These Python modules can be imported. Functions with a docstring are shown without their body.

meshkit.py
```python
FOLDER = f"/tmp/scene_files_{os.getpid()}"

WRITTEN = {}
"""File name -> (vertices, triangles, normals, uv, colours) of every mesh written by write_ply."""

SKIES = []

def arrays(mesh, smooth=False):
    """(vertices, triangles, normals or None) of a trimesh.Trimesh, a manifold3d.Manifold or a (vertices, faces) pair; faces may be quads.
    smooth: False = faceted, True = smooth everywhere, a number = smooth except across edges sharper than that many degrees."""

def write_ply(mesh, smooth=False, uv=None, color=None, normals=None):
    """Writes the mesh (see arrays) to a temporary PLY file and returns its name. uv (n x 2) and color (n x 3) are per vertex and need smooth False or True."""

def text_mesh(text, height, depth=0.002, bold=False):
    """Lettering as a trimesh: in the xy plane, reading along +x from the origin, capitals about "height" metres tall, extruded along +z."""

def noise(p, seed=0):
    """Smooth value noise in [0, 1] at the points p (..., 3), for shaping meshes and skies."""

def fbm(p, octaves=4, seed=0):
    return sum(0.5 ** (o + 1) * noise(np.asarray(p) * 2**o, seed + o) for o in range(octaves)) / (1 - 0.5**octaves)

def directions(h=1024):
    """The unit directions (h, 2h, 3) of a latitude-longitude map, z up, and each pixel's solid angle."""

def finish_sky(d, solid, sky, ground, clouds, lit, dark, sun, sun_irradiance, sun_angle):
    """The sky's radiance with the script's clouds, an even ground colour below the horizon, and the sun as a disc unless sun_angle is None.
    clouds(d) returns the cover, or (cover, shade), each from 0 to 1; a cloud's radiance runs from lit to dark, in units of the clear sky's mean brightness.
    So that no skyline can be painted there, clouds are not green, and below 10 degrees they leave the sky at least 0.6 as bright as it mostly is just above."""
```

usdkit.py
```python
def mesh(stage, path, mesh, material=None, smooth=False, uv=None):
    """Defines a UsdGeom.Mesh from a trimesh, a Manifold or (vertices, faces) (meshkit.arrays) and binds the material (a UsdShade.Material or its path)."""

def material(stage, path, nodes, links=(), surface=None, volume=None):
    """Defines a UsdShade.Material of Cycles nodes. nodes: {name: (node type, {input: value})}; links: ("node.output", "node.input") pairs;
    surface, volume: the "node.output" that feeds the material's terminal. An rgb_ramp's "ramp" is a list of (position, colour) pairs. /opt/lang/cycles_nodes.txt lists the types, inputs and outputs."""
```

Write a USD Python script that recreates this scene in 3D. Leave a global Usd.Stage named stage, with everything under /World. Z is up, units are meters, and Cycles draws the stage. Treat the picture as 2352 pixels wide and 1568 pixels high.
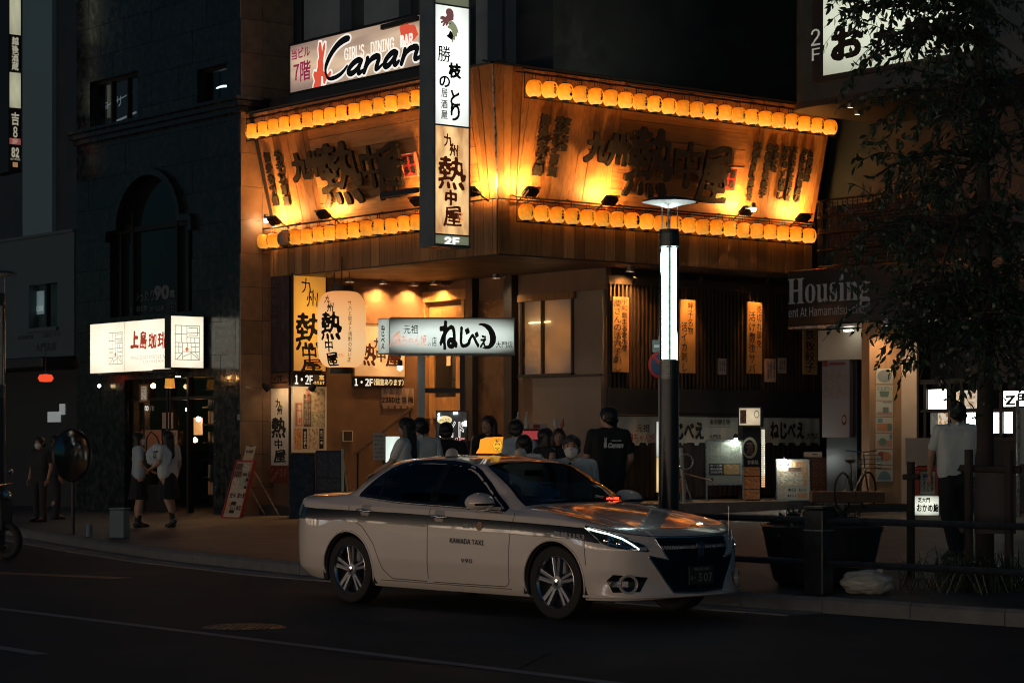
import math, random, glob
import numpy as np, trimesh, manifold3d as mf, usdkit, meshkit
from pxr import Usd, UsdGeom, UsdLux, UsdShade, Gf, Sdf, Vt
from shapely import box as sbox, union_all, affinity
from shapely.geometry import Polygon, MultiPolygon, LineString, Point
from scipy.ndimage import gaussian_filter, zoom as ndzoom
from scipy.interpolate import PchipInterpolator, CubicSpline, interp1d
from PIL import Image, ImageDraw, ImageFont

stage = Usd.Stage.CreateInMemory()
UsdGeom.SetStageUpAxis(stage, 'Z')
UsdGeom.SetStageMetersPerUnit(stage, 1.0)
UsdGeom.Xform.Define(stage, '/World')
UsdGeom.Scope.Define(stage, '/World/Looks')
rng = random.Random(7); PI = math.pi; TX = math.radians(-46)

# ---------------------------------------------------------------- camera, sky, fill light, exposure
EYE = 1.57                      # metres above the road
FD, CXD, YHD = 5053.1, 1176.0, 1017.05   # focal length, centre and horizon of a 2352 unit wide view
cam = UsdGeom.Camera.Define(stage, '/World/Camera')
cam.AddTranslateOp().Set(Gf.Vec3d(0, 0, EYE))
cam.AddRotateXOp().Set(90.0)
cam.CreateHorizontalApertureAttr(36.0)
cam.CreateVerticalApertureAttr(36.0 * 682 / 1024)
cam.CreateFocalLengthAttr(36.0 * FD / 2352)
cam.CreateVerticalApertureOffsetAttr(36.0 * (YHD - 784.0) / 2352)
cam.CreateHorizontalApertureOffsetAttr(0.0)
cam.CreateFocusDistanceAttr(26.0)
cam.CreateFStopAttr(5.0)
cam.CreateClippingRangeAttr(Gf.Vec2f(0.05, 5000))
cam.CreateExposureAttr(0.0)

SUN_EL, SUN_ROT = math.radians(6.0), math.radians(200)
usdkit.material(stage, '/World/Looks/night_sky', {
    'sky': ('sky_texture', {'sky_type': 'single_scattering', 'sun_disc': False, 'sun_elevation': SUN_EL, 'sun_rotation': SUN_ROT}),
    'tint': ('mix', {'mix_type': 'multiply', 'fac': 1.0, 'color2': (0.30, 0.80, 1.30)}),
    'bg': ('background_shader', {'strength': 0.020})},
    [('sky.color', 'tint.color1'), ('tint.color', 'bg.color')], surface='bg.background')
dome = UsdLux.DomeLight.Define(stage, '/World/sky')
UsdShade.MaterialBindingAPI.Apply(dome.GetPrim()).Bind(UsdShade.Material.Get(stage, '/World/Looks/night_sky'))
dome.GetPrim().SetCustomDataByKey('kind', 'structure')
moon = UsdLux.DistantLight.Define(stage, '/World/moon')  # added soft fill from behind the camera, no moon is known here
moon.CreateIntensityAttr(0.012); moon.CreateAngleAttr(25.0); moon.CreateNormalizeAttr(True)
moon.CreateColorAttr(Gf.Vec3f(0.75, 0.92, 1.0))
moon.AddRotateZOp().Set(-36.0); moon.AddRotateXOp().Set(68.0)

# ---------------------------------------------------------------- helpers
_used = {}
def pathname(name, parent):
    base = parent.GetPath().pathString if parent is not None else '/World'
    k = (base, name); n = _used.get(k, 0); _used[k] = n + 1
    return f'{base}/{name}' if n == 0 else f'{base}/{name}_{n:03d}'

def tag(p, label=None, cat=None, group=None, kind=None):
    for k, v in (('label', label), ('category', cat), ('group', group), ('kind', kind)):
        if v: p.SetCustomDataByKey(k, v)
    return p

def obj(name, mesh, m, parent=None, label=None, cat=None, group=None, kind=None, smooth=False, uv=None):
    if isinstance(mesh, list): mesh = cat_(mesh)
    p = usdkit.mesh(stage, pathname(name, parent), mesh, m, smooth=smooth, uv=uv).GetPrim()
    return tag(p, label, cat, group, kind)

def thing(name, label, cat, loc=(0, 0, 0), rotz=0.0, group=None, parent=None):
    x = UsdGeom.Xform.Define(stage, pathname(name, parent))
    if parent is None or loc != (0, 0, 0) or rotz:
        x.AddTranslateOp().Set(Gf.Vec3d(*map(float, loc))); x.AddRotateZOp().Set(math.degrees(rotz))
    return tag(x.GetPrim(), label, cat, group)

def part_group(name, parent, label=None):
    return tag(UsdGeom.Xform.Define(stage, pathname(name, parent)).GetPrim(), label)

def dup(root, loc, rotz, label, scale=None, tilt=None):
    was = root.GetCustomData()
    x = UsdGeom.Xform.Define(stage, pathname(root.GetName().rstrip('0123456789').rstrip('_'), None))
    x.GetPrim().GetReferences().AddInternalReference(root.GetPath())
    x.ClearXformOpOrder()
    x.AddTranslateOp(opSuffix='c').Set(Gf.Vec3d(*map(float, loc))); x.AddRotateZOp(opSuffix='c').Set(math.degrees(rotz))
    if tilt: x.AddRotateXYZOp(opSuffix='t').Set(Gf.Vec3f(*tilt))
    if scale: x.AddScaleOp(opSuffix='c').Set(Gf.Vec3f(*scale) if np.ndim(scale) else Gf.Vec3f(scale, scale, scale))
    x.GetPrim().SetInstanceable(True)
    return tag(x.GetPrim(), label, was['category'], was.get('group'))

def cat_(ms):
    return trimesh.util.concatenate([m for m in ms if m is not None and len(m.faces)])

def bx(x0, x1, y0, y1, z0, z1):
    m = trimesh.creation.box([x1 - x0, y1 - y0, z1 - z0]); m.apply_translation([(x0 + x1) / 2, (y0 + y1) / 2, (z0 + z1) / 2]); return m

def bbx(x0, x1, y0, y1, z0, z1, r=0.01):
    """box with chamfered edges"""
    pts = []
    for x, sx in ((x0, 1), (x1, -1)):
        for y, sy in ((y0, 1), (y1, -1)):
            for z, sz in ((z0, 1), (z1, -1)):
                pts += [(x, y + sy * r, z + sz * r), (x + sx * r, y, z + sz * r), (x + sx * r, y + sy * r, z)]
    return trimesh.convex.convex_hull(np.array(pts))

def man2tri(M):
    a = M.to_mesh(); return trimesh.Trimesh(np.asarray(a.vert_properties)[:, :3], np.asarray(a.tri_verts), process=False)

def tube(pts, r, n=8, caps=True):
    pts = np.array(pts, float); rs = np.broadcast_to(np.asarray(r, float), (len(pts),))
    t = np.gradient(pts, axis=0); t /= np.linalg.norm(t, axis=1)[:, None] + 1e-12
    ref = np.array([0, 0, 1.0]) if abs(t[0][2]) < 0.9 else np.array([1.0, 0, 0])
    V = []; a = np.linspace(0, 2 * np.pi, n, endpoint=False)
    nrm = np.cross(t[0], ref); nrm /= np.linalg.norm(nrm)
    for p, tt, rr in zip(pts, t, rs):
        nrm = nrm - tt * (nrm @ tt); nrm /= np.linalg.norm(nrm) + 1e-12
        b = np.cross(tt, nrm)
        V.append(p + rr * (np.cos(a)[:, None] * nrm + np.sin(a)[:, None] * b))
    V = np.vstack(V); Fc = []
    for i in range(len(pts) - 1):
        for k in range(n):
            a0, a1 = i * n + k, i * n + (k + 1) % n
            Fc += [(a0, a1, a1 + n), (a0, a1 + n, a0 + n)]
    if caps:
        c0, c1 = len(V), len(V) + 1
        V = np.vstack([V, pts[0], pts[-1]]); e = (len(pts) - 1) * n
        for k in range(n):
            Fc += [(c0, (k + 1) % n, k), (c1, e + k, e + (k + 1) % n)]
    return trimesh.Trimesh(V, np.array(Fc), process=False)

def lathe(prof, n=32):
    """prof: (r, z) pairs from bottom to top"""
    prof = np.array(prof, float); a = np.linspace(0, 2 * np.pi, n, endpoint=False)
    V = np.stack([np.outer(prof[:, 0], np.cos(a)), np.outer(prof[:, 0], np.sin(a)), np.repeat(prof[:, 1][:, None], n, 1)], -1).reshape(-1, 3)
    Fc = []
    for i in range(len(prof) - 1):
        for k in range(n):
            a0, a1 = i * n + k, i * n + (k + 1) % n
            Fc += [(a0, a1, a1 + n), (a0, a1 + n, a0 + n)]
    m = trimesh.Trimesh(V, np.array(Fc), process=False); m.update_faces(m.area_faces > 1e-12); return m

def extr(poly, d):
    gs = [g for g in getattr(poly, 'geoms', [poly]) if g.area > 1e-9 and g.geom_type == 'Polygon']
    return cat_([trimesh.creation.extrude_polygon(g, d, engine='earcut') for g in gs]) if gs else None

def moved(m, t=(0, 0, 0), rz=0.0, rx=0.0, ry=0.0, s=None):
    m = m.copy()
    if s is not None: m.apply_transform(np.diag([*(s if np.ndim(s) else (s, s, s)), 1.0]))
    for ang, ax in ((rx, (1, 0, 0)), (ry, (0, 1, 0)), (rz, (0, 0, 1))):
        if ang: m.apply_transform(trimesh.transformations.rotation_matrix(ang, ax))
    m.apply_translation(t); return m

class Frame:
    """a plane in the place: u to the right, v up, n outwards"""
    def __init__(s, o, u, n, v=(0, 0, 1)):
        s.o, s.u, s.v, s.n = (np.array(x, float) for x in (o, u, v, n))
        s.M = np.eye(4); s.M[:3, 0], s.M[:3, 1], s.M[:3, 2], s.M[:3, 3] = s.u, s.v, s.n, s.o
    def off(s, d, a=0, b=0): return Frame(s.o + s.n * d + s.u * a + s.v * b, s.u, s.n, s.v)
    def pt(s, a, b, c=0): return s.o + s.u * a + s.v * b + s.n * c
    def place(s, m):
        m = m.copy(); m.apply_transform(s.M); return m
    def at(s, x, y):
        """plane coordinates of what is seen at (x, y)"""
        d = np.array([(x - CXD) / FD, 1, (YHD - y) / FD]); e = np.array([0, 0, EYE])
        t = ((s.o - e) @ s.n) / (d @ s.n); p = e + d * t - s.o
        return float(p @ s.u), float(p @ s.v)
    def rect(s, x0, y0, x1, y1):
        a = [s.at(x, y) for x in (x0, x1) for y in (y0, y1)]
        return (a[0][0] + a[1][0]) / 2, (a[2][0] + a[3][0]) / 2, (a[1][1] + a[3][1]) / 2, (a[0][1] + a[2][1]) / 2
    def slab(s, a0, a1, b0, b1, c0, c1): return s.place(bx(a0, a1, b0, b1, c0, c1))
    def sheet(s, a0, a1, b0, b1, c=0.0, nx=1, ny=1):
        g = np.stack(np.meshgrid(np.linspace(0, 1, nx + 1), np.linspace(0, 1, ny + 1)), -1).reshape(-1, 2)
        V = np.c_[a0 + (a1 - a0) * g[:, 0], b0 + (b1 - b0) * g[:, 1], np.full(len(g), c)]
        q = [(j * (nx + 1) + i, j * (nx + 1) + i + 1, (j + 1) * (nx + 1) + i + 1, (j + 1) * (nx + 1) + i) for j in range(ny) for i in range(nx)]
        Fc = np.array([(a, b, c2) for a, b, c2, _ in q] + [(a, c2, d) for a, b, c2, d in q])
        return s.place(trimesh.Trimesh(V, Fc, process=False)), g

def seen(x, y, Y):
    """the point seen at (x, y) that is Y metres in front of the camera"""
    return np.array([(x - CXD) / FD * Y, Y, EYE + (YHD - y) / FD * Y])

# ---------------------------------------------------------------- lettering
_fonts = {}
def font(kind, size):
    if (kind, size) not in _fonts:
        f = {'cjk': 'Noto Sans CJK Regular*', 'latin': 'Inter*', 'math': 'NotoSansMath*', 'mono': 'DejaVuSansMono*'}[kind]
        g = glob.glob('/opt/blender-*/*/datafiles/fonts/' + f) or glob.glob('/opt/blender-*/*/datafiles/fonts/Inter.woff2')
        _fonts[kind, size] = ImageFont.truetype(g[0], size)
    return _fonts[kind, size]

def bitmap_poly(on, simp=0.6):
    on = np.pad(on, ((1, 1), (1, 1))).astype(np.int8)
    d = np.diff(on, axis=1); rows, st = np.nonzero(d == 1); en = np.nonzero(d == -1)[1]
    if not len(rows): return None
    sh = union_all(sbox(st, -rows - 1.0, en, -rows + 0.0)).buffer(0.55).buffer(-0.55).simplify(simp)
    return sh

def text_poly(s, kind='cjk', size=40, bold=0, brush=0.0, vertical=False, seed=0, gap=1.0, slant=0.0):
    """polygons of the lettering; one em is 1 unit; horizontal text starts at x = 0 on y = 0, vertical text runs down from y = 0 centred on x = 0"""
    brush *= .6; f = font(kind, size); pad = size // 3 + bold
    if vertical:
        W, H = size * 2, int(size * gap * len(s)) + 2 * pad
        im = Image.new('L', (W, H)); d = ImageDraw.Draw(im)
        for i, ch in enumerate(s):
            if ch == 'ー':
                t = Image.new('L', (size * 2, size * 2)); ImageDraw.Draw(t).text((size, size), ch, 255, f, anchor='mm', stroke_width=bold)
                t = t.rotate(-90); im.paste(255, (W // 2 - size, int(pad + (i + .5) * size * gap) - size), t); continue
            d.text((W // 2, int(pad + (i + 0.5) * size * gap)), ch, 255, f, anchor='mm', stroke_width=bold)
        ox, oy = W / 2, pad
    else:
        x0, y0, x1, y1 = f.getbbox(s, anchor='ls', stroke_width=bold)
        im = Image.new('L', (int(x1 - min(x0, 0)) + 2 * pad, int(y1 - y0) + 2 * pad))
        ImageDraw.Draw(im).text((pad, pad - y0), s, 255, f, anchor='ls', stroke_width=bold); ox, oy = pad, pad - y0
    a = np.asarray(im, float) / 255
    thr = np.full(a.shape, 0.5)
    if brush:
        r = np.random.default_rng(seed)
        def field(sc): 
            g = r.normal(size=(int(a.shape[0] / sc) + 3, int(a.shape[1] / sc) + 3))
            g = ndzoom(g, sc, order=3)[:a.shape[0], :a.shape[1]]; return g
        from scipy.ndimage import map_coordinates
        yy, xx = np.mgrid[:a.shape[0], :a.shape[1]].astype(float)
        k = brush * size * 0.045
        a = map_coordinates(a, [yy + k * field(size * .3), xx + k * field(size * .3)], order=1)
        a = gaussian_filter(a, size * 0.018 * (1 + brush)); thr = thr - 0.12 * brush + 0.22 * brush * field(size * .18)
        thr = np.clip(thr, 0.12, 0.8)
    sh = bitmap_poly(a > thr, 0.5)
    if sh is None: return None
    sh = affinity.affine_transform(sh, [1 / size, slant / size, 0, 1 / size, -(ox + 1) / size, (oy + 1) / size])
    return sh

def text_mesh(s, h, depth=0.004, center=True, width=None, **k):
    """lettering mesh in xy, one em high h; centred on the origin"""
    p = text_poly(s, **k)
    if p is None: return None
    x0, y0, x1, y1 = p.bounds; sx = h if width is None else width / (x1 - x0)
    if center: p = affinity.translate(p, -(x0 + x1) / 2, -(y0 + y1) / 2)
    return extr(affinity.scale(p, sx, h, origin=(0, 0)), depth)

def fit_text(s, w, h, depth=0.004, **k):
    """lettering stretched to w by h, centred on the origin"""
    p = text_poly(s, **k); x0, y0, x1, y1 = p.bounds
    p = affinity.translate(p, -(x0 + x1) / 2, -(y0 + y1) / 2)
    return extr(affinity.scale(p, w / (x1 - x0), h / (y1 - y0), origin=(0, 0)), depth)

def stroke_poly(strokes, rough=0.0, seed=0):
    """brush strokes: lists of (x, y, half width)"""
    out = []; r = np.random.default_rng(seed)
    for st in strokes:
        st = np.array(st, float)
        if len(st) > 2:
            t = np.arange(len(st)); tt = np.linspace(0, len(st) - 1, 10 * len(st)); st = CubicSpline(t, st)(tt)
        else:
            tt = np.linspace(0, 1, 8)[:, None]; st = st[0] * (1 - tt) + st[1] * tt
        st[:, 2] = np.maximum(st[:, 2] * (1 + rough * r.normal(size=len(st))), 0.004)
        for a, b in zip(st[:-1], st[1:]):
            out.append(Point(a[0], a[1]).buffer(a[2], 4).union(Point(b[0], b[1]).buffer(b[2], 4)).convex_hull)
    return union_all(out).simplify(0.004)

# ---------------------------------------------------------------- materials
_m = {}
def mat(name, col=(.5, .5, .5), rough=.6, metal=0.0, var=0.0, scale=6.0, bump=0.0, bscale=60.0, coat=0.0, spec=0.5, stretch=(1, 1, 1), detail=5.0, col2=None, rand=0.0, sheen=0.0):
    if name in _m: return _m[name]
    P = f'/World/Looks/{name}'
    n = {'p': ('principled_bsdf', {'base_color': col, 'roughness': rough, 'metallic': metal, 'coat_weight': coat, 'specular_ior_level': spec, 'sheen_weight': sheen})}
    l = []
    if var or bump:
        n['g'] = ('geometry', {}); n['mp'] = ('mapping', {'scale': stretch}); l.append(('g.position', 'mp.vector'))
    if var:
        n['n1'] = ('noise_texture', {'scale': scale, 'detail': detail, 'roughness': .6}); l.append(('mp.vector', 'n1.vector'))
        c2 = col2 if col2 is not None else tuple(c * (1 + var) for c in col)
        c1 = col if col2 is not None else tuple(c * (1 - var) for c in col)
        n['r'] = ('rgb_ramp', {'ramp': [(0.3, c1), (0.7, c2)]})
        l += [('n1.fac', 'r.fac')]
        last = 'r.color'
        if rand:
            n['oi'] = ('object_info', {}); n['mr'] = ('map_range', {'from_min': 0, 'from_max': 1, 'to_min': 1 - rand, 'to_max': 1 + rand})
            n['hs'] = ('hsv', {'hue': .5, 'saturation': 1.0})
            l += [('oi.random', 'mr.value'), ('mr.result', 'hs.value'), (last, 'hs.color')]; last = 'hs.color'
        l += [(last, 'p.base_color')]
        n['rr'] = ('map_range', {'from_min': .3, 'from_max': .7, 'to_min': max(rough - .12, .03), 'to_max': min(rough + .12, 1)}); l += [('n1.fac', 'rr.value'), ('rr.result', 'p.roughness')]
    if bump:
        n['n2'] = ('noise_texture', {'scale': bscale, 'detail': 4}); n['b'] = ('bump', {'strength': bump, 'distance': .01})
        l += [('mp.vector', 'n2.vector'), ('n2.fac', 'b.height'), ('b.normal', 'p.normal')]
    _m[name] = usdkit.material(stage, P, n, l, surface='p.BSDF'); return _m[name]

def glow(name, col, strength, base=(.8, .8, .8)):
    """an evenly lit surface"""
    if name in _m: return _m[name]
    _m[name] = usdkit.material(stage, f'/World/Looks/{name}', {'p': ('principled_bsdf', {'base_color': base, 'roughness': .4, 'emission_color': col, 'emission_strength': strength})}, [], surface='p.BSDF'); return _m[name]

def lightbox(name, col, strength, edge=0.55, noise=0.15, nscale=3.0, col2=None, rough=.3, px=2.0, py=2.0):
    """a translucent sign face lit from inside by tubes: brightest in the middle of the face (uses st)"""
    if name in _m: return _m[name]
    n = {'uv': ('uvmap', {'attribute': 'st'}), 'xyz': ('separate_xyz', {}), 'nz': ('noise_texture', {'scale': nscale, 'detail': 2}),
         'ax': ('math', {'math_type': 'subtract', 'value2': .5}), 'ay': ('math', {'math_type': 'subtract', 'value2': .5}),
         'ax2': ('math', {'math_type': 'absolute'}), 'ay2': ('math', {'math_type': 'absolute'}),
         'ax3': ('math', {'math_type': 'power', 'value2': px}), 'ay3': ('math', {'math_type': 'power', 'value2': py}),
         'sx': ('math', {'math_type': 'multiply', 'value2': 2 ** px * (1 - edge) * .6}), 'sy': ('math', {'math_type': 'multiply', 'value2': 2 ** py * (1 - edge)}),
         'add': ('math', {'math_type': 'add'}), 'inv': ('math', {'math_type': 'subtract', 'value1': 1.0, 'use_clamp': True}),
         'nn': ('map_range', {'from_min': .3, 'from_max': .7, 'to_min': 1 - noise, 'to_max': 1 + noise}),
         'mu': ('math', {'math_type': 'multiply'}), 'st': ('math', {'math_type': 'multiply', 'value2': strength}),
         'ra': ('rgb_ramp', {'ramp': [(.0, col2 or col), (.9, col)]}),
         'p': ('principled_bsdf', {'base_color': (.5, .5, .5), 'roughness': rough})}
    l = [('uv.UV', 'xyz.vector'), ('uv.UV', 'nz.vector'), ('xyz.x', 'ax.value1'), ('xyz.y', 'ay.value1'), ('ax.value', 'ax2.value1'), ('ay.value', 'ay2.value1'), ('ax2.value', 'ax3.value1'), ('ay2.value', 'ay3.value1'),
         ('ax3.value', 'sx.value1'), ('ay3.value', 'sy.value1'), ('sx.value', 'add.value1'), ('sy.value', 'add.value2'), ('add.value', 'inv.value2'),
         ('nz.fac', 'nn.value'), ('nn.result', 'mu.value1'), ('inv.value', 'mu.value2'), ('mu.value', 'st.value1'), ('mu.value', 'ra.fac'), ('ra.color', 'p.emission_color'), ('st.value', 'p.emission_strength')]
    _m[name] = usdkit.material(stage, f'/World/Looks/{name}', n, l, surface='p.BSDF'); return _m[name]

def pane(name, tint=(.9, .95, 1), fac_scale=1.0, rough=0.02, clear=None):
    """window glass: sharp reflection by the view angle, the rest passes"""
    if name in _m: return _m[name]
    n = {'f': ('fresnel', {'IOR': 1.5}), 't': ('transparent_bsdf', {'color': tint}), 'g': ('glossy_bsdf', {'color': (1, 1, 1), 'roughness': rough}), 'm': ('mix_closure', {})}
    _m[name] = usdkit.material(stage, f'/World/Looks/{name}', n, [('f.fac', 'm.fac'), ('t.BSDF', 'm.closure1'), ('g.BSDF', 'm.closure2')], surface='m.closure'); return _m[name]

def print_mat(name, ramp, scale=5.0, distort=1.0, rough=.5, emis=0.0, tex='noise'):
    """a printed picture (food, scenery): blotches of colour in the st coordinates"""
    if name in _m: return _m[name]
    n = {'uv': ('uvmap', {'attribute': 'st'}), 'n': ('noise_texture', {'scale': scale, 'detail': 4, 'distortion': distort}), 'v': ('voronoi_texture', {'scale': scale * 1.3, 'feature': 'f1'}),
         'mx': ('mix_float', {'fac': .45}), 'r': ('rgb_ramp', {'ramp': ramp}), 'p': ('principled_bsdf', {'roughness': rough})}
    l = [('uv.UV', 'n.vector'), ('uv.UV', 'v.vector'), ('n.fac', 'mx.a'), ('v.distance', 'mx.b'), ('mx.result', 'r.fac'), ('r.color', 'p.base_color')]
    if emis:
        n['p'][1]['emission_strength'] = emis; l.append(('r.color', 'p.emission_color'))
    _m[name] = usdkit.material(stage, f'/World/Looks/{name}', n, l, surface='p.BSDF'); return _m[name]

def wood(name, col, dark, rough=.55, axis='v', rand=.25):
    """boards: grain stretched along the board, tone per board"""
    if name in _m: return _m[name]
    st = {'v': (9, 9, .7), 'h': (.7, .7, 9)}[axis]
    n = {'g': ('geometry', {}), 'mp': ('mapping', {'scale': st}), 'n': ('noise_texture', {'scale': 2.6, 'detail': 6, 'roughness': .62, 'distortion': .6}),
         'n2': ('noise_texture', {'scale': 1.1, 'detail': 3}), 'r': ('rgb_ramp', {'ramp': [(.25, dark), (.5, col), (.8, tuple(min(1, c * 1.25) for c in col))]}),
         'oi': ('object_info', {}), 'mr': ('map_range', {'from_min': 0, 'from_max': 1, 'to_min': 1 - rand, 'to_max': 1 + rand}), 'hs': ('hsv', {}),
         'st': ('rgb_ramp', {'ramp': [(.3, (.55, .55, .55)), (.6, (1, 1, 1))]}), 'mu': ('mix', {'mix_type': 'multiply', 'fac': .6}),
         'p': ('principled_bsdf', {'roughness': rough, 'specular_ior_level': .35}), 'b': ('bump', {'strength': .25, 'distance': .01})}
    l = [('g.position', 'mp.vector'), ('mp.vector', 'n.vector'), ('g.position', 'n2.vector'), ('n.fac', 'r.fac'), ('oi.random', 'mr.value'), ('mr.result', 'hs.value'), ('r.color', 'hs.color'),
         ('n2.fac', 'st.fac'), ('hs.color', 'mu.color1'), ('st.color', 'mu.color2'), ('mu.color', 'p.base_color'), ('n.fac', 'b.height'), ('b.normal', 'p.normal')]
    _m[name] = usdkit.material(stage, f'/World/Looks/{name}', n, l, surface='p.BSDF'); return _m[name]

M_black = mat('black_metal', (.012, .012, .013), .45)
M_dark = mat('dark_paint', (.02, .021, .024), .5)
M_white = mat('white_paint', (.72, .72, .70), .5)
M_steel = mat('brushed_steel', (.45, .45, .45), .32, metal=1.0, var=.15, scale=12)
M_chrome = mat('chrome', (.8, .8, .8), .08, metal=1.0)
M_ink = mat('black_ink', (.012, .011, .01), .7)
M_red = mat('red_paint', (.45, .03, .025), .5)
M_paper = mat('paper', (.62, .58, .50), .8)
M_glass = pane('window_glass')
# ---------------------------------------------------------------- the setting: road, pavement, kerb
rd = np.array([0.69, -0.724]); rd /= np.linalg.norm(rd); rn = np.array([-rd[1], rd[0]])      # along the road, and from the road to the buildings
KP = np.array([2.03, 21.2])
KERB = np.array([KP + rd * 30, KP + rd * 10, KP + rd * 4, KP, KP - rd * 3.4, [-2.57, 26.18], [-4.6, 29.3], [-6.2, 32.4], [-8.4, 37.0], [-12, 44.5], [-30, 80]])
_kl = LineString(KERB)
_kn = []
for i in range(len(KERB)):
    a, b = KERB[max(i - 1, 0)], KERB[min(i + 1, len(KERB) - 1)]; t = (b - a) / np.linalg.norm(b - a); _kn.append([t[1], -t[0]])
KN = np.array(_kn)                       # towards the buildings
def ground_z(x, y):
    d = _kl.distance(Point(x, y)); q = _kl.interpolate(_kl.project(Point(x, y)))
    k = int(np.argmin(np.linalg.norm(KERB - np.array([q.x, q.y]), axis=1)))
    return 0.0 if (np.array([x, y]) - [q.x, q.y]) @ KN[k] < 0 else 0.14 + 0.02 * min(d, 17)

def asphalt():
    n = {'g': ('geometry', {}), 'n1': ('noise_texture', {'scale': .55, 'detail': 5, 'roughness': .6}), 'n2': ('noise_texture', {'scale': 90, 'detail': 3}), 'v': ('voronoi_texture', {'scale': 120, 'feature': 'f1'}),
         'r': ('rgb_ramp', {'ramp': [(.3, (.020, .023, .027)), (.5, (.034, .037, .041)), (.72, (.05, .05, .052))]}), 'r2': ('map_range', {'from_min': .3, 'from_max': .7, 'to_min': .6, 'to_max': .85}),
         'mu': ('mix', {'mix_type': 'multiply', 'fac': .7}), 'r3': ('rgb_ramp', {'ramp': [(.3, (.5, .5, .5)), (.7, (1.35, 1.35, 1.35))]}),
         'b': ('bump', {'strength': .7, 'distance': .012}), 'p': ('principled_bsdf', {'specular_ior_level': .35})}
    return usdkit.material(stage, '/World/Looks/asphalt', n, [('g.position', 'n1.vector'), ('g.position', 'n2.vector'), ('g.position', 'v.vector'), ('n1.fac', 'r.fac'), ('n2.fac', 'r3.fac'), ('r.color', 'mu.color1'), ('r3.color', 'mu.color2'),
        ('mu.color', 'p.base_color'), ('n1.fac', 'r2.value'), ('r2.result', 'p.roughness'), ('v.distance', 'b.height'), ('b.normal', 'p.normal')], surface='p.BSDF')
def pavers():
    n = {'g': ('geometry', {}), 'vr': ('vector_rotate', {'rotate_type': 'z_axis', 'angle': .809}), 'br': ('brick_texture', {'color1': (.080, .081, .083), 'color2': (.055, .056, .058), 'mortar': (.045, .045, .045), 'scale': 1.0, 'mortar_size': .012, 'brick_width': .6, 'row_height': .3, 'bias': -.1}),
         'n1': ('noise_texture', {'scale': .8, 'detail': 6, 'roughness': .65}), 'r': ('rgb_ramp', {'ramp': [(.3, (.45, .45, .45)), (.68, (1.15, 1.12, 1.08))]}), 'mu': ('mix', {'mix_type': 'multiply', 'fac': 1.0}),
         'b': ('bump', {'strength': .5, 'distance': .006}), 'p': ('principled_bsdf', {'roughness': .62})}
    return usdkit.material(stage, '/World/Looks/paving', n, [('g.position', 'vr.vector'), ('vr.vector', 'br.vector'), ('g.position', 'n1.vector'), ('n1.fac', 'r.fac'), ('br.color', 'mu.color1'), ('r.color', 'mu.color2'), ('mu.color', 'p.base_color'), ('br.fac', 'b.height'), ('b.normal', 'p.normal')], surface='p.BSDF')
M_asphalt, M_pave = asphalt(), pavers()
M_kerb = mat('kerb_concrete', (.13, .135, .135), .8, var=.25, scale=5, bump=.3, bscale=80)
M_line = mat('road_paint', (.20, .21, .21), .7, var=.35, scale=14)
M_sett = mat('gutter_block', (.14, .15, .15), .75, var=.25, scale=4, bump=.3, rand=.2)

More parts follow.
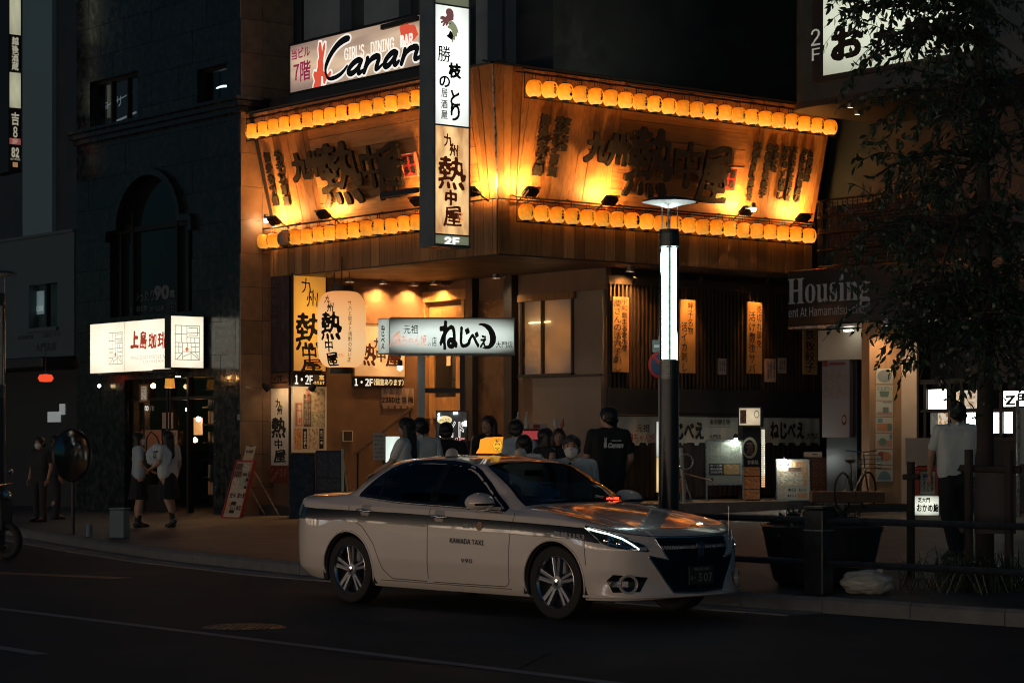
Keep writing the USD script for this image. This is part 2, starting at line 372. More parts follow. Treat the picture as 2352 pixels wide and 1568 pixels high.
m, _ = Frame((0, 0, 0), (1, 0, 0), (0, 0, 1), (0, 1, 0)).sheet(-400, 400, -400, 400, 0, 40, 40)
obj('road', m, M_asphalt, kind='structure')
DS = [0.0, 3.0, 6.0, 10.0, 17.0, 60.0]
P = np.array([[np.r_[KERB[i] + KN[i] * max(d, .15), 0.14 + .02 * min(d, 17)] for d in DS] for i in range(len(KERB))])
nk, nd = len(KERB), len(DS)
Fq = np.array([(i * nd + j, i * nd + j + 1, (i + 1) * nd + j + 1, (i + 1) * nd + j) for i in range(nk - 1) for j in range(nd - 1)])
obj('pavement', (P.reshape(-1, 3), Fq[:, ::-1]), M_pave, kind='structure')
kerb = UsdGeom.Xform.Define(stage, '/World/kerb').GetPrim(); kerb.SetCustomDataByKey('kind', 'structure')
gut = UsdGeom.Xform.Define(stage, '/World/gutter').GetPrim(); gut.SetCustomDataByKey('kind', 'structure')
L = _kl.length; s = 8.0
def kerb_at(s):
    p = _kl.interpolate(s); q = _kl.interpolate(s + .01); t = np.array([q.x - p.x, q.y - p.y]); t /= np.linalg.norm(t); return np.array([p.x, p.y]), t, np.array([t[1], -t[0]])
while s < 62:
    a, t, n = kerb_at(s + .004); b, t2, n2 = kerb_at(s + .986)
    dz = rng.uniform(-.004, .004)
    pts = [np.r_[q + nn * w, z + dz] for q, nn in ((a, n), (b, n2)) for w, z in ((0.0, -.03), (.155, -.03), (.155, .147), (.035, .147), (0.0, .115))]
    obj('kerb_stone', trimesh.convex.convex_hull(np.array(pts)), M_kerb, kerb)
    if 28 < s < 52:
        for r in range(2):
            for k in range(2):
                a, t, n = kerb_at(s + k * .5 + .006); b, t2, n2 = kerb_at(s + k * .5 + .494)
                w0, w1 = -.02 - r * .24, -.25 - r * .24
                pts = [np.r_[q + nn * w, z] for q, nn in ((a, n), (b, n2)) for w, z in ((w0, -.02), (w1, -.02), (w0 - .01, .012 + rng.uniform(-.003, .003)), (w1 + .01, .012))]
                obj('gutter_block', trimesh.convex.convex_hull(np.array(pts)), M_sett, gut)
    s += .99
def road_strip(name, p0, p1, w, m, z=.005):
    p0, p1 = np.array(p0), np.array(p1); t = (p1 - p0) / np.linalg.norm(p1 - p0); n = np.array([-t[1], t[0]]) * w / 2
    k = max(2, int(np.linalg.norm(p1 - p0) / .4)); V = []; 
    r = np.random.default_rng(3)
    for i in range(k + 1):
        c = p0 + (p1 - p0) * i / k; e = r.normal(size=2) * .006
        V += [np.r_[c - n * (1 + e[0]), z], np.r_[c + n * (1 + e[1]), z]]
    Fc = [(2 * i, 2 * i + 2, 2 * i + 3, 2 * i + 1) for i in range(k)]
    return obj(name, (np.array(V), np.array(Fc)), m, kind='structure')
g = lambda x, y: seen(x, y, FD * EYE / (y - YHD))[:2]
a, b = g(0, 1398), g(1400, 1568); t = (b - a) / np.linalg.norm(b - a)
road_strip('lane_line', a - t * 25, b + t * 10, .13, M_line)
a, b = g(-30, 1482), g(95, 1503); road_strip('dashed_line', a - (b - a) * 1.5, b, .14, M_line)
M_orange_line = mat('orange_road_paint', (.30, .12, .03), .6, var=.35, scale=14)
a, b = g(-40, 1314), g(285, 1328); road_strip('orange_road_mark', a, b, .3, M_orange_line)
# a darker repair patch and a manhole cover in the near lane
M_patch = mat('asphalt_patch', (.016, .017, .019), .8, var=.3, scale=6, bump=.6, bscale=120)
q = [g(*p) for p in ((930, 1470), (1260, 1500), (1180, 1540), (800, 1508))]
obj('asphalt_patch', (np.c_[np.array(q), np.full(4, .004)], np.array([[0, 3, 2], [0, 2, 1]])), M_patch, kind='structure')
q = g(560, 1440); mh = thing('manhole_cover', 'round iron manhole cover in the dark near lane, left of the taxi', 'manhole cover', (q[0], q[1], 0)); M_iron = mat('cast_iron', (.035, .034, .033), .45, metal=.6, var=.3, scale=20)
obj('ring', lathe([(.31, 0), (.31, .008), (.34, .008), (.36, 0)], 40), M_iron, mh); obj('lid', lathe([(0, .006), (.30, .006), (.305, .0)], 40), M_iron, mh)
obj('studs', [moved(bx(-.015, .015, -.015, .015, .006, .011), (.055 * i, .055 * j, 0)) for i in range(-5, 6) for j in range(-5, 6) if i * i + j * j < 26], M_iron, mh, kind='stuff')
# ---------------------------------------------------------------- the corner restaurant
O = np.array([-0.235, 36.0, 0.0])
aR, aL = math.radians(38), math.radians(130)
uR = np.array([math.cos(aR), math.sin(aR), 0]); nR = np.array([uR[1], -uR[0], 0])
uL = np.array([math.cos(aL), math.sin(aL), 0]); nL = np.array([-uL[1], uL[0], 0])
FR, FL = Frame(O, uR, nR), Frame(O, -uL, nL)
Z0, Z1, FLARE, HUP = 4.67, 5.56, 0.5, 2.1
def tilted(F):
    v = (F.n * FLARE + np.array([0, 0, HUP])); v /= np.linalg.norm(v)
    return Frame(F.o + np.array([0, 0, Z1]), F.u, np.cross(F.u, v), v)
FRU, FLU = tilted(FR), tilted(FL)
BT = math.hypot(FLARE, HUP)                      # height of the tilted panels
CA = .483                                        # how far the panels run past the corner at the top

W_v = [wood(f'cedar_{k}', c, d) for k, (c, d) in enumerate([((.36, .185, .07), (.20, .098, .036)), ((.42, .225, .09), (.25, .125, .048)), ((.31, .155, .058), (.16, .078, .028))])]
W_h = [wood(f'cedar_flat_{k}', c, d, axis='h') for k, (c, d) in enumerate([((.36, .185, .07), (.20, .098, .036)), ((.42, .225, .09), (.25, .125, .048))])]
W_dk = [wood(f'brown_board_{k}', c, d) for k, (c, d) in enumerate([((.13, .07, .04), (.07, .04, .025)), ((.16, .085, .045), (.09, .05, .03))])]
M_stucco = mat('brown_wall', (.20, .12, .075), .75, var=.25, scale=2.0, bump=.3, bscale=40)
M_panel = mat('grey_brown_panel', (.22, .18, .15), .5, var=.15, scale=1.5)
M_soffit = mat('soffit', (.09, .065, .05), .5, var=.15, scale=1.5)
M_slat = mat('dark_slat', (.055, .036, .024), .5, var=.3, scale=8)
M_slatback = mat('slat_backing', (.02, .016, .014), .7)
M_concrete = mat('tower_tile', (.20, .23, .24), .55, var=.12, scale=3)
M_towerdark = mat('tower_dark', (.03, .035, .04), .5, var=.2, scale=2)
M_dglass = mat('dark_glass', (.012, .014, .017), .06, spec=.6)

def planks(F, poly, w, direction, parent, mats, th=.035, c=0.0, seed=0, name='plank'):
    r = random.Random(seed); x0, y0, x1, y1 = poly.bounds
    lo, hi = (x0, x1) if direction == 'v' else (y0, y1); k = 0; p = lo
    while p < hi - .01:
        ww = w * r.uniform(.92, 1.08); q = min(p + ww, hi)
        st = sbox(p + .004, y0 - 1, q - .004, y1 + 1) if direction == 'v' else sbox(x0 - 1, p + .004, x1 + 1, q - .004)
        pc = poly.intersection(st)
        if pc.area > .002:
            mm = extr(pc, th + r.uniform(-.007, .007))
            if mm is not None:
                mm.apply_translation([0, 0, c]); obj(name, F.place(mm), r.choice(mats), parent)
        p = q

rest = thing('izakaya_building', 'wood clad corner restaurant building with rows of glowing lanterns and slatted ground floor', 'restaurant')
AR = FR.at(1866, 560)[0]; AL = FL.at(612, 580)[0]
# backing of the fascia, soffit, lower band of boards
H2 = 7.9
def prism_xy(pts, z0, z1):
    m = trimesh.creation.extrude_polygon(Polygon(pts), z1 - z0, engine='earcut'); m.apply_translation([0, 0, z0]); return m
pR, pL = FR.pt(AR, 0)[:2], FL.pt(AL, 0)[:2]
inner = O[:2] - nR[:2] * 5 - nL[:2] * 5
obj('upper_storey', prism_xy([O[:2] - nR[:2] * .06 - nL[:2] * .06, FR.pt(AR, 0, -.06)[:2], FR.pt(AR, 0, -5)[:2], FL.pt(AL, 0, -5)[:2], FL.pt(AL, 0, -.06)[:2]], Z0 + .03, H2 - .35), M_towerdark, rest)
obj('soffit', prism_xy([O[:2] - nR[:2] * .02 - nL[:2] * .02, FR.pt(AR, 0, -.02)[:2], FR.pt(AR, 0, -5)[:2], FL.pt(AL, 0, -5)[:2], FL.pt(AL, 0, -.02)[:2]], Z0 - .02, Z0 + .02), M_soffit, rest)
planks(FR, sbox(.02, Z0, AR, Z1), .235, 'v', rest, W_v, c=-.03, seed=1, name='fascia_plank')
planks(FL, sbox(AL, Z0, -.02, Z1), .235, 'v', rest, W_v, c=-.03, seed=2, name='fascia_plank')
# the prow at the corner: three fanned boards each side
SL0, SL1 = .36, .12                               # left edge of the right hand sign at its foot and its top
def fan(F, sgn, e0, e1, n, seed):
    for k in range(n):
        f0, f1 = k / n, (k + 1) / n
        q0 = [(-sgn * 0 + sgn * (e0 * f), 0.02) for f in (f0, f1)]; q1 = [(sgn * (-CA + (e1 + CA) * f), BT) for f in (f0, f1)]
        pc = Polygon([q0[0], q0[1], q1[1], q1[0]]).buffer(-.003)
        mm = extr(pc, .035 + random.Random(seed + k).uniform(-.006, .006)); mm.apply_translation([0, 0, -.02]); obj('prow_plank', F.place(mm), W_v[k % 3], rest)
fan(FRU, 1, SL0, SL1, 3, 10); fan(FLU, -1, .36, .2, 4, 20)
obj('corner_trim', tube([FRU.pt(.0, .0, .0), FRU.pt(-CA, BT, .0)], .022, 6), M_steel, rest)
for F, s_ in ((FRU, 1), (FLU, -1)):
    e = AR if s_ == 1 else AL
    obj('cap_flashing', F.slab(*( (-CA, e) if s_ == 1 else (e, CA)), BT, BT + .035, -.3, .05), M_dark, rest)
    mm = extr(Polygon([(s_ * .05, .02), (e, .02), (e, BT - .01), (s_ * (.05 - CA), BT - .01)]).buffer(0), .04); mm.apply_translation([0, 0, -.066]); obj('panel_backing', F.place(mm), M_towerdark, rest)
obj('panel_end', FRU.slab(AR, AR + .03, 0, BT, -.3, .0), M_dark, rest)
obj('panel_end', FLU.slab(AL - .03, AL, 0, BT, -.3, .0), M_dark, rest)
rp = FR.off(-.5)

# ground floor: recess wall facing right, entrance wall facing left, slatted wall facing right
FS = FR.off(-.9)                                  # slatted wall
aS = FS.at(1392, 800)[0]
PC = FS.pt(aS, 0)                                 # its corner
FE = Frame(PC, -uL, nL)                           # entrance wall, a <= 0
aP = FL.at(668, 760)[0]
FW = Frame(FL.pt(aP, 0, -.05), uR, nR)            # recess wall, a >= 0
# where FW meets FE
A_ = np.array([FW.u[:2], -FE.u[:2]]).T; tW, tE = np.linalg.solve(A_, FE.o[:2] - FW.o[:2])
G = lambda F, a: ground_z(*F.pt(a, 0)[:2]) - .05
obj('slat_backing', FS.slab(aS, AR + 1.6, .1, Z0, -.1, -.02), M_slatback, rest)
obj('entrance_wall', FE.slab(tE, 0, .1, Z0 - .02, -.12, 0), M_stucco, rest)
obj('recess_wall', FW.slab(-.0, tW, .1, Z0 - .02, -.15, 0), M_stucco, rest)
obj('pillar', FL.slab(AL, aP, .1, Z0 - .02, -.35, -.05), M_stucco, rest)
# slats
zs1 = FS.at(1500, 655)[1]; zs0 = FS.at(1500, 892)[1]
k = 0; a = aS + .05
while a < AR + 1.55:
    obj('slat', FS.slab(a, a + .042, zs0, zs1, -.02, .045 + rng.uniform(-.004, .004)), M_slat, rest); a += .094
obj('slat_header', FS.slab(aS, AR + 1.6, zs1 - .02, zs1 + .13, -.02, .06), M_slat, rest)
obj('slat_base_wall', FS.slab(aS, AR + 1.6, .1, zs0 - .005, -.02, .10), M_dark, rest)
# pale panel and window in the entrance wall
def Erect(x0, y0, x1, y1): return FE.rect(x0, y0, x1, y1)
a0, a1, b0, b1 = Erect(1322, 668, 1390, 862); obj('wall_panel', FE.slab(a0, a1 - .01, b0, b1, 0, .05), M_panel, rest)
a0, a1, b0, b1 = Erect(1232, 866, 1390, 1100); obj('lower_wall_panel', FE.slab(a0, a1 - .01, .2, b1, 0, .09), M_panel, rest)
obj('wall_ledge', FE.slab(a0, a1 - .01, b1 + .003, b1 + .04, 0, .12), M_dark, rest)
a0, a1, b0, b1 = Erect(1207, 690, 1320, 858)
win = part_group('window', rest)
M_winroom = lightbox('window_room', (1.0, .34, .06), .24, edge=.35, noise=.4, nscale=2.5)
sh, uv = FE.sheet(a0, a1, b0, b1, .012, 8, 8); obj('blind', sh, M_winroom, win, uv=uv)
for aa in (a0 - .06, (a0 * .62 + a1 * .38), a1 - .02): obj('mullion', FE.slab(aa, aa + .05, b0, b1, .015, .08), M_dark, win)
obj('pane', FE.sheet(a0, a1, b0, b1, .055)[0], M_glass, win)
obj('window_head', FE.slab(a0 - .1, a1 + .1, b1, b1 + .12, .0, .12), W_v[2], win)
obj('window_sill', FE.slab(a0 - .08, a1 + .05, b0 - .05, b0 - .003, .0, .13), M_dark, win)
M_tube = glow('warm_tube', (1, .62, .25), 3.0)
ta = FE.at(1218, 742); tb = FE.at(1266, 746); obj('lamp_tube', FE.slab(ta[0], tb[0], ta[1] - .01, ta[1] + .012, .02, .04), M_tube, win)
# the door up the steps
M_doorwood = wood('door_wood', (.42, .25, .11), (.30, .17, .08))
dr = part_group('door', rest)
a0, a1, b0, b1 = Erect(988, 704, 1072, 960)
for nm, q in (('door_post', (a0 - .12, a0, b0, b1 + .1)), ('door_post', (a1, a1 + .1, b0, b1 + .1)), ('door_head', (a0 - .12, a1 + .22, b1 + .103, b1 + .3))):
    obj(nm, FE.slab(*q, .0, .14), M_doorwood, dr)
dw = a1 - a0
obj('door_leaf', [FE.slab(a0 + .08, a0 + .24, b0, b1, .02, .09), FE.slab(a1 - .22, a1 - .04, b0, b1, .02, .09), FE.slab(a0 + .24, a1 - .22, b1 - .38, b1, .02, .09), FE.slab(a0 + .24, a1 - .22, b0, b0 + .4, .02, .09)], M_doorwood, dr)
obj('pane', FE.sheet(a0 + .24, a1 - .22, b0 + .4, b1 - .38, .05)[0], M_dglass, dr)
for q in range(14): obj('transom_slat', FE.slab(a0 - .1 + q * .085, a0 - .065 + q * .085, b1 + .303, Z0 - .3, .02, .09), M_doorwood, dr)
for q, (u_, v_, w_, h_) in enumerate([(.50, .50, .13, .12), (.62, .60, .14, .12), (.66, .78, .1, .14), (.52, .95, .12, .18)]):
    obj('notice', FE.slab(a0 + u_ * dw, a0 + u_ * dw + w_, b1 - v_ - h_, b1 - v_, .055, .06), M_paper, dr)
obj('emblem_plate', FE.place(moved(lathe([(0, 0), (.14, 0), (.14, .03), (0, .03)], 20), (a0 + dw * .55, b1 + .52, .09))), M_dark, dr)
# dark posts between door and window, lintel under the soffit
for x0, x1 in ((1084, 1100), (1172, 1190)):
    a0, a1, _, _ = Erect(x0, 700, x1, 900); obj('post', FE.slab(a0, a1, .15, Z0 - .02, .0, .16), M_dark, rest)
a0, a1, b0, b1 = Erect(1100, 690, 1172, 1000); obj('bronze_panel', FE.slab(a0 + .01, a1 - .01, .2, b1, 0, .03), mat('bronze_panel', (.09, .05, .03), .35, var=.3, scale=3), rest)
# steps from the pavement up to the door, along the entrance wall
stairs = part_group('steps', rest)
for q in range(7):
    aa = tE + .15 + q * .27
    obj('step', FE.slab(aa, tE + 2.75, .2, .42 + .17 * (q + 1), .16, 1.25), mat('step_stone', (.07, .055, .045), .6, var=.3, scale=6), stairs)
    obj('step_nosing', FE.slab(aa - .012, aa + .03, .42 + .17 * (q + 1) - .03, .42 + .17 * (q + 1) + .006, .16, 1.26), M_steel, stairs)
hr = part_group('handrail', rest)
h0 = seen(815, 1042, 38.9); h1 = seen(948, 936, 38.2)
obj('rail', tube([h0, h1], .028, 8), W_h[0], hr)
for f in (.05, .5, .95):
    p = h0 + (h1 - h0) * f; obj('rail_post', tube([p, [p[0], p[1], .45]], .018, 6), M_black, hr)
# shelves and goods behind the lower opening under the sign (a lit room behind glass)
rm = part_group('side_window', rest)
a0, a1, b0, b1 = Erect(985, 812, 1068, 960)
sh, uv = FE.sheet(a0, a1, b0, b1, .01, 6, 6)
# terrace step in front of the slatted wall, dark plinth by the pillar
terr = obj('terrace', prism_xy([FS.pt(aS - .4, 0, 1.75)[:2], FS.pt(AR + 7, 0, 1.75)[:2], FS.pt(AR + 7, 0, -.2)[:2], FS.pt(aS - .4, 0, -.2)[:2]][::-1], .1, .55), mat('terrace_stone', (.15, .145, .14), .7, var=.3, scale=4, bump=.2), kind='structure')
obj('plinth', FL.slab(AL + .0, aP + .5, .1, .42, -.6, .25), M_dark, rest)

TERR = Polygon([FS.pt(a, 0, c)[:2] for a, c in ((aS - .4, 1.75), (AR + 7, 1.75), (AR + 7, -.2), (aS - .4, -.2))])
def floor_z(x, y): return .55 if TERR.contains(Point(x, y)) else ground_z(x, y)
# downlights under the soffit
M_lampwarm = glow('lamp_warm', (1.0, .46, .14), 2900.0)
M_lampwhite = glow('lamp_neutral', (1.0, .70, .38), 900.0)
can = lathe([(.075, -.012), (.088, -.012), (.088, .0), (.07, .0), (.06, .075), (.0, .075)], 20)
disc = moved(lathe([(0, 0), (.045, 0), (.045, .006), (0, .006)], 16), (0, 0, .055))
n_dl = 0
def downlight(p, m, lab):
    t = thing('downlight', lab, 'downlight', p, group='downlights under the soffit')
    obj('reflector', can, M_steel, t); obj('lamp', disc, m, t); return t
FC = Frame((0, 0, Z0 - .025), (1, 0, 0), (0, 0, -1), (0, 1, 0))
for (x, y), m, lab in (((790, 628), M_lampwarm, 'recessed downlight above the big paper lantern, nearest the yellow sign'), ((865, 632), M_lampwarm, 'recessed downlight in the soffit above the brown recess wall, middle of three'), ((937, 635), M_lampwarm, 'recessed downlight in the soffit beside the wooden door, right of three'), ((1030, 640), M_lampwarm, 'recessed downlight directly above the wooden door'), ((1187, 640), M_lampwhite, 'bright recessed downlight above the dark posts left of the window'), ((1480, 652), M_lampwarm, 'recessed downlight above the first hanging plaque')):
    a, b = FC.at(x, y); 
    if x < 960:
        q = FW.at(x, 700)[0]; p = FW.pt(q, 0, .20); a, b = p[0], p[1]
    elif x in (1030, 1187):
        q = FE.at(x, 650)[0]; p = FE.pt(q, 0, .5 if x > 1100 else .35); a, b = p[0], p[1]
    else:
        q = FS.at(1424, 650)[0]; p = FS.pt(q, 0, .28); a, b = p[0], p[1]
    downlight((a, b, Z0 - .085), m, lab)

# ---------------- the tower above
tower = thing('office_tower', 'dark tower with pale pilasters rising behind the lantern fascia', 'building')
FRT, FLT = FR.off(-.35), FL.off(-.35)
obj('wall', prism_xy([FR.pt(-.35, 0, -.9)[:2], FR.pt(AR + 1.5, 0, -.9)[:2], FR.pt(AR + 1.5, 0, -9)[:2], FL.pt(AL - .6, 0, -9)[:2], FL.pt(AL - .6, 0, -.9)[:2], FL.pt(.35, 0, -.9)[:2]], 7.3, 16), M_towerdark, tower)
for x0, x1 in ((1118, 1152), (1162, 1218), (1371, 1466), (1606, 1715)):
    a0, a1, _, _ = FRT.off(-.3).rect(x0, 20, x1, 120); obj('pilaster', FRT.slab(a0, a1, 7.3, 16, -.6, -.28), M_concrete, tower)
for x0, x1 in ((644, 668), (700, 782), (838, 918)):
    a0, a1, _, _ = FLT.off(-.3).rect(x0, 20, x1, 60); obj('pilaster', FLT.slab(a0, a1, 7.3, 16, -.6, -.28), M_concrete, tower)
for x0, x1 in ((1226, 1362), (1474, 1598), (1722, 1822)):
    a0, a1, _, _ = FRT.off(-.5).rect(x0, 20, x1, 120)
    w = part_group('window', tower)
    for zb in (8.6, 11.0, 13.4):
        obj('pane', FRT.slab(a0, a1, zb, zb + 1.5, -.58, -.5), M_dglass, w); obj('frame', FRT.slab(a0, a1, zb - .08, zb - .003, -.58, -.46), M_dark, w)
a = FR.at(1160, 20)[0]
obj('drain_pipe', tube([FR.pt(FR.at(1108, 60)[0], 7.4, -.45), FR.pt(FR.at(1108, 60)[0], 14, -.45)], .05, 8), M_concrete, tower)
# ---------------------------------------------------------------- wooden sign boards of the fascia
M_letter = mat('carved_letter', (.004, .0035, .0035), .8, var=.25, scale=20, bump=.2)
M_letteredge = mat('painted_letter', (.006, .005, .004), .8)
M_seal = mat('seal_red', (.55, .045, .05), .45)
BIG = dict(bold=5, brush=1.3, size=44)
def sign_board(F, name, label, edge0, edge1, sgn, xv1, xh1, cols_l, cols_r, kyu, netsu, seal, aend):
    """sgn 1: right hand face. xv1, xh1: plane coordinates where flat boards begin and end"""
    t = thing(name, label, 'wooden sign')
    lo = [(edge0, .03), (edge1, BT - .02)]
    A0 = min(edge0, aend); A1 = max(edge0, aend)
    whole = Polygon([(edge0, .03), (aend, .03), (aend, BT - .02), (edge1, BT - .02)])
    if sgn < 0: whole = Polygon([(aend, .03), (edge0, .03), (edge1, BT - .02), (aend, BT - .02)])
    planks(F, whole.intersection(sbox(-20, -1, xv1, 5)), .23, 'v', t, W_v, c=0.0, seed=31 + sgn)
    planks(F, whole.intersection(sbox(xv1, -1, xh1, 5)), .30, 'h', t, W_h, c=.004, seed=41 + sgn)
    if xh1 < 15: planks(F, whole.intersection(sbox(xh1, -1, 20, 5)), .23, 'v', t, W_v, c=0.0, seed=51 + sgn)
    k = 0
    for (a, b_top, b_bot, txt, wd) in cols_l + cols_r:
        n = len(txt); hh = (b_top - b_bot) / n
        for q, ch in enumerate(txt):
            if ch == ' ': continue
            mm = fit_text(ch, min(wd, hh * .95), hh * .92, .03, bold=2, brush=.8, size=32, seed=k); k += 1
            mm.apply_translation([a + rng.uniform(-.01, .01), b_top - (q + .5) * hh, .055]); obj('letter', F.place(mm), M_letteredge, t)
    for (txt, box, th, c, kw) in kyu + netsu:
        a0, a1, b0, b1 = box
        mm = fit_text(txt, a1 - a0, b1 - b0, th, **kw); mm.apply_translation([(a0 + a1) / 2, (b0 + b1) / 2, c]); obj('letter', F.place(mm), M_letter, t)
        obj('stand_off', [F.place(moved(bx(-.012, .012, -.012, .012, 0, c - .03), ((a0 + a1) / 2 + dx * (a1 - a0) * .2, (b0 + b1) / 2 + dy * (b1 - b0) * .1, .03))) for dx in (-1, 1) for dy in (-1, 1)], M_dark, t)
    a0, a1, b0, b1 = seal
    sp = part_group('red_seal', t)
    obj('board', F.slab(a0, a1, b0, b1, .09, .13), M_seal, sp)
    M_sealedge = mat('seal_rim', (.62, .30, .22), .5)
    for q in ((a0 - .02, a0, b0 - .02, b1 + .02), (a1, a1 + .02, b0 - .02, b1 + .02), (a0, a1, b0 - .02, b0), (a0, a1, b1, b1 + .02)): obj('rim', F.slab(*q, .085, .14), M_sealedge, sp)
    for q, ch in enumerate('酒場博多'):
        mm = fit_text(ch, (a1 - a0) * .36, (b1 - b0) * .38, .006, bold=1, size=28); mm.apply_translation([a0 + (a1 - a0) * (.73 if q < 2 else .27), b0 + (b1 - b0) * (.74 if q % 2 == 0 else .26), .131]); obj('lettering', F.place(mm), M_letteredge, sp)
    return t
def R(x0, y0, x1, y1, F=FRU): return F.rect(x0, y0, x1, y1)
def col(F, x, y0, y1, txt, w):
    a, b = F.at(x, y0); a2, b2 = F.at(x, y1); return ((a + a2) / 2, b, b2, txt, w)
xv1 = FRU.at(1410, 350)[0]; xh1 = FRU.at(1706, 380)[0]
colsR = [col(FRU, 1238, 258, 405, '博多もつ鍋', .34), col(FRU, 1271, 263, 408, 'チキン南蛮', .32), col(FRU, 1293, 268, 348, '宮崎名物', .20)]
colsR += [col(FRU, x, y0, y1, s, .19) for x, y0, y1, s in ((1722, 322, 462, '新鮮馬刺し盛合せ'), (1738, 324, 362, '熊本名物'), (1753, 326, 456, '炙り鉄板餃子'), (1775, 330, 396, '本場の味'), (1793, 332, 458, '呼子のイカ刺し'), (1811, 334, 462, '五島さつま揚げ盛'), (1833, 338, 465, 'からし蓮根あり'), (1852, 342, 418, '九州焼酎'))]
kyuR = [('九', R(1334, 300, 1388, 374), .05, .09, dict(bold=3, brush=.8, size=64, seed=4)), ('州', R(1384, 300, 1436, 382), .05, .09, dict(bold=3, brush=.8, size=64, seed=5))]
netR = [('熱', R(1424, 290, 1532, 452), .06, .14, dict(bold=1, brush=.8, size=80, seed=6)), ('中', R(1530, 322, 1600, 432), .06, .14, dict(bold=1, brush=.8, size=80, seed=8)), ('屋', R(1588, 330, 1660, 468), .06, .14, dict(bold=1, brush=.8, size=80, seed=9))]
sign_r = sign_board(FRU, 'wooden_sign', 'long wooden sign board with carved dark kanji and many small columns, over the slatted wall', SL0, SL1, 1, xv1, xh1, colsR, [], kyuR, netR, R(1646, 384, 1678, 434), AR - .03)
xv2 = FLU.at(728, 400)[0]
aE = FLU.at(598, 330)[0]
colsL = [col(FLU, 630, 345, 474, '博多もつ鍋', .34), col(FLU, 655, 340, 474, 'チキン南蛮', .30)]
RL = lambda *q: FLU.rect(*q)
kyuL = [('九', RL(681, 347, 722, 416), .05, .09, dict(bold=3, brush=.8, size=64, seed=4)), ('州', RL(716, 340, 752, 410), .05, .09, dict(bold=3, brush=.8, size=64, seed=5))]
netL = [('熱', RL(752, 320, 850, 470), .06, .14, dict(bold=1, brush=.8, size=80, seed=6)), ('中', RL(848, 330, 895, 430), .06, .14, dict(bold=1, brush=.8, size=80, seed=8)), ('屋', RL(882, 322, 945, 455), .06, .14, dict(bold=1, brush=.8, size=80, seed=9))]
sign_l = sign_board(FLU, 'wooden_sign', 'wooden sign board with carved dark kanji under the pink dining bar sign', -.36, -.2, -1, xv2, 20, colsL, [], kyuL, netL, RL(938, 352, 969, 402), aE)

# ---------------------------------------------------------------- small paper lanterns
def lantern_mat(name, col, s):
    n = {'c': ('texture_coordinate', {}), 'x': ('separate_xyz', {}), 'mr': ('map_range', {'from_min': -.13, 'from_max': .13, 'to_min': 0, 'to_max': 1}),
         'r': ('rgb_ramp', {'ramp': [(0, (1.0, .44, .07)), (.30, (1.0, .33, .022)), (.62, (.95, .25, .008)), (.9, (.75, .15, .004))]}),
         'nz': ('noise_texture', {'scale': 9, 'detail': 2}), 'oi': ('object_info', {}), 'mo': ('map_range', {'from_min': 0, 'from_max': 1, 'to_min': .72, 'to_max': 1.25}),
         'mn': ('map_range', {'from_min': .3, 'from_max': .7, 'to_min': .8, 'to_max': 1.25}), 'm1': ('math', {'math_type': 'multiply'}), 'm2': ('math', {'math_type': 'multiply', 'value2': s}),
         'p': ('principled_bsdf', {'base_color': col, 'roughness': .6})}
    return usdkit.material(stage, '/World/Looks/' + name, n, [('c.object', 'x.vector'), ('x.z', 'mr.value'), ('mr.result', 'r.fac'), ('c.object', 'nz.vector'), ('nz.fac', 'mn.value'), ('oi.random', 'mo.value'), ('mo.result', 'm1.value1'), ('mn.result', 'm1.value2'), ('m1.value', 'm2.value1'), ('r.color', 'p.emission_color'), ('m2.value', 'p.emission_strength')], surface='p.BSDF')
M_lant = lantern_mat('orange_lantern_paper', (.6, .22, .03), 1.0)
M_lant_off = mat('unlit_lantern_paper', (.36, .27, .20), .7)
LR, LH = .138, .27
def lantern_profile(rad, h, ribs, cap):
    z = np.linspace(-h / 2, h / 2, ribs * 2 + 1); t = z / (h / 2)
    r = cap + (rad - cap) * np.clip(1 - np.abs(t) ** 2.1, 0, 1) ** .5
    r[1::2] -= .0028
    return np.c_[r, z]
def wrap_text(txt, rad, h, ang, hgt, seed, r2=.003):
    """vertical lettering on the lantern's belly at the angle ang"""
    p = text_poly(txt, vertical=True, size=26, bold=1, brush=.5, seed=seed); x0, y0, x1, y1 = p.bounds
    s = hgt / (y1 - y0); p = affinity.scale(affinity.translate(p, -(x0 + x1) / 2, -(y0 + y1) / 2), s, s, origin=(0, 0))
    m = extr(p, .0015)
    if m is None: return None
    m = m.subdivide_to_size(.03); V = m.vertices; th = V[:, 0] / rad; t = V[:, 1] / (h / 2)
    rr = (.45 * rad + (rad - .45 * rad) * np.clip(1 - np.abs(t) ** 2.1, 0, 1) ** .5) + r2 + V[:, 2]
    V = np.c_[rr * np.sin(th + ang), -rr * np.cos(th + ang), V[:, 1]]; return trimesh.Trimesh(V, m.faces, process=False)
WORDS = ['焼ラーメン', '手羽先', 'もつ鍋', '馬刺し', '天豆腐', 'さつま揚げ', '辛子明太子', 'がめ煮', '芋焼酎', 'きびなご', '鶏の炭火焼', 'かんころ餅', '角煮', 'ごぼう天うどん', '一口餃子', '酢もつ']
lant_protos = {}
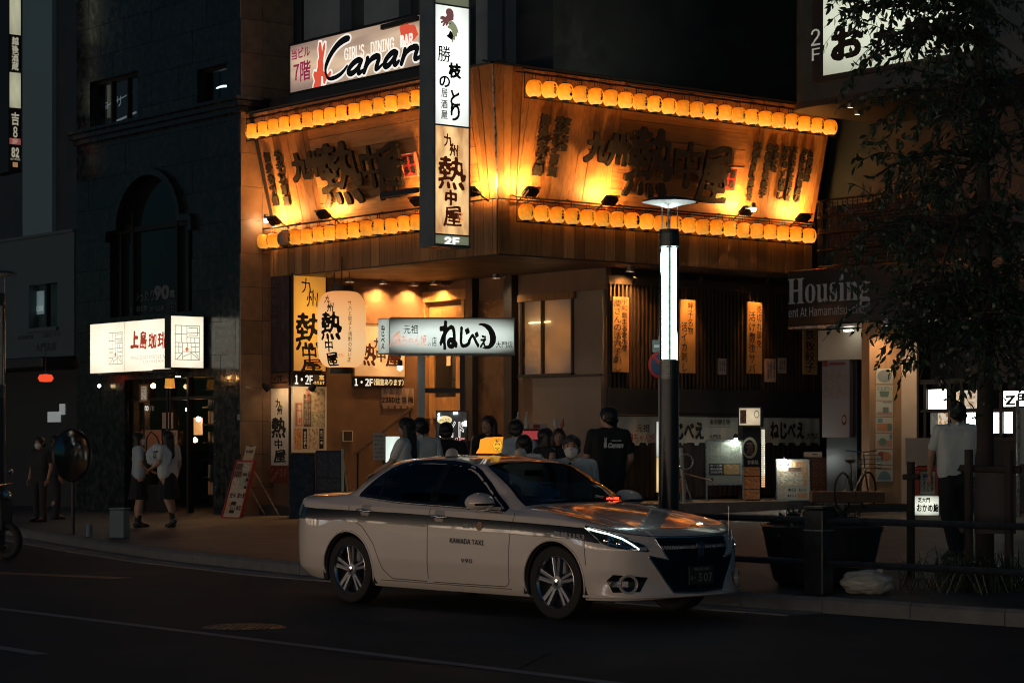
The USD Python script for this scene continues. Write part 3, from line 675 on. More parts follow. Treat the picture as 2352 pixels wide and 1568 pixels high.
def lantern_proto(k, ang):
    key = (k % len(WORDS), ang)
    P = UsdGeom.Xform.Define(stage, pathname('paper_lantern', None)); P.AddTranslateOp(opSuffix='c'); P.AddRotateZOp(opSuffix='c')
    t = P.GetPrim(); t.SetCustomDataByKey('category', 'paper lantern')
    obj('shade', lathe(lantern_profile(LR, LH, 11, .055), 28), M_lant, t, smooth=50)
    for z0, z1, nm in ((LH / 2 - .006, LH / 2 + .014, 'top_ring'), (-LH / 2 - .014, -LH / 2 + .006, 'bottom_ring')):
        obj(nm, lathe([(0, z0), (.058, z0), (.058, z1), (0, z1)], 20), M_black, t)
    obj('hanger', [tube([(s * .03, 0, LH / 2), (s * .03, 0, LH / 2 + .085), (0, 0, LH / 2 + .1)], .005, 5) for s in (-1, 1)], M_black, t)
    obj('lettering', wrap_text(WORDS[k % len(WORDS)], LR, LH, ang, .16, k), M_ink, t)
    return t
ORD = ['first', 'second', 'third', 'fourth', 'fifth', 'sixth', 'seventh', 'eighth', 'ninth', 'tenth', 'eleventh', 'twelfth', 'thirteenth', 'fourteenth', 'fifteenth', 'sixteenth', 'seventeenth', 'eighteenth', 'nineteenth', 'twentieth', 'twenty-first', 'twenty-second']
def lantern_row(F, off, p0, p1, n, face_ang, where, group, from_word, k0, rail_z, off_i=None):
    Fo = F.off(off); a0, b0 = Fo.at(*p0); a1, b1 = Fo.at(*p1)
    rz0 = math.atan2(F.u[1], F.u[0])
    for i in range(n):
        f = i / (n - 1); p = Fo.pt(a0 + (a1 - a0) * f, b0 + (b1 - b0) * f + rng.uniform(-.008, .008))
        lab = f'round orange paper lantern, {ORD[i]} from the {from_word}, {where}'
        rz = rz0 + rng.uniform(-.12, .12)
        if i == off_i: lab = f'unlit greyish paper lantern, {ORD[i]} from the {from_word}, {where}'
        k = (k0 + i) % len(WORDS); key = (k, face_ang, i == off_i)
        if key not in lant_protos:
            t = lantern_proto(k, face_ang); lant_protos[key] = t
            x = UsdGeom.Xformable(t); ops = x.GetOrderedXformOps(); ops[0].Set(Gf.Vec3d(*map(float, p))); ops[1].Set(math.degrees(rz)); tag(t, lab, None, group)
            if i == off_i: UsdShade.MaterialBindingAPI.Apply(stage.GetPrimAtPath(t.GetPath().AppendChild('shade'))).Bind(M_lant_off)
        else:
            t = dup(lant_protos[key], p, rz, lab); tag(t, None, None, group)
    # rails above and below the row
    rt = thing('lantern_rail', f'dark metal rails and hooks that carry the lanterns of the {where}', 'lantern rail', group='lantern rails')
    A, B = Fo.pt(a0 - .2, b0), Fo.pt(a1 + .15, b1)
    up, dn = np.array([0, 0, LH / 2 + .1]), np.array([0, 0, -LH / 2 - .03])
    obj('top_rail', tube([A + up, B + up], .016, 6), M_black, rt); obj('bottom_rail', tube([A + dn, B + dn], .013, 6), M_black, rt)
    nb = int((abs(a1 - a0)) / 1.3) + 1
    for i in range(nb + 1):
        q = A + (B - A) * (i / nb); d = rail_z
        obj('bracket', tube([q + up, q + up - F.n * d + np.array([0, 0, .05])], .012, 6), M_black, rt)
        obj('bracket', tube([q + up, q + dn], .008, 5), M_black, rt)
    if rail_z > .2: obj('cable', tube([A + up + (B - A) * s + np.array([0, 0, .03 - .05 * abs(math.sin(s * 31))]) for s in np.linspace(0, 1, 60)], .006, 4), M_black, rt)
FACE_R, FACE_L = .10, -.02
lantern_row(FR, .72, (1227, 203), (1906, 292), 22, FACE_R, 'upper right row', 'lanterns of the upper right row', 'corner', 0, .25)
lantern_row(FR, .17, (1209, 487), (1858, 541), 21, FACE_R, 'lower right row', 'lanterns of the lower right row', 'corner', 5, .15)
lantern_row(FL, .72, (580, 301), (957, 227), 15, FACE_L, 'upper left row', 'lanterns of the upper left row', 'far left end', 3, .25)
lantern_row(FL, .17, (603, 555), (957, 511), 14, FACE_L, 'lower left row', 'lanterns of the lower left row', 'far left end', 9, .15, off_i=2)

# ---------------------------------------------------------------- floodlights on arms, aimed at the boards
M_flood = glow('flood_lens', (1.0, .40, .095), 500.0)
def flood(p, F, lab, yaw=0.0, tilt=.92, rootdz=-.05):
    """p: lens centre; the lens looks back at the board and up"""
    d = -F.n * math.cos(tilt) + np.array([0, 0, 1]) * math.sin(tilt); d = d / np.linalg.norm(d)
    u = F.u * math.cos(yaw) + F.n * math.sin(yaw); v = np.cross(d, u); v /= np.linalg.norm(v)
    Ff = Frame(p, u, d, v)
    t = thing('floodlight', lab, 'floodlight', group='floodlights on the wooden fascia')
    t.GetAttribute('xformOp:translate').Set(Gf.Vec3d(0, 0, 0))
    obj('housing', Ff.place(bbx(-.13, .13, -.09, .09, -.075, -.004, .012)), M_black, t)
    obj('fin', [Ff.slab(-.11 + k * .044, -.10 + k * .044, -.08, .08, -.10, -.075) for k in range(6)], M_black, t)
    obj('lens', Ff.slab(-.105, .105, -.065, .065, -.004, .002), M_flood, t)
    q = p - d * .06 - v * .09
    root = q - F.n * .42; root[2] = q[2] - .12 + rootdz
    obj('bracket', [tube([Ff.pt(-.14, 0, -.04), Ff.pt(-.14, -.12, -.05), Ff.pt(.14, -.12, -.05), Ff.pt(.14, 0, -.04)], .009, 6), tube([Ff.pt(0, -.12, -.05), q * .4 + root * .6 + np.array([0, 0, .02]), root], .014, 6)], M_dark, t)
for F, x, y, off, lab in ((FR, 1216, 436, .36, 'black floodlight on an arm at the corner end of the right sign board'), (FR, 1398, 456, .36, 'black floodlight on an arm below the middle kanji of the right sign board'), (FR, 1712, 480, .36, 'floodlight with bare bright lamp right of the street lamp top'), (FR, 1842, 496, .36, 'floodlight at the far right end of the right sign board'),
                        (FL, 632, 502, .36, 'floodlight at the coffee shop end of the left sign board'), (FL, 746, 488, .36, 'black floodlight below the big kanji of the left sign board'), (FL, 962, 458, .36, 'black floodlight just left of the tall lit blade sign'), (FL, 1088, 436, .36, 'floodlight right of the blade sign, lighting the corner boards')):
    a, b = F.off(off).at(x, y); flood(F.pt(a, b, off), F, lab)
# two bare lamps that show from the street
def bare(p, lab, m=None):
    t = thing('spot_lamp', lab, 'lamp', p); obj('bulb', trimesh.creation.icosphere(2, .045), m or glow('spot_bulb', (1, .60, .28), 150.0), t); obj('socket', lathe([(0, .03), (.04, .03), (.04, .12), (0, .12)], 12), M_black, t); return t
a, b = FR.off(.5).at(1731, 481); bare(FR.pt(a, b, .5), 'small bare bright lamp hanging at the lower lantern rail, right of the street lamp')
a, b = FL.off(.25).at(611, 507); bare(FL.pt(a, b, .25), 'small bare bright lamp at the coffee shop end of the fascia')

# ---------------------------------------------------------------- the tall blade sign
def box_sign(name, label, cat, F, a0, a1, b0, b1, depth, panels, frame_m, rim=.03, side_m=None, parent=None, front=0.0):
    """a lit box: frame, faces; panels = (b0, b1, material, seed)"""
    t = thing(name, label, cat)
    obj('cabinet', F.slab(a0, a1, b0, b1, -depth, front - .02), side_m or frame_m, t)
    fr = []
    bs = sorted({b0, b1, *[p[0] for p in panels], *[p[1] for p in panels]})
    for q in ((a0, a0 + rim, b0, b1), (a1 - rim, a1, b0, b1)): fr.append(F.slab(*q, front - .02, front + .03))
    for b in bs: fr.append(F.slab(a0 + rim, a1 - rim, max(b0, b - rim / 2), min(b1, b + rim / 2), front - .02, front + .028))
    obj('frame', fr, frame_m, t)
    for p0, p1, m in panels:
        sh, uv = F.sheet(a0 + rim, a1 - rim, p0 + rim / 2, p1 - rim / 2, front + .012, 10, 10); obj('face_panel', sh, m, t, uv=uv)
    return t
def letters(t, F, s, a, b, h, m, c=.014, w=None, name='lettering', **k):
    mm = text_mesh(s, h, .003, **k) if w is None else fit_text(s, w, h, .003, **k)
    if mm is None: return
    mm.apply_translation([a, b, c]); obj(name, F.place(mm), m, t)
M_bf = mat('blade_frame', (.16, .18, .18), .4, metal=.6, var=.1)
M_bside = mat('blade_side', (.12, .145, .155), .45, var=.15, scale=2)
M_lb_white = lightbox('lit_white_face', (.95, 1.0, .93), 1.35, edge=.72, noise=.05)
M_lb_fire = lightbox('lit_fire_face', (1.0, .60, .24), .98, edge=.80, noise=.5, nscale=3.2, col2=(1.0, .33, .08))
M_lb_green = lightbox('lit_olive_face', (.34, .37, .21), .45, edge=.8, noise=.05)
FB = Frame(seen(995, 568, 34.4), uR, nR)
a0, b1 = FB.at(995, 3); a1, _ = FB.at(1078, 300); b0 = FB.at(995, 565)[1]
zt, zm, zg = FB.at(1036, 14)[1], FB.at(1036, 290)[1], FB.at(1036, 540)[1]
bl = box_sign('blade_sign', 'tall narrow lit blade sign, white above and flame orange below, at the building corner', 'sign', FB, a0, a1, b0, b1 + 1.6, .37, [(zt, b1 + 1.55, M_lb_green), (zm, zt, M_lb_white), (zg, zm, M_lb_fire), (b0 + .03, zg, M_lb_green)], M_bf, rim=.025, side_m=M_bside)
cx = (a0 + a1) / 2; S = a1 - a0
def bpos(x, y): return FB.at(x, y)
def bl_text(s, x, y, w, h, m, **k):   # w, h in picture units at the sign
    a, b = bpos(x, y); u = abs(FB.at(x + 10, y)[0] - FB.at(x, y)[0]) / 10; v = abs(FB.at(x, y + 10)[1] - FB.at(x, y)[1]) / 10
    letters(bl, FB, s, a, b, h * v, m, w=w * u, c=.016, **k)
M_inkgrey = mat('sign_ink', (.02, .022, .018), .6); M_inkbrown = glow('brush_ink', (.12, .022, .006), .35, (.05,.012,.006)); M_inkgrey2 = glow('pale_sign_ink', (.2, .22, .18), .6)
for s, x, y, w, h, m, k in (('勝', 1019, 124, 28, 36, M_inkgrey, dict(bold=0, brush=.2, size=72)), ('枝', 1043, 163, 28, 36, M_inkgrey, dict(bold=2, brush=.3)), ('の', 1020, 188, 24, 26, M_inkgrey, dict(bold=1)), ('と', 1044, 226, 22, 36, M_inkgrey, dict(bold=1)), ('り', 1044, 259, 22, 38, M_inkgrey, dict(bold=1)),
                         ('居', 1019, 214, 15, 20, M_inkgrey2, dict(bold=1)), ('酒', 1019, 240, 15, 20, M_inkgrey2, dict(bold=1)), ('屋', 1019, 264, 15, 20, M_inkgrey2, dict(bold=1)),
                         ('九', 1029, 322, 22, 30, M_inkbrown, dict(brush=.6,bold=1,size=48, seed=4)), ('州', 1041, 346, 20, 28, M_inkbrown, dict(brush=.6,bold=1,size=48, seed=5)), ('熱', 1037, 398, 64, 76, M_inkbrown, dict(bold=1, brush=.6, size=72, seed=6)), ('中', 1034, 454, 28, 36, M_inkbrown, dict(bold=2,size=48,brush=.6, seed=8)), ('屋', 1038, 497, 42, 48, M_inkbrown, dict(bold=1, brush=.6, size=72, seed=9)),
                         ('2F', 1037, 554, 34, 18, glow('lit_letter', (1, 1, .95), 1.1), dict(kind='latin', bold=2))):
    bl_text(s, x, y, w, h, m, **k)
M_sealorange = glow('seal_orange', (.9, .25, .05), .7)
bl_text('大衆', 1056, 492, 14, 10, M_sealorange); bl_text('酒場', 1056, 504, 14, 10, M_sealorange)
# the cockerel's head
def polyD(pts, F, c, th=.003):
    p = Polygon([F.at(x, y) for x, y in pts]).buffer(0); mm = extr(p, th); mm.apply_translation([0, 0, c]); return F.place(mm)
zc = lambda x, y: ((1000 + x / 2.306) / 1.08844, (y / 2.306) / 1.08844)
comb = [zc(*p) for p in ((262, 60), (272, 50), (290, 52), (302, 68), (306, 90), (304, 118), (290, 122), (276, 135), (268, 152), (258, 150), (262, 135), (248, 155), (240, 150), (248, 130), (234, 138), (230, 128), (244, 118), (228, 112), (228, 98), (244, 94), (258, 100), (266, 90), (260, 74))]
head = [zc(*p) for p in ((274, 130), (290, 120), (304, 128), (320, 150), (330, 175), (334, 196), (326, 190), (324, 215), (316, 212), (312, 235), (305, 230), (302, 256), (294, 236), (300, 205), (294, 180), (284, 168), (272, 166), (268, 158), (276, 148))]
beard = [zc(*p) for p in ((284, 178), (296, 190), (302, 212), (296, 234), (286, 228), (268, 214), (266, 204), (276, 200), (280, 188))]
obj('cockerel_comb', polyD(comb, FB, .016), glow('comb_red', (.20, .035, .03), .6), bl); obj('cockerel_head', polyD(head, FB, .016), glow('head_olive', (.36, .38, .20), .6), bl); obj('cockerel_wattle', polyD(beard, FB, .020), M_inkgrey, bl)
obj('cockerel_eye', polyD([zc(280, 134), zc(290, 140), zc(284, 144)], FB, .020), M_inkgrey, bl)
for bb in (b0 + .9, b1 - .2):
    obj('bracket', FB.place(bx(a0 + .1, a0 + .16, bb, bb + .08, -1.6, -.6)), M_dark, bl)

# ---------------------------------------------------------------- the pink dining bar sign
FCn = FL.off(.05)
M_lb_pink = lightbox('lit_pink_face', (.95, .66, .42), .66, edge=.62, noise=.35, nscale=2.2, col2=(.50, .22, .22))
aC0, bC0 = FCn.at(667, 215); _, bC1 = FCn.at(667, 107); aC1 = FCn.at(985, 100)[0]
cn = box_sign('bar_sign', 'long lit pink dining bar sign with script lettering and red rabbit silhouette', 'sign', FCn, aC0 - .03, aC1, bC0 - .04, bC1 + .04, .35, [(bC0 - .02, bC1 + .02, M_lb_pink)], M_dark, rim=.05)
obj('cabinet_base', FCn.slab(aC0 - .1, aC1, bC0 - .30, bC0 - .045, -.4, .04), M_dark, cn)
CW, CH = aC1 - aC0, bC1 - bC0
def cpt(x, y):  # zoomed reading of the sign -> plane
    return FCn.at((700 + x / 4.704) / 1.08844, (y / 4.704) / 1.08844)
def cpoly(pts, m, c, name, th=.003):
    mm = extr(Polygon([cpt(*p) for p in pts]).buffer(0), th); mm.apply_translation([0, 0, c]); obj(name, FCn.place(mm), m, cn)
M_maroon = glow('maroon_vinyl', (.36, .03, .09), .6, (.2, .02, .05)); M_redv = glow('red_vinyl', (.80, .10, .05), .8, (.5, .06, .03)); M_navy = mat('navy_vinyl', (.008, .012, .02), .5); M_whitev = glow('white_vinyl', (1, .95, .85), .85)
def ctext(s, x0, y0, x1, y1, m, c=.016, **k):
    (aa, ba), (ab, bb) = cpt(x0, y1), cpt(x1, y0); cxm = (aa + ab) / 2; w = ab - aa
    # heights read at the middle of the word
    p, q = cpt((x0 + x1) / 2, y1), cpt((x0 + x1) / 2, y0); letters(cn, FCn, s, cxm, (p[1] + q[1]) / 2, q[1] - p[1], m, c=c, w=w, **k)
ctext('当ビル', 146, 560, 360, 690, M_maroon, bold=1, size=56); ctext('7階', 168, 722, 370, 958, M_maroon, bold=1, size=64)
ctext("GIRL'S", 765, 548, 996, 690, M_whitev, kind='latin'); ctext('DINING', 1076, 470, 1345, 615, M_whitev, kind='latin'); ctext('BAR', 1425, 405, 1575, 545, M_whitev, c=.021, kind='latin', bold=2)
lips = [(1415, 330), (1440, 296), (1500, 270), (1535, 300), (1580, 292), (1600, 305), (1636, 410), (1560, 500), (1515, 530), (1470, 480), (1432, 420)]
cpoly(lips, M_redv, .0155, 'lips')
rab = [(470, 500), (490, 500), (500, 560), (505, 620), (512, 560), (530, 510), (540, 505), (538, 580), (520, 690), (515, 720), (520, 770), (515, 830), (545, 870), (575, 870), (600, 835), (612, 850), (605, 890), (560, 930), (535, 990), (520, 990), (515, 900), (495, 900), (490, 1030), (400, 1045), (405, 1000), (420, 960), (400, 880), (415, 840), (440, 850), (455, 780), (455, 720), (470, 680), (460, 580)]
cpoly(rab, M_redv, .0165, 'rabbit')
halo = Polygon([cpt(*p) for p in rab]).buffer(.035); mm = extr(halo, .003); mm.apply_translation([0, 0, .0128]); obj('rabbit_outline', FCn.place(mm), M_whitev, cn)
script = [[(815, 455, 20), (770, 470, 26), (690, 530, 24), (610, 640, 22), (560, 750, 20), (545, 830, 14), (560, 900, 10), (600, 930, 14), (680, 905, 16), (750, 850, 14), (800, 780, 10)],
          [(960, 720, 20), (900, 725, 22), (830, 800, 22), (820, 860, 22), (870, 860, 20), (940, 780, 18), (970, 715, 18), (940, 800, 18), (935, 860, 20), (985, 830, 12)],
          [(1040, 690, 20), (1020, 770, 18), (1000, 850, 20), (1040, 760, 16), (1110, 680, 22), (1170, 670, 22), (1160, 740, 22), (1140, 810, 20), (1175, 800, 14), (1215, 760, 10)],
          [(1370, 620, 20), (1310, 640, 22), (1250, 720, 22), (1245, 780, 22), (1290, 770, 20), (1350, 690, 18), (1385, 625, 18), (1360, 700, 18), (1360, 760, 20), (1410, 720, 12)],
          [(1480, 590, 20), (1460, 670, 18), (1440, 750, 20), (1480, 650, 16), (1550, 570, 22), (1620, 560, 22), (1610, 630, 22), (1600, 690, 20), (1660, 670, 14)]]
u = abs(cpt(900, 700)[0] - cpt(910, 700)[0]) / 10
sp = stroke_poly([[(*cpt(x, y), r * u * 1.0) for x, y, r in st] for st in script])
mm = extr(sp, .003); mm.apply_translation([0, 0, .0185]); obj('script_lettering', FCn.place(mm), M_navy, cn)
mm = extr(sp.buffer(.03), .003); mm.apply_translation([0, 0, .0145]); obj('script_outline', FCn.place(mm), M_whitev, cn)
# ---------------------------------------------------------------- signs around the entrance
def dtext(t, F, s, x0, y0, x1, y1, m, c=.014, name='lettering', **k):
    a0, a1, b0, b1 = F.rect(x0, y0, x1, y1); letters(t, F, s, (a0 + a1) / 2, (b0 + b1) / 2, b1 - b0, m, c=c, w=a1 - a0, name=name, **k)
def panel(name, t, F, x0, y0, x1, y1, m, c0=0.0, c1=.012, uv=True):
    a0, a1, b0, b1 = F.rect(x0, y0, x1, y1)
    if uv:
        sh, g_ = F.sheet(a0, a1, b0, b1, c1, 8, 8); obj(name, sh, m, t, uv=g_)
        if c1 - c0 > .008: obj(name + '_back', F.slab(a0, a1, b0, b1, c0, c1 - .003), M_dark, t)
    else: obj(name, F.slab(a0, a1, b0, b1, c0, c1), m, t)
    return a0, a1, b0, b1
def frame_of(t, F, x0, y0, x1, y1, w, m, c0=0.0, c1=.03, name='frame'):
    a0, a1, b0, b1 = F.rect(x0, y0, x1, y1)
    obj(name, [F.slab(a0 - w, a0, b0 - w, b1 + w, c0, c1), F.slab(a1, a1 + w, b0 - w, b1 + w, c0, c1), F.slab(a0, a1, b0 - w, b0, c0, c1), F.slab(a0, a1, b1, b1 + w, c0, c1)], m, t)
FP = FL.off(-.03)
M_dimposter = print_mat('dim_purple_poster', [(0, (.02, .012, .016)), (.5, (.05, .032, .04)), (.8, (.10, .06, .07))], 3.0, 2)
M_dimtext = mat('worn_grey_print', (.12, .09, .09), .7)
t = thing('unlit_sign', 'tall unlit dark sign with faded grey kanji, left of the yellow lit sign', 'sign')
panel('face_panel', t, FP, 621, 633, 666, 853, M_dimposter, 0, .03); frame_of(t, FP, 621, 633, 666, 853, .03, M_black)
dtext(t, FP, '九州熱中屋', 626, 640, 640, 750, M_dimtext, c=.032, vertical=True, brush=.8, seed=4, size=32); dtext(t, FP, '博多名物', 650, 690, 656, 760, M_dimtext, c=.032, vertical=True, size=24)
M_brownstrip = mat('brown_strip', (.17, .075, .03), .6); 
t = thing('floor_sign', 'unlit brown strip reading 1 2F under the dark sign', 'sign'); panel('face_panel', t, FP, 620, 856, 666, 886, M_brownstrip, 0, .03); dtext(t, FP, '1・2F', 623, 862, 652, 880, M_ink, c=.032, bold=1)
M_lb_yellow = lightbox('lit_yellow_face', (1.0, .40, .018), .88, edge=.62, noise=.18, nscale=1.6, col2=(.75, .20, .01))
FWs = FW.off(.02)
t = thing('lit_sign', 'tall lit yellow sign with large black brush kanji beside the big lantern', 'sign')
a0, a1, b0, b1 = panel('face_panel', t, FWs, 670, 632, 744, 852, M_lb_yellow, -.02, .06); frame_of(t, FWs, 670, 632, 744, 852, .02, M_black, 0, .07)
for s, x, y, w, h, k in (('九', 702, 656, 28, 34, dict(seed=4)), ('州', 713, 688, 26, 34, dict(seed=5)), ('熱', 706, 762, 62, 86, dict(seed=6, bold=1)), ('中', 706, 822 - 12, 34, 42, dict(seed=8, bold=1)), ('屋', 710, 842 - 7, 0, 0, None)):
    if k: dtext(t, FWs, s, x - w / 2, y - h / 2, x + w / 2, y + h / 2, M_ink, c=.064, brush=.6, size=80, **k)
dtext(t, FWs, '屋', 686, 802 + 22, 736, 850 + 3, M_ink, c=.064, brush=.6, size=64, bold=1, seed=9)
M_sealr = glow('seal_print', (.7, .06, .02), .5)
dtext(t, FWs, '大衆', 725, 818, 741, 827, M_sealr, c=.064, bold=1); dtext(t, FWs, '酒場', 725, 829, 741, 838, M_sealr, c=.064, bold=1)
M_litw = glow('lit_white_text', (1, .93, .78), .85); M_lito = glow('lit_orange_text', (1, .45, .06), .8)
M_blackstrip = mat('black_strip', (.018, .016, .015), .4)
t = thing('floor_sign', 'black lit strip reading 1 2F under the yellow sign', 'sign'); panel('face_panel', t, FWs, 670, 857, 746, 887, M_blackstrip, -.02, .05)
dtext(t, FWs, '1・2F', 674, 861, 715, 882, M_litw, c=.052, bold=1, kind='cjk'); dtext(t, FWs, '室', 729, 861, 741, 872, M_lito, c=.052, bold=1); dtext(t, FWs, 'あります', 718, 875, 742, 883, M_lito, c=.052, bold=1)
panel('patch', t, FWs, 717, 860, 728, 873, mat('tape_patch', (.30, .22, .20), .6), .05, .054, uv=False)
# white sign and menu poster under them
M_whitesign = mat('white_sign_board', (.66, .62, .55), .55, var=.05)
M_brownrim = mat('brown_rim', (.12, .06, .03), .5)
t = thing('wall_sign', 'white wall sign with black brush kanji over a red brown stair arrow panel', 'sign')
panel('face_panel', t, FP, 619, 892, 667, 1068, M_whitesign, 0, .03, uv=False); frame_of(t, FP, 619, 892, 667, 1108, .015, M_brownrim, 0, .045)
for s, x0, y0, x1, y1, sd in (('九', 636, 915, 650, 935, 4), ('州', 640, 932, 652, 952, 5), ('熱', 627, 958, 660, 1006, 6), ('中', 634, 1008, 652, 1030, 8), ('屋', 632, 1032, 660, 1062, 9)):
    dtext(t, FP, s, x0, y0, x1, y1, M_ink, c=.033, brush=.6, size=48, bold=1, seed=sd)
M_redbrown = mat('red_brown_panel', (.16, .028, .018), .55)
panel('base_panel', t, FP, 619, 1071, 667, 1108, M_redbrown, 0, .03, uv=False)
M_arrow = mat('arrow_paint', (.30, .12, .10), .6)
dtext(t, FP, '1F', 646, 1076, 664, 1093, M_arrow, c=.033, kind='latin', bold=1)
obj('stair_arrow', [FP.place(moved(extr(LineString(pts).buffer(.018, cap_style=2, join_style=2), .003), (0, 0, .032))) for pts in ([FP.at(622, 1092), FP.at(630, 1092 - 16)], [FP.at(624, 1103), FP.at(630, 1103), FP.at(630, 1095), FP.at(636, 1095), FP.at(636, 1086), FP.at(642, 1086), FP.at(642, 1078)])], M_arrow, t)
M_photo1 = print_mat('menu_photo_fish', [(0, (.05, .04, .03)), (.35, (.30, .22, .13)), (.55, (.62, .52, .38)), (.8, (.75, .68, .55))], 4, 1.5)
M_photo2 = print_mat('menu_photo_red', [(0, (.10, .03, .02)), (.4, (.55, .16, .06)), (.6, (.65, .42, .2)), (.85, (.72, .64, .5))], 5, 1.5)
M_photo3 = print_mat('menu_photo_green', [(0, (.06, .07, .05)), (.4, (.28, .30, .18)), (.6, (.55, .50, .36)), (.85, (.70, .68, .6))], 5, 1.5)
M_photo4 = print_mat('menu_photo_dark', [(0, (.015, .012, .012)), (.5, (.09, .05, .04)), (.7, (.35, .18, .08)), (.9, (.5, .42, .3))], 5, 1.5)
PHOTOS = [M_photo1, M_photo2, M_photo3, M_photo4]
t = thing('menu_board', 'large photo menu board of fish dishes under the yellow sign', 'menu board')
panel('board', t, FWs, 672, 890, 745, 1036, M_paper, -.02, .03, uv=False); frame_of(t, FWs, 672, 890, 745, 1036, .018, M_white, -.02, .045)
for nm, q, m in (('photo', (700, 893, 744, 945), M_photo1), ('photo', (714, 945, 744, 980), M_photo3), ('photo', (674, 984, 690, 1032), M_photo2), ('photo', (706, 984, 728, 1032), M_photo1), ('dark_caption', (693, 984, 703, 1030), M_ink), ('dark_caption', (731, 984, 741, 1030), M_ink), ('caption', (676, 925, 692, 978), mat('red_caption', (.60, .20, .13), .6)), ('dark_panel', (695, 905, 713, 980), mat('brown_caption', (.14, .09, .06), .6))):
    panel(nm, t, FWs, *q, m, .03, .034)
dtext(t, FWs, '辛旨し', 679, 928, 690, 975, M_whitesign, c=.037, vertical=True, bold=2, brush=.5); dtext(t, FWs, 'さしみ', 700, 896, 711, 922, mat('pink_print', (.6, .2, .18), .6), c=.037, vertical=True, bold=2, brush=.5)
for k, x in enumerate((698, 703, 708)): dtext(t, FWs, '九州直送鮮魚'[:5 + k % 2], x - 1.8, 912, x + 1.8, 974, M_paper, c=.037, vertical=True)
dtext(t, FWs, '本日の刺し', 695, 990, 701, 1028, M_white, c=.037, vertical=True, bold=1); dtext(t, FWs, '炙り一本', 733, 988, 739, 1020, M_white, c=.037, vertical=True, bold=1)
# two clip lamps over the white sign and the poster
for F_, x, y, lab in ((FP, 655, 905, 'black clip spotlight on an arm over the white kanji sign'), (FWs, 690, 905, 'black clip spotlight on an arm over the photo menu board')):
    t = thing('clip_lamp', lab, 'lamp', group='clip lamps'); t.GetAttribute('xformOp:translate').Set(Gf.Vec3d(0, 0, 0))
    a, b = F_.at(x, y)
    b += .12
    obj('arm', tube([F_.pt(a + .1, b + .1, .02), F_.pt(a + .08, b + .08, .35), F_.pt(a, b, .42)], .012, 6), M_black, t)
    h = moved(lathe([(0, .10), (.03, .10), (.055, .03), (.065, -.06), (.058, -.06), (.05, 0), (0, .02)], 16), rx=.0); hM = np.eye(4)
    d = (F_.n * .75 + np.array([0, 0, .66])); d /= np.linalg.norm(d); hM[:3, 2] = d; hM[:3, 0] = F_.u; hM[:3, 1] = np.cross(d, F_.u); hM[:3, 3] = F_.pt(a, b, .42)
    hh = h.copy(); hh.apply_transform(hM); obj('shade', hh, M_black, t)
    bb = moved(trimesh.creation.icosphere(2, .035), (0, 0, -.015)); bb.apply_transform(hM); obj('bulb', bb, glow('clip_bulb', (1, .60, .27), 170.0), t)
# lit advertisement deeper in the recess
M_lb_peach = lightbox('lit_peach_face', (1.0, .50, .16), .85, edge=.62, noise=.35, nscale=2.5, col2=(1.0, .30, .06))
t = thing('lit_sign', 'wide lit peach sign with dark brush kanji behind the big lantern', 'sign')
panel('face_panel', t, FWs, 809, 746, 924, 864, M_lb_peach, -.02, .08); frame_of(t, FWs, 809, 746, 924, 864, .02, M_brownrim, 0, .085)
for s, q, sd in (('九', (853, 776, 871, 800), 4), ('熱', (816, 788, 858, 840), 6), ('中', (858, 800, 880, 832), 8), ('屋', (880, 805, 916, 842), 9)): dtext(t, FWs, s, *q, M_inkbrown, c=.084, brush=.6, size=56, bold=1, seed=sd)
t = thing('floor_sign', 'dark strip reading 1 2F and rooms available under the peach sign', 'sign'); panel('face_panel', t, FWs, 809, 867, 924, 888, M_blackstrip, -.02, .05)
dtext(t, FWs, '1・2F', 811, 869, 853, 886, M_litw, c=.052, bold=1); dtext(t, FWs, '（個室あります）', 855, 870, 923, 885, glow('lit_cream_text', (1, .72, .30), .7), c=.052, bold=1)
# bottle banner
t = thing('bottle_banner', 'pale paper banner of bottle pictures and numbers on the recess wall', 'banner')
a0, a1, b0, b1 = panel('sheet', t, FWs, 877, 891, 950, 930, mat('banner_paper', (.42, .36, .32), .8), -.01, .008, uv=False)
for k, s in enumerate(('23', '30', '辻', '当', '梅')):
    x = 884 + k * 14.5; a, b = FWs.at(x, 912)
    obj('bottle_print', FWs.place(moved(extr(Polygon([(-.05, -.2), (.05, -.2), (.06, -.1), (.055, .06), (.025, .12), (.022, .2), (-.022, .2), (-.025, .12), (-.055, .06), (-.06, -.1)]), .002), (a, b - .02, .0085))), mat('bottle_print', (.30, .22, .20), .8), t)
    letters(t, FWs, s, a, b - .05, .13, M_ink, c=.0115, bold=1, kind='latin' if s.isdigit() else 'cjk')
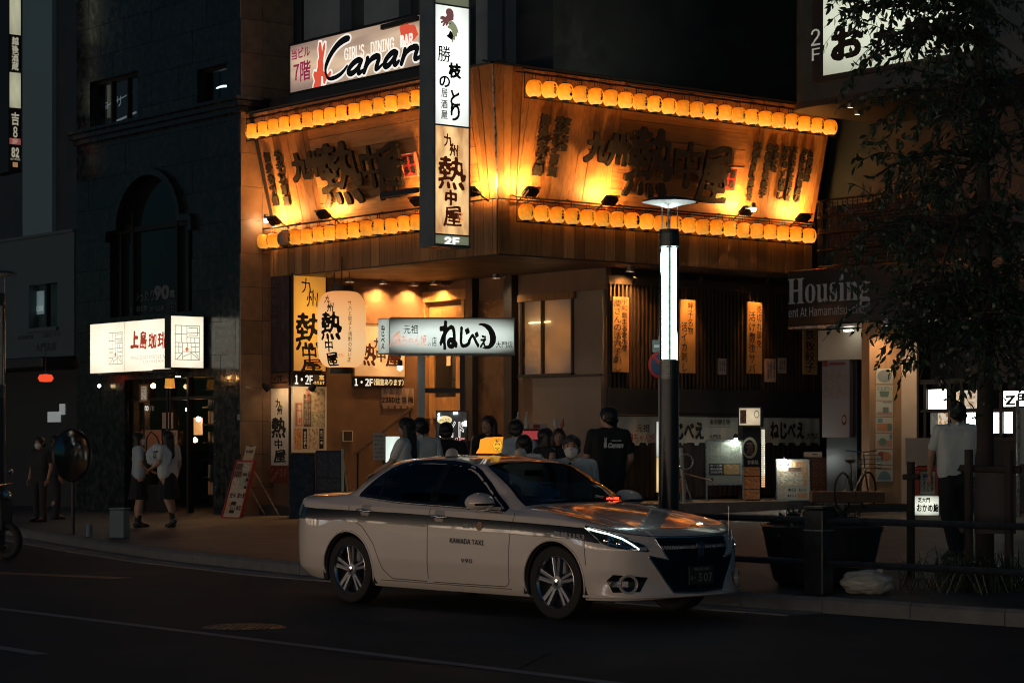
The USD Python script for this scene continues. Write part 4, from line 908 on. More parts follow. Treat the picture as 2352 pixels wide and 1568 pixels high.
# big paper lantern
lp = seen(785, 757, 39.3)
t = thing('big_lantern', 'very large pale paper lantern with black brush kanji hanging by the entrance', 'paper lantern', lp, math.atan2(-uL[1], -uL[0]) + .45)
BRAD, BH = .435, 1.36
def big_mat():
    n = {'c': ('texture_coordinate', {}), 'x': ('separate_xyz', {}), 'w': ('wave_texture', {'bands_direction': 'z', 'scale': 9.0, 'distortion': 0}), 'mr': ('map_range', {'from_min': -.68, 'from_max': .68, 'to_min': 0, 'to_max': 1}),
         'r': ('rgb_ramp', {'ramp': [(0, (1.0, .52, .20)), (.30, (1.0, .62, .30)), (.7, (1.0, .50, .18)), (1, (.8, .30, .08))]}), 'mw': ('map_range', {'from_min': 0, 'from_max': 1, 'to_min': .74, 'to_max': .92}), 'p': ('principled_bsdf', {'base_color': (.6, .5, .38), 'roughness': .7})}
    return usdkit.material(stage, '/World/Looks/big_lantern_paper', n, [('c.object', 'x.vector'), ('x.z', 'mr.value'), ('mr.result', 'r.fac'), ('c.object', 'w.vector'), ('w.fac', 'mw.value'), ('r.color', 'p.emission_color'), ('mw.result', 'p.emission_strength')], surface='p.BSDF')
zz = np.linspace(-BH / 2, BH / 2, 73); rr = .20 + (BRAD - .20) * np.clip(1 - np.abs(zz / (BH / 2)) ** 4.5, 0, 1) ** .5; rr[1::2] -= .005
obj('shade', lathe(np.c_[rr, zz], 48), big_mat(), t, smooth=60)
for z0, z1, nm in ((BH / 2 - .01, BH / 2 + .10, 'top_ring'), (-BH / 2 - .10, -BH / 2 + .01, 'bottom_ring')): obj(nm, lathe([(0, z0), (.21, z0), (.21, z1), (0, z1)], 32), M_black, t)
obj('hanger', [tube([(s * .15, 0, BH / 2 + .1), (s * .15, 0, BH / 2 + .35)], .008, 6) for s in (-1, 1)] + [tube([(0, 0, BH / 2 + .1), (0, 0, BH / 2 + .62)], .01, 6)], M_black, t)
def wrap_big(s, ang, z, w, h, **k):
    m = fit_text(s, w, h, .002, **k).subdivide_to_size(.06); V = m.vertices; zz_ = V[:, 1] + z
    r_ = .20 + (BRAD - .20) * np.clip(1 - np.abs(zz_ / (BH / 2)) ** 4.5, 0, 1) ** .5 + .004 + V[:, 2]; th = V[:, 0] / BRAD + ang
    return trimesh.Trimesh(np.c_[r_ * np.sin(th), -r_ * np.cos(th), zz_], m.faces, process=False)
cam_ang = math.atan2(0, 1)
lz = math.atan2(-uL[1], -uL[0]) + .45
base = math.atan2(math.cos(-math.pi / 2 - lz), -math.sin(-math.pi / 2 - lz))     # the side that faces the street
M_lanink = mat('lantern_ink', (.02, .008, .005), .8)
for s, da, z, w, h, sd in (('九', -.62, .53, .13, .14, 4), ('州', -.42, .38, .13, .17, 5), ('熱', -.40, .05, .42, .50, 6), ('中', -.48, -.30, .17, .23, 8), ('屋', -.40, -.54, .27, .25, 9)):
    obj('lettering', wrap_big(s, base + da, z, w, h, brush=.6, size=56, bold=1, seed=sd), M_lanink, t)
obj('lettering', wrap_big('サバと餃子と焼酎の旨い店', base + .42, -.05, .07, 1.08, vertical=True, size=32, brush=.4), M_lanink, t)
obj('seal', wrap_big('大衆酒場', base + .02, -.47, .11, .07, size=24), M_sealr, t)

# ---------------------------------------------------------------- the white light box on its post
M_lb_cool = lightbox('lit_cool_face', (.83, .95, .86), .98, edge=.30, noise=.10, nscale=3.5, col2=(.34, .42, .34), px=4.0)
FN = Frame(seen(895, 812, 35.0), (1, .02, 0), (.02, -1, 0))
aN, bN = FN.at(1181, 731)
nb_ = thing('light_box', 'white lit box sign with black brush hiragana hanging over the crowd', 'sign')
D_ = .42
obj('cabinet', prism_xy([FN.pt(0, 0, -.004)[:2], FN.pt(aN, 0, -.004)[:2], FN.pt(aN, 0, -D_)[:2], FN.pt(-.19, 0, -D_)[:2], FN.pt(-.19, 0, -.19)[:2]], FN.o[2], FN.o[2] + bN), M_bf, nb_)
sh, g_ = FN.sheet(0.006, aN - .006, .012, bN - .012, .002, 16, 10); obj('face_panel', sh, M_lb_cool, nb_, uv=g_)
Fs = Frame(FN.pt(-.19, 0, -.187), (FN.pt(0, 0, 0) - FN.pt(-.19, 0, -.19)) / np.linalg.norm([.19, .19]), (-.7, -.7, 0)); 
sh, g_ = Fs.sheet(0.004, .262, .012, bN - .012, .004, 6, 6); obj('side_panel', sh, lightbox('lit_cool_side', (.78, .88, .76), .62, edge=.6, noise=.1), nb_, uv=g_)
obj('rim', [FN.slab(0, aN, -.02, .0, -D_ + .02, .012), FN.slab(0, aN, bN, bN + .014, -D_ + .02, .012), FN.slab(aN, aN + .012, -.02, bN + .014, -D_ + .02, .012)], M_bf, nb_)
n6 = lambda x, y: ((900 + x / 4.356) / 1.08844, (640 + y / 4.356) / 1.08844)
def ntext(s, x0, y0, x1, y1, m, **k): p, q = n6(x0, y0), n6(x1, y1); dtext(nb_, FN, s, p[0], p[1], q[0], q[1], m, c=.004, **k)
M_orangev = glow('orange_vinyl', (.85, .25, .10), .75); M_greeni = mat('green_black_vinyl', (.012, .02, .014), .6)
ntext('元祖', 475, 752, 632, 845, M_greeni, brush=.5, size=40); ntext('鶏ちゃん焼', 375, 850, 725, 978, M_orangev, brush=.5, size=48, slant=.15); ntext('の', 738, 945, 772, 978, M_greeni, brush=.4); ntext('店', 785, 880, 835, 980, M_greeni, brush=.4)
obj('lettering', FN.place(moved(extr(stroke_poly([[(*FN.at(*n6(430, 825)), .012), (*FN.at(*n6(350, 900)), .008), (*FN.at(*n6(325, 995)), .004)]]), .003), (0, 0, .004))), M_orangev, nb_)
ntext('ね', 866, 700, 1062, 1020, M_greeni, bold=3, brush=.6, size=72); ntext('じ', 1085, 765, 1205, 1000, M_greeni, bold=3, brush=.4, size=64); ntext('べ', 1172, 822, 1298, 995, M_greeni, bold=3, brush=.4, size=64); ntext('え', 1305, 860, 1392, 1000, M_greeni, bold=3, brush=.4, size=64)
sw = [(1295, 745, .010), (1345, 748, .026), (1405, 785, .040), (1440, 850, .046), (1448, 915, .046), (1425, 970, .036), (1385, 1000, .018), (1340, 998, .010)]
obj('lettering', FN.place(moved(extr(stroke_poly([[(*FN.at(*n6(x, y)), r) for x, y, r in sw]], .06), .003), (0, 0, .004))), M_greeni, nb_)
ntext('大門店', 1480, 928, 1662, 1000, M_greeni, brush=.5, size=40)
mm = fit_text('ねじべえ', .09, .38, .003, vertical=True, size=40, bold=1, brush=.6); mm.apply_translation([.12, bN * .48, .006]); obj('lettering', Fs.place(mm), M_greeni, nb_)
px_, _ = FN.at(967, 850)
pz = ground_z(*FN.pt(px_, 0, -.3)[:2])
obj('post', FN.slab(px_ - .06, px_ + .06, pz - FN.o[2], .0, -.36, -.24), mat('pale_post', (.36, .38, .34), .5), nb_)
px2, _ = FN.at(1062, 850); obj('post', FN.slab(px2 - .04, px2 + .04, pz - FN.o[2], .0, -.34, -.26), M_black, nb_)
obj('crossbar', FN.slab(px_ + .06, px2 - .04, -.62, -.54, -.33, -.27), M_black, nb_)
obj('spot', [tube([FN.pt(.16, -.0, -.1), FN.pt(.16, -.16, -.1)], .012, 6)], M_black, nb_)
bare(FN.pt(.16, -.22, -.1), 'small cool bulb hanging under the white light box, left end', glow('cool_bulb', (.8, .95, 1.0), 14.0))

# ---------------------------------------------------------------- plaques and notices on the slatted wall
FSp = FS.off(.07)
def pl_mat(): return wood('plaque_wood', (.50, .29, .12), (.42, .23, .09), rand=.1)
M_plaque = pl_mat()
PL = [((1405, 682, 1442, 855), [('宇和島まる倉水産', 1424, 686, 1438, 806, .5), ('慶さんの活穴子刺し', 1407, 688, 1424, 852, 1)], 'pale wooden plaque with brush writing, nearest the grey panel'),
      ((1558, 688, 1595, 857), [('呼子名物', 1577, 695, 1589, 768, .5), ('活イカ刺し', 1562, 740, 1575, 852, 1)], 'wooden plaque with brush writing partly hidden by the street lamp'),
      ((1713, 694, 1748, 858), [('売切れ御免', 1735, 702, 1746, 798, .5), ('活け豊後サバ', 1717, 716, 1732, 855, 1)], 'spotlit wooden plaque with brush writing, just right of the street lamp'),
      ((1842, 700, 1875, 860), [('鉄板餃子', 1847, 758, 1868, 855, 1)], 'orange lit wooden plaque with four large characters beside the Housing fascia')]
M_plaqueink = mat('plaque_ink', (.03, .012, .006), .8)
for q, cols_, lab in PL:
    t = thing('wooden_plaque', lab, 'plaque', group='plaques on the slatted wall')
    t.GetAttribute('xformOp:translate').Set(Gf.Vec3d(0, 0, 0))
    a0, a1, b0, b1 = FSp.rect(*q); obj('board', FSp.place(bbx(a0, a1, b0, b1, 0, .035, .006)), M_plaque, t)
    for s, x0, y0, x1, y1, _ in cols_: dtext(t, FSp, s, x0, y0, x1, y1, M_plaqueink, c=.037, vertical=True, brush=.45, size=40)
M_spotw = glow('plaque_spot', (1.0, .42, .10), 9000.0)
for x, lab in ((1424, 'small spotlight above the plaque nearest the grey panel'), (1577, 'small spotlight above the plaque behind the street lamp'), (1730, 'small spotlight above the plaque right of the street lamp'), (1858, 'small spotlight above the plaque beside the Housing fascia')):
    a, b = FSp.at(x, 668); 
    t = thing('spotlight', lab, 'spotlight', FSp.pt(a, b + .16, .38), math.atan2(uR[1], uR[0]), group='spotlights above the plaques')
    obj('can', moved(lathe([(.028, -.05), (.034, -.05), (.034, .06), (0, .06), (0, .05), (.028, .045)], 14), rx=.5), M_black, t); obj('lamp', moved(moved(lathe([(0, 0), (.018, 0), (.018, .004), (0, .004)], 12), (0, 0, .03)), rx=.5), M_spotw, t)
    obj('stem', tube([(0, 0, .05), (0, .02, .40)], .008, 6), M_black, t)
for q, lab in (((1650, 823, 1668, 860), 'small pale notice on the slats left of the spotlit plaque'), ((1757, 824, 1782, 877), 'large pale notice on the slats right of the spotlit plaque'), ((1788, 822, 1806, 857), 'small pale notice on the slats, rightmost of three')):
    t = thing('paper_notice', lab, 'notice', group='notices on the slatted wall'); t.GetAttribute('xformOp:translate').Set(Gf.Vec3d(0, 0, 0))
    panel('sheet', t, FSp, *q, mat('notice_paper', (.46, .33, .27), .8), -.02, .004, uv=False)
    for k in range(3):
        x1 = q[2] - 3 - k * (q[2] - q[0]) * .28; dtext(t, FSp, 'お知らせ営業'[:4 + k], x1 - 3, q[1] + 5, x1, q[3] - 8, M_ink, c=.006, vertical=True, size=24)
# the white vinyl valance and dark pleated skirt
FV = FS.off(.16)
M_vinyl = mat('white_vinyl_cloth', (.50, .50, .43), .5, var=.15, scale=1.2)
val = thing('valance', 'long white vinyl valance with black and red brush lettering under the slatted wall', 'valance')
a0, a1, b0, b1 = FV.rect(1418, 956, 1882, 1016)
xs = np.linspace(a0, a1, 160); V = []
for a in xs:
    w = .018 * math.sin(a * 9) + .01 * math.sin(a * 23); V += [(a, b0 - .05 * (int(a * 7) % 2), w + .02), (a, b0, w + .016), (a, b1, w * .3)]
V = np.array(V); Fc = [(3 * i + j, 3 * (i + 1) + j, 3 * (i + 1) + j + 1, 3 * i + j + 1) for i in range(159) for j in range(2)]
obj('cloth', FV.place(trimesh.Trimesh(V, [f for q in Fc for f in ((q[0], q[1], q[2]), (q[0], q[2], q[3]))], process=False)), M_vinyl, val, smooth=True)
obj('rail', tube([FV.pt(a0, b1, 0), FV.pt(a1, b1, 0)], .02, 6), M_dark, val)
M_magenta = mat('magenta_print', (.30, .03, .05), .6)
def vt(s, x0, y0, x1, y1, m=M_ink, **k): dtext(val, FV, s, x0, y0, x1, y1, m, c=.05, **k)
vt('元祖', 1456, 974, 1488, 992, brush=.5); vt('鶏ちゃん焼', 1438, 994, 1500, 1020 - 4, M_magenta, brush=.5, size=44); vt('ねじべえ', 1520, 968, 1612, 1010, bold=2, brush=.6, size=48); vt('大門店', 1624, 997, 1652, 1008, brush=.4)
vt('奥飛騨名物', 1626, 962, 1672, 976, brush=.3); vt('ねじべえ', 1765, 968, 1842, 1008, bold=2, brush=.6, size=48); vt('大門店', 1848, 994, 1874, 1007, brush=.4); vt('鶏ちゃん焼', 1690, 994, 1756, 1014, M_magenta, brush=.5)
obj('print_border', [FV.slab(FV.at(1623, 970)[0], FV.at(1675, 970)[0], FV.at(1650, y)[1] - .006, FV.at(1650, y)[1], .046, .05) for y in (958.5, 980)], M_ink, val)
sk = thing('pleated_skirt', 'dark pleated curtain hanging below the white valance', 'curtain')
gz = ground_z(*FV.pt((a0 + a1) / 2, 0)[:2]) + .1
xs = np.linspace(a0, a1, 400); V = []
for i, a in enumerate(xs):
    w = .03 * (1 - abs(((a * 8) % 1) * 2 - 1)); V += [(a, gz + .12, w), (a, b0 - .01, w * .6)]
Fc = [(2 * i, 2 * i + 2, 2 * i + 3, 2 * i + 1) for i in range(399)]
obj('cloth', FV.place(trimesh.Trimesh(np.array(V), [f for q in Fc for f in ((q[0], q[1], q[2]), (q[0], q[2], q[3]))], process=False)), mat('brown_black_cloth', (.03, .022, .018), .8), sk, smooth=30)
# neon stand behind the crowd
FNs = Frame(seen(985, 1100, 34.2), (1, .05, 0), (.05, -1, 0))
ns = thing('neon_stand', 'dark glass sign stand with white neon writing and lit corners behind the crowd', 'neon sign')
a0, a1, b0, b1 = FNs.rect(1003, 945, 1072, 1120)
obj('glass_plate', FNs.slab(a0, a1, b0, b1, -.02, 0), mat('smoked_glass', (.03, .04, .045), .15), ns)
frame_of(ns, FNs, 1003, 945, 1072, 1120, .015, M_dark, -.03, .02)
M_neon = glow('neon_white', (1, .95, .9), 1.3); M_neonr = glow('neon_pink', (1, .25, .2), 1.3); M_led = glow('led_corner', (.9, 1.0, .95), 14.0); M_neony = glow('neon_cream', (1, .8, .35), .9)
for x, y, w, h in ((1008, 955, 4, 12), (1046, 949, 10, 5), (1069, 972, 4, 12), (1008, 1022, 4, 12)):
    aa, bb_ = FNs.at(x, y); k = 34.2 / FD; obj('led_bar', FNs.slab(aa - w * k / 2, aa + w * k / 2, bb_ - h * k / 2, bb_ + h * k / 2, .0, .02), M_led, ns)
aa, bb_ = FNs.at(1021, 964); obj('oval', FNs.place(moved(lathe([(0, 0), (.115, 0), (.115, .012), (0, .012)], 28), (aa, bb_, .002), s=(1, .55, 1))), M_neony, ns)
dtext(ns, FNs, 'みんなの', 1009, 960, 1033, 968, M_ink, c=.016, brush=.4)
def outline(s, x0, y0, x1, y1, m):
    p = text_poly(s, size=56, bold=1); bx0, by0, bx1, by1 = p.bounds; A0, A1, B0, B1 = FNs.rect(x0, y0, x1, y1)
    p = affinity.translate(affinity.scale(affinity.translate(p, -bx0, -by0), (A1 - A0) / (bx1 - bx0), (B1 - B0) / (by1 - by0), origin=(0, 0)), A0, B0)
    r_ = p.buffer(.003).difference(p.buffer(-.003)); mm = extr(r_, .01); mm.apply_translation([0, 0, .004]); obj('neon_tube', FNs.place(mm), m, ns)
outline('メイド', 1010, 968, 1066, 1004, M_neon); outline('4F', 1040, 1005, 1066, 1024, M_neonr)
# ---------------------------------------------------------------- the dark stone building with the coffee shop
pc = seen(553, 1100, 40.68)[:2]
FLB = Frame((pc[0], pc[1], 0), -uL, nL); FRS = Frame((pc[0], pc[1], 0), uR, nR)
M_granite = mat('polished_granite', (.016, .017, .020), .22, var=.35, scale=7, rand=.2)
M_granite2 = mat('honed_stone', (.20, .13, .085), .55, var=.25, scale=5, rand=.15)
M_frame = mat('bronze_frame', (.02, .018, .017), .35, metal=.5)
cof = thing('stone_building', 'dark stone clad building with arched window and coffee shop on its ground floor', 'building')
aE0 = FLB.at(175, 700)[0]
def hole(*q): a0, a1, b0, b1 = FLB.rect(*q); return sbox(a0, b0, a1, b1)
W1, W2 = hole(206, 176, 316, 300), hole(452, 150, 540, 232)
AR_c = hole(252, 520, 440, 722); a0_, b0_, a1_, b1_ = AR_c.bounds
arch = AR_c.union(affinity.scale(Point((a0_ + a1_) / 2, b1_).buffer(1, 24), (a1_ - a0_) / 2 * .74, 1.0).intersection(sbox(-50, b1_ - .01, 50, 30)))
DOOR = hole(285, 868, 490, 1195); aD0, bD0, aD1, bD1 = DOOR.bounds; DOOR = sbox(aD0, 0, aD1, bD1)
wallp = sbox(aE0, .1, 0, 13.5).difference(union_all([W1, W2, arch, DOOR]))
mm = extr(wallp, .3); mm.apply_translation([0, 0, -.36]); obj('wall', FLB.place(mm), M_granite, cof)
obj('wall', FRS.slab(0, 1.2, .1, 13.5, -.5, -.05), M_granite, cof)
obj('wall', prism_xy([FLB.pt(aE0, 0, -3.2)[:2], FLB.pt(-.1, 0, -3.2)[:2], FLB.pt(-.1, 0, -9)[:2], FLB.pt(aE0, 0, -9)[:2]], .1, 13.5), M_towerdark, cof)
r_ = random.Random(5); z = .12; row = 0
while z < 10.2:
    h = .62; a = aE0 + (0 if row % 2 else -.5)
    while a < 0:
        pcx = sbox(max(a, aE0) + .004, z + .004, min(a + 1.0, 0) - .004, z + h - .004).intersection(wallp)
        if pcx.area > .01:
            mm = extr(pcx, .045 + r_.uniform(-.003, .003)); mm.apply_translation([0, 0, -.05]); obj('stone_slab', FLB.place(mm), M_granite, cof)
        a += 1.0
    obj('stone_slab', FRS.slab(.004, .46, z + .004, z + h - .004, -.045, r_.uniform(-.002, .003)), M_granite2, cof)
    obj('stone_slab', FRS.slab(.468, 1.15, z + .004, z + h - .004, -.045, r_.uniform(-.002, .003)), M_granite2, cof)
    z += h; row += 1
zc_ = FLB.at(550, 238)[1]
for k, (d, h0, h1) in enumerate(((.10, -.16, -.06), (.18, -.06, .04), (.26, .04, .10))):
    obj('cornice', FLB.slab(aE0, d, zc_ + h0, zc_ + h1 - .003, -.02, d), M_granite, cof); obj('cornice', FRS.slab(.0, .5, zc_ + h0, zc_ + h1 - .003, .005, d), M_granite, cof)
def wnd(q, n, name='window'):
    a0, b0, a1, b1 = q.bounds; w = part_group(name, cof)
    obj('pane', FLB.sheet(a0, a1, b0, b1, -.2)[0], M_glass, w)
    for k in range(n + 1): a = a0 + (a1 - a0) * k / n; obj('mullion', FLB.slab(a - .03, a + .03, b0, b1, -.24, -.14), M_frame, w)
    obj('sill', FLB.slab(a0 - .05, a1 + .05, b0 - .07, b0 - .003, -.2, .06), M_granite, w); obj('head', FLB.slab(a0, a1, b1 - .06, b1, -.24, -.13), M_frame, w); return w, (a0, a1, b0, b1)
w, q = wnd(W1, 3)
M_room = mat('dark_room', (.05, .055, .06), .8)
for qq in (W1, W2): 
    a0, b0, a1, b1 = qq.bounds; obj('room_back', FLB.slab(a0 - .3, a1 + .3, b0 - .3, b1 + .3, -1.75, -1.7), M_room, cof)
M_neonb = glow('pale_neon', (.55, .75, .85), .10); M_winlit = glow('lit_interior_edge', (.75, .78, .6), .45)  # emission for the reflections drawn behind the upper pane
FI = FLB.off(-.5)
mm = text_mesh('ヒューリ', .26, .004, slant=.0, size=40); a, b = FI.at(252, 238); mm.apply_translation([a, b, 0]); obj('interior_lettering', FI.place(mm), M_neonb, w)  # glowing letters imitate a lit sign across the road mirrored in the glass
obj('interior_stair', [FI.place(moved(extr(LineString([FI.at(*p) for p in pts]).buffer(wd), .02), (0, 0, -.05))) for pts, wd in (([(238, 290), (308, 258)], .02), ([(238, 245), (300, 212)], .008), ([(250, 318), (308, 285)], .012))], M_neonb, w)  # glowing bars imitate an awning mirrored in the glass, no stair inside
a, b = FI.at(296, 306); obj('lit_landing', FI.slab(a - .16, a + .10, b - .03, b + .09, -.05, 0), M_winlit, w)  # glowing patch drawn with the reflections
w, q = wnd(W2, 1)
obj('ceiling_lamp', FI.place(moved(extr(stroke_poly([[(*FI.at(468, 200), .01), (*FI.at(482, 195), .022), (*FI.at(504, 194), .014)]]), .02), (0, 0, -.3))), glow('strip_lamp', (.85, 1, .95), 1.3), w)  # glowing streak imitates a lamp mirrored in this dark pane
# arched window with seat numbers on its glass
w = part_group('arched_window', cof)
obj('glass', FLB.place(moved(extr(arch, .01), (0, 0, -.2))), mat('black_window', (.010, .011, .014), .08), w)
for a in (a0_ + .25, a0_ + .72, a1_ - .72, a1_ - .3): obj('mullion', FLB.slab(a - .035, a + .035, b0_, b1_ + .35, -.19, -.1), M_frame, w)
obj('transom', FLB.slab(a0_, a1_, b1_ - .05, b1_ + .05, -.19, -.12), M_frame, w)
obj('arch_mould', FLB.place(moved(extr(arch.buffer(.13).difference(arch).intersection(sbox(-50, b1_ - .2, 50, 30)), .14), (0, 0, -.04))), M_granite, w)
M_faint = mat('pale_glass_print', (.10, .12, .13), .7)
FG = FLB.off(-.185)
for s, q, k in (('ゆったり', (308, 668, 354, 692), {}), ('90', (355, 655, 389, 688), dict(kind='latin', bold=3)), ('席', (389, 665, 402, 684), dict(bold=1)), ('1F●28席', (300, 702, 338, 716), {}), ('2F 62席', (345, 702, 378, 715), {}), ('◎50席', (382, 686, 411, 700), {}), ('◎12席', (382, 702, 411, 716), {})):
    a0, a1, b0, b1 = FG.rect(*q); letters(w, FG, s, (a0 + a1) / 2, (b0 + b1) / 2, b1 - b0, M_faint, w=a1 - a0, c=.002, **k)
# lit box sign and blade sign of the coffee shop
M_lb_cream = lightbox('lit_cream_face', (1.0, .93, .72), 1.15, edge=.85, noise=.06, col2=(1, .72, .38))
FK = FLB.off(.42)
t = thing('light_box', 'long lit cream coffee shop box sign with red brush kanji and grid emblem', 'sign')
a0, a1, b0, b1 = FK.rect(207, 738, 392, 853); obj('cabinet', FK.slab(a0 - .02, a1, b0 - .02, b1 + .02, -.36, -.01), M_dark, t)
am = a0 + (a1 - a0) * .44
for p0, p1 in ((a0, am - .004), (am + .004, a1)): sh, g_ = FK.sheet(p0, p1, b0, b1, .0, 8, 8); obj('face_panel', sh, M_lb_cream, t, uv=g_)
M_gridink = glow('emblem_line', (.45, .42, .30), .30)
def emblem(t, F, x0, y0, x1, y1, c, wd):
    a0, a1, b0, b1 = F.rect(x0, y0, x1, y1); X = lambda u: a0 + (a1 - a0) * u; Y = lambda v: b1 - (b1 - b0) * v
    L_ = [[(0, 0), (1, 0), (1, 1), (0, 1), (0, 0)], [(.48, 0), (.48, .5)], [(.48, .2), (1, .2)], [(.56, .06), (.92, .06), (.92, .28), (.56, .28)], [(0, .5), (1, .5)], [(.5, .34), (1, .34)], [(.64, .34), (.64, .5)], [(.8, .34), (.8, .5)], [(.25, 0), (.25, .5)], [(0, .25), (.48, .25)], [(.3, .5), (.3, 1)], [(.0, .62), (.3, .62)], [(.15, .5), (.15, .8)], [(.0, .8), (.3, .8)], [(.5, .5), (.5, .62)], [(.65, .5), (.65, 1)], [(.3, .76), (1, .76)], [(.65, .62), (1, .62)], [(.82, .5), (.82, .76)], [(.3, .92), (.65, .8)], [(.65, .78), (1, 1)], [(.05, 1), (.28, .82)], [(.82, .78), (.95, .9)]]
    obj('emblem', [F.place(moved(extr(LineString([(X(u), Y(v)) for u, v in l]).buffer(wd, cap_style=3, join_style=2), .003), (0, 0, c))) for l in L_], M_gridink, t)
    obj('emblem_dot', F.place(moved(extr(Point(X(.48), Y(.69)).buffer((a1 - a0) * .07), .003), (0, 0, c + .001))), glow('emblem_red', (.85, .18, .04), .8), t)
emblem(t, FK, 251, 764, 282, 836, .003, .006)
M_redk = glow('red_brush', (.55, .07, .03), .6, (.4, .03, .02))
dtext(t, FK, '上', 300, 760, 319, 800, M_redk, c=.003, bold=3, brush=.6, size=56); dtext(t, FK, '島', 321, 760, 338, 802, M_redk, c=.003, bold=1, brush=.6, size=56); dtext(t, FK, '珈', 341, 764, 360, 800, M_redk, c=.003, bold=1, brush=.6, size=56); dtext(t, FK, '琲', 362, 762, 384, 800, M_redk, c=.003, bold=1, brush=.6, size=56)
M_smallp = glow('small_print', (.5, .36, .26), .6)
dtext(t, FK, 'PRECIOUS COFFEE MOMENT', 303, 815, 410, 823, M_smallp, c=.003, kind='latin'); dtext(t, FK, 'Est.1933 KOBE', 330, 826, 385, 832, M_smallp, c=.003, kind='latin')
FK2 = Frame(seen(393, 843, 41.08), uR, nR); q1 = FK2.at(467, 727)
t = thing('blade_sign', 'lit cream square blade sign with grid emblem beside the coffee shop box sign', 'sign')
obj('cabinet', FK2.slab(-.015, q1[0] + .015, -.015, FK2.at(393, 725)[1] + .015, -.22, -.01), M_dark, t)
sh, g_ = FK2.sheet(0, q1[0], 0, FK2.at(393, 725)[1], .0, 10, 10); obj('face_panel', sh, M_lb_cream, t, uv=g_)
emblem(t, FK2, 402, 748, 458, 826, .003, .007)
obj('bracket', [FK2.slab(.1, .16, -.08, -.02, -.9, -.05)], M_dark, t)
obj('lamp_housing', tube([FK2.pt(.2, -.02, -.1), FK2.pt(.2, -.16, -.1)], .05, 10), M_black, t); obj('lamp', moved(lathe([(0, 0), (.042, 0), (.042, .01), (0, .01)], 14), FK2.pt(.2, -.175, -.1)), glow('pillar_spot', (1, .45, .14), 210.0), t)
# shop front
sf = part_group('shop_front', cof)
obj('glass', FLB.sheet(aD0, aD1, .25, bD1, -.22)[0], M_glass, sf)
for x in (290, 315, 368, 375, 415, 482): a, _ = FLB.at(x, 1000); obj('post', FLB.slab(a - .035, a + .035, .2, bD1, -.27, -.15), M_frame, sf)
obj('transom', FLB.slab(aD0, aD1, bD1 - .42, bD1 - .36, -.26, -.16), M_frame, sf)
obj('kick_panel', FLB.slab(aD0, FLB.at(365, 1000)[0], .2, .75, -.26, -.17), M_frame, sf)
room = part_group('shop_interior', cof)
obj('back_wall', FLB.slab(aD0 - .3, aD1 + .3, .1, 4, -3.1, -3.0), mat('cafe_wall', (.10, .06, .04), .7), room)
obj('ceiling', FLB.slab(aD0 - .3, aD1 + .3, bD1 + .05, bD1 + .1, -3.1, -.4), M_dark, room); obj('floor', FLB.slab(aD0 - .3, aD1 + .3, .1, .22, -3.1, -.25), mat('cafe_floor', (.08, .05, .035), .4), room)
aR0, aR1 = FLB.at(424, 1000)[0], FLB.at(476, 1000)[0]
sd = random.Random(8)
gm = [mat(f'goods_{k}', c, .6) for k, c in enumerate(((.55, .36, .18), (.62, .52, .38), (.30, .12, .06), (.50, .42, .30), (.20, .22, .22), (.66, .28, .10)))]
for k in range(7):
    zz_ = .55 + k * .34
    obj('shelf', FLB.slab(aR0 - .1, aR1 + .2, zz_, zz_ + .025, -.95, -.45), M_frame, room)
    a = aR0 - .05
    while a < aR1 + .1:
        w_ = sd.uniform(.06, .17); h = sd.uniform(.1, .26)
        if sd.random() < .8: obj('goods', FLB.place(bbx(a, a + w_, zz_ + .026, zz_ + .026 + h, -.8, -.55, .008)), sd.choice(gm), room)
        a += w_ + sd.uniform(.01, .1)
M_cafelamp = glow('cafe_lamp', (1, .48, .16), 60.0)
for x, y, d in ((432, 940, -.62), (448, 1010, -.62), (456, 962, -1.2)):
    Fd_ = FLB.off(d); a, b = Fd_.at(x, y); obj('pendant', Fd_.place(moved(trimesh.creation.icosphere(1, .05), (a, b, 0))), M_cafelamp, room)
a, b = FLB.off(-1.4).at(452, 970); obj('lit_screen', FLB.off(-1.4).slab(a - .1, a + .22, b - .25, b + .1, 0, .02), glow('cafe_glow', (1, .42, .10), .55), room)
def bulb_at(F, off, x, y, lab, m, r=.05):
    a, b = F.off(off).at(x, y); p = F.pt(a, b, off)
    t = thing('wall_lamp', lab, 'lamp', p); obj('bulb', trimesh.creation.icosphere(2, r), m, t); obj('arm', tube([(0, 0, r), (0, 0, r + .05), tuple(-F.n * (off + .1) + np.array([0, 0, r + .07]))], .012, 6), M_black, t); return t
M_bulb = glow('cafe_bulb', (1, .70, .36), 13.0)
bulb_at(FLB, .15, 228, 886, 'small globe lamp below the left end of the coffee box sign', M_bulb, .035)
bulb_at(FLB, .15, 352, 886, 'globe lamp with a halo beside the small framed notice', M_bulb)
a, b = FLB.off(.25).at(390, 880); t = thing('brass_lamp', 'brass shaded lamp over the coffee shop door', 'lamp', FLB.pt(a, b, .25))
obj('shade', lathe([(.07, -.09), (.10, -.09), (.085, .09), (.06, .09)], 20), glow('brass_glow', (1, .40, .05), .55, (.5, .3, .08)), t); obj('bulb', moved(trimesh.creation.icosphere(1, .04), (0, 0, -.03)), M_cafelamp, t); obj('arm', tube([(0, 0, .09), (0, 0, .16), tuple(-FLB.n * .5 + np.array([0, 0, .16]))], .012, 6), M_black, t)
FN2 = FLB.off(-.16)
t = thing('framed_notice', 'small framed emblem notice under the coffee box sign', 'notice'); panel('sheet', t, FN2, 323, 884, 342, 922, mat('warm_notice', (.45, .25, .14), .7), 0, .02, uv=False); frame_of(t, FN2, 323, 884, 342, 922, .02, M_brownrim, 0, .03); emblem(t, FN2, 327, 888, 338, 917, .022, .006)
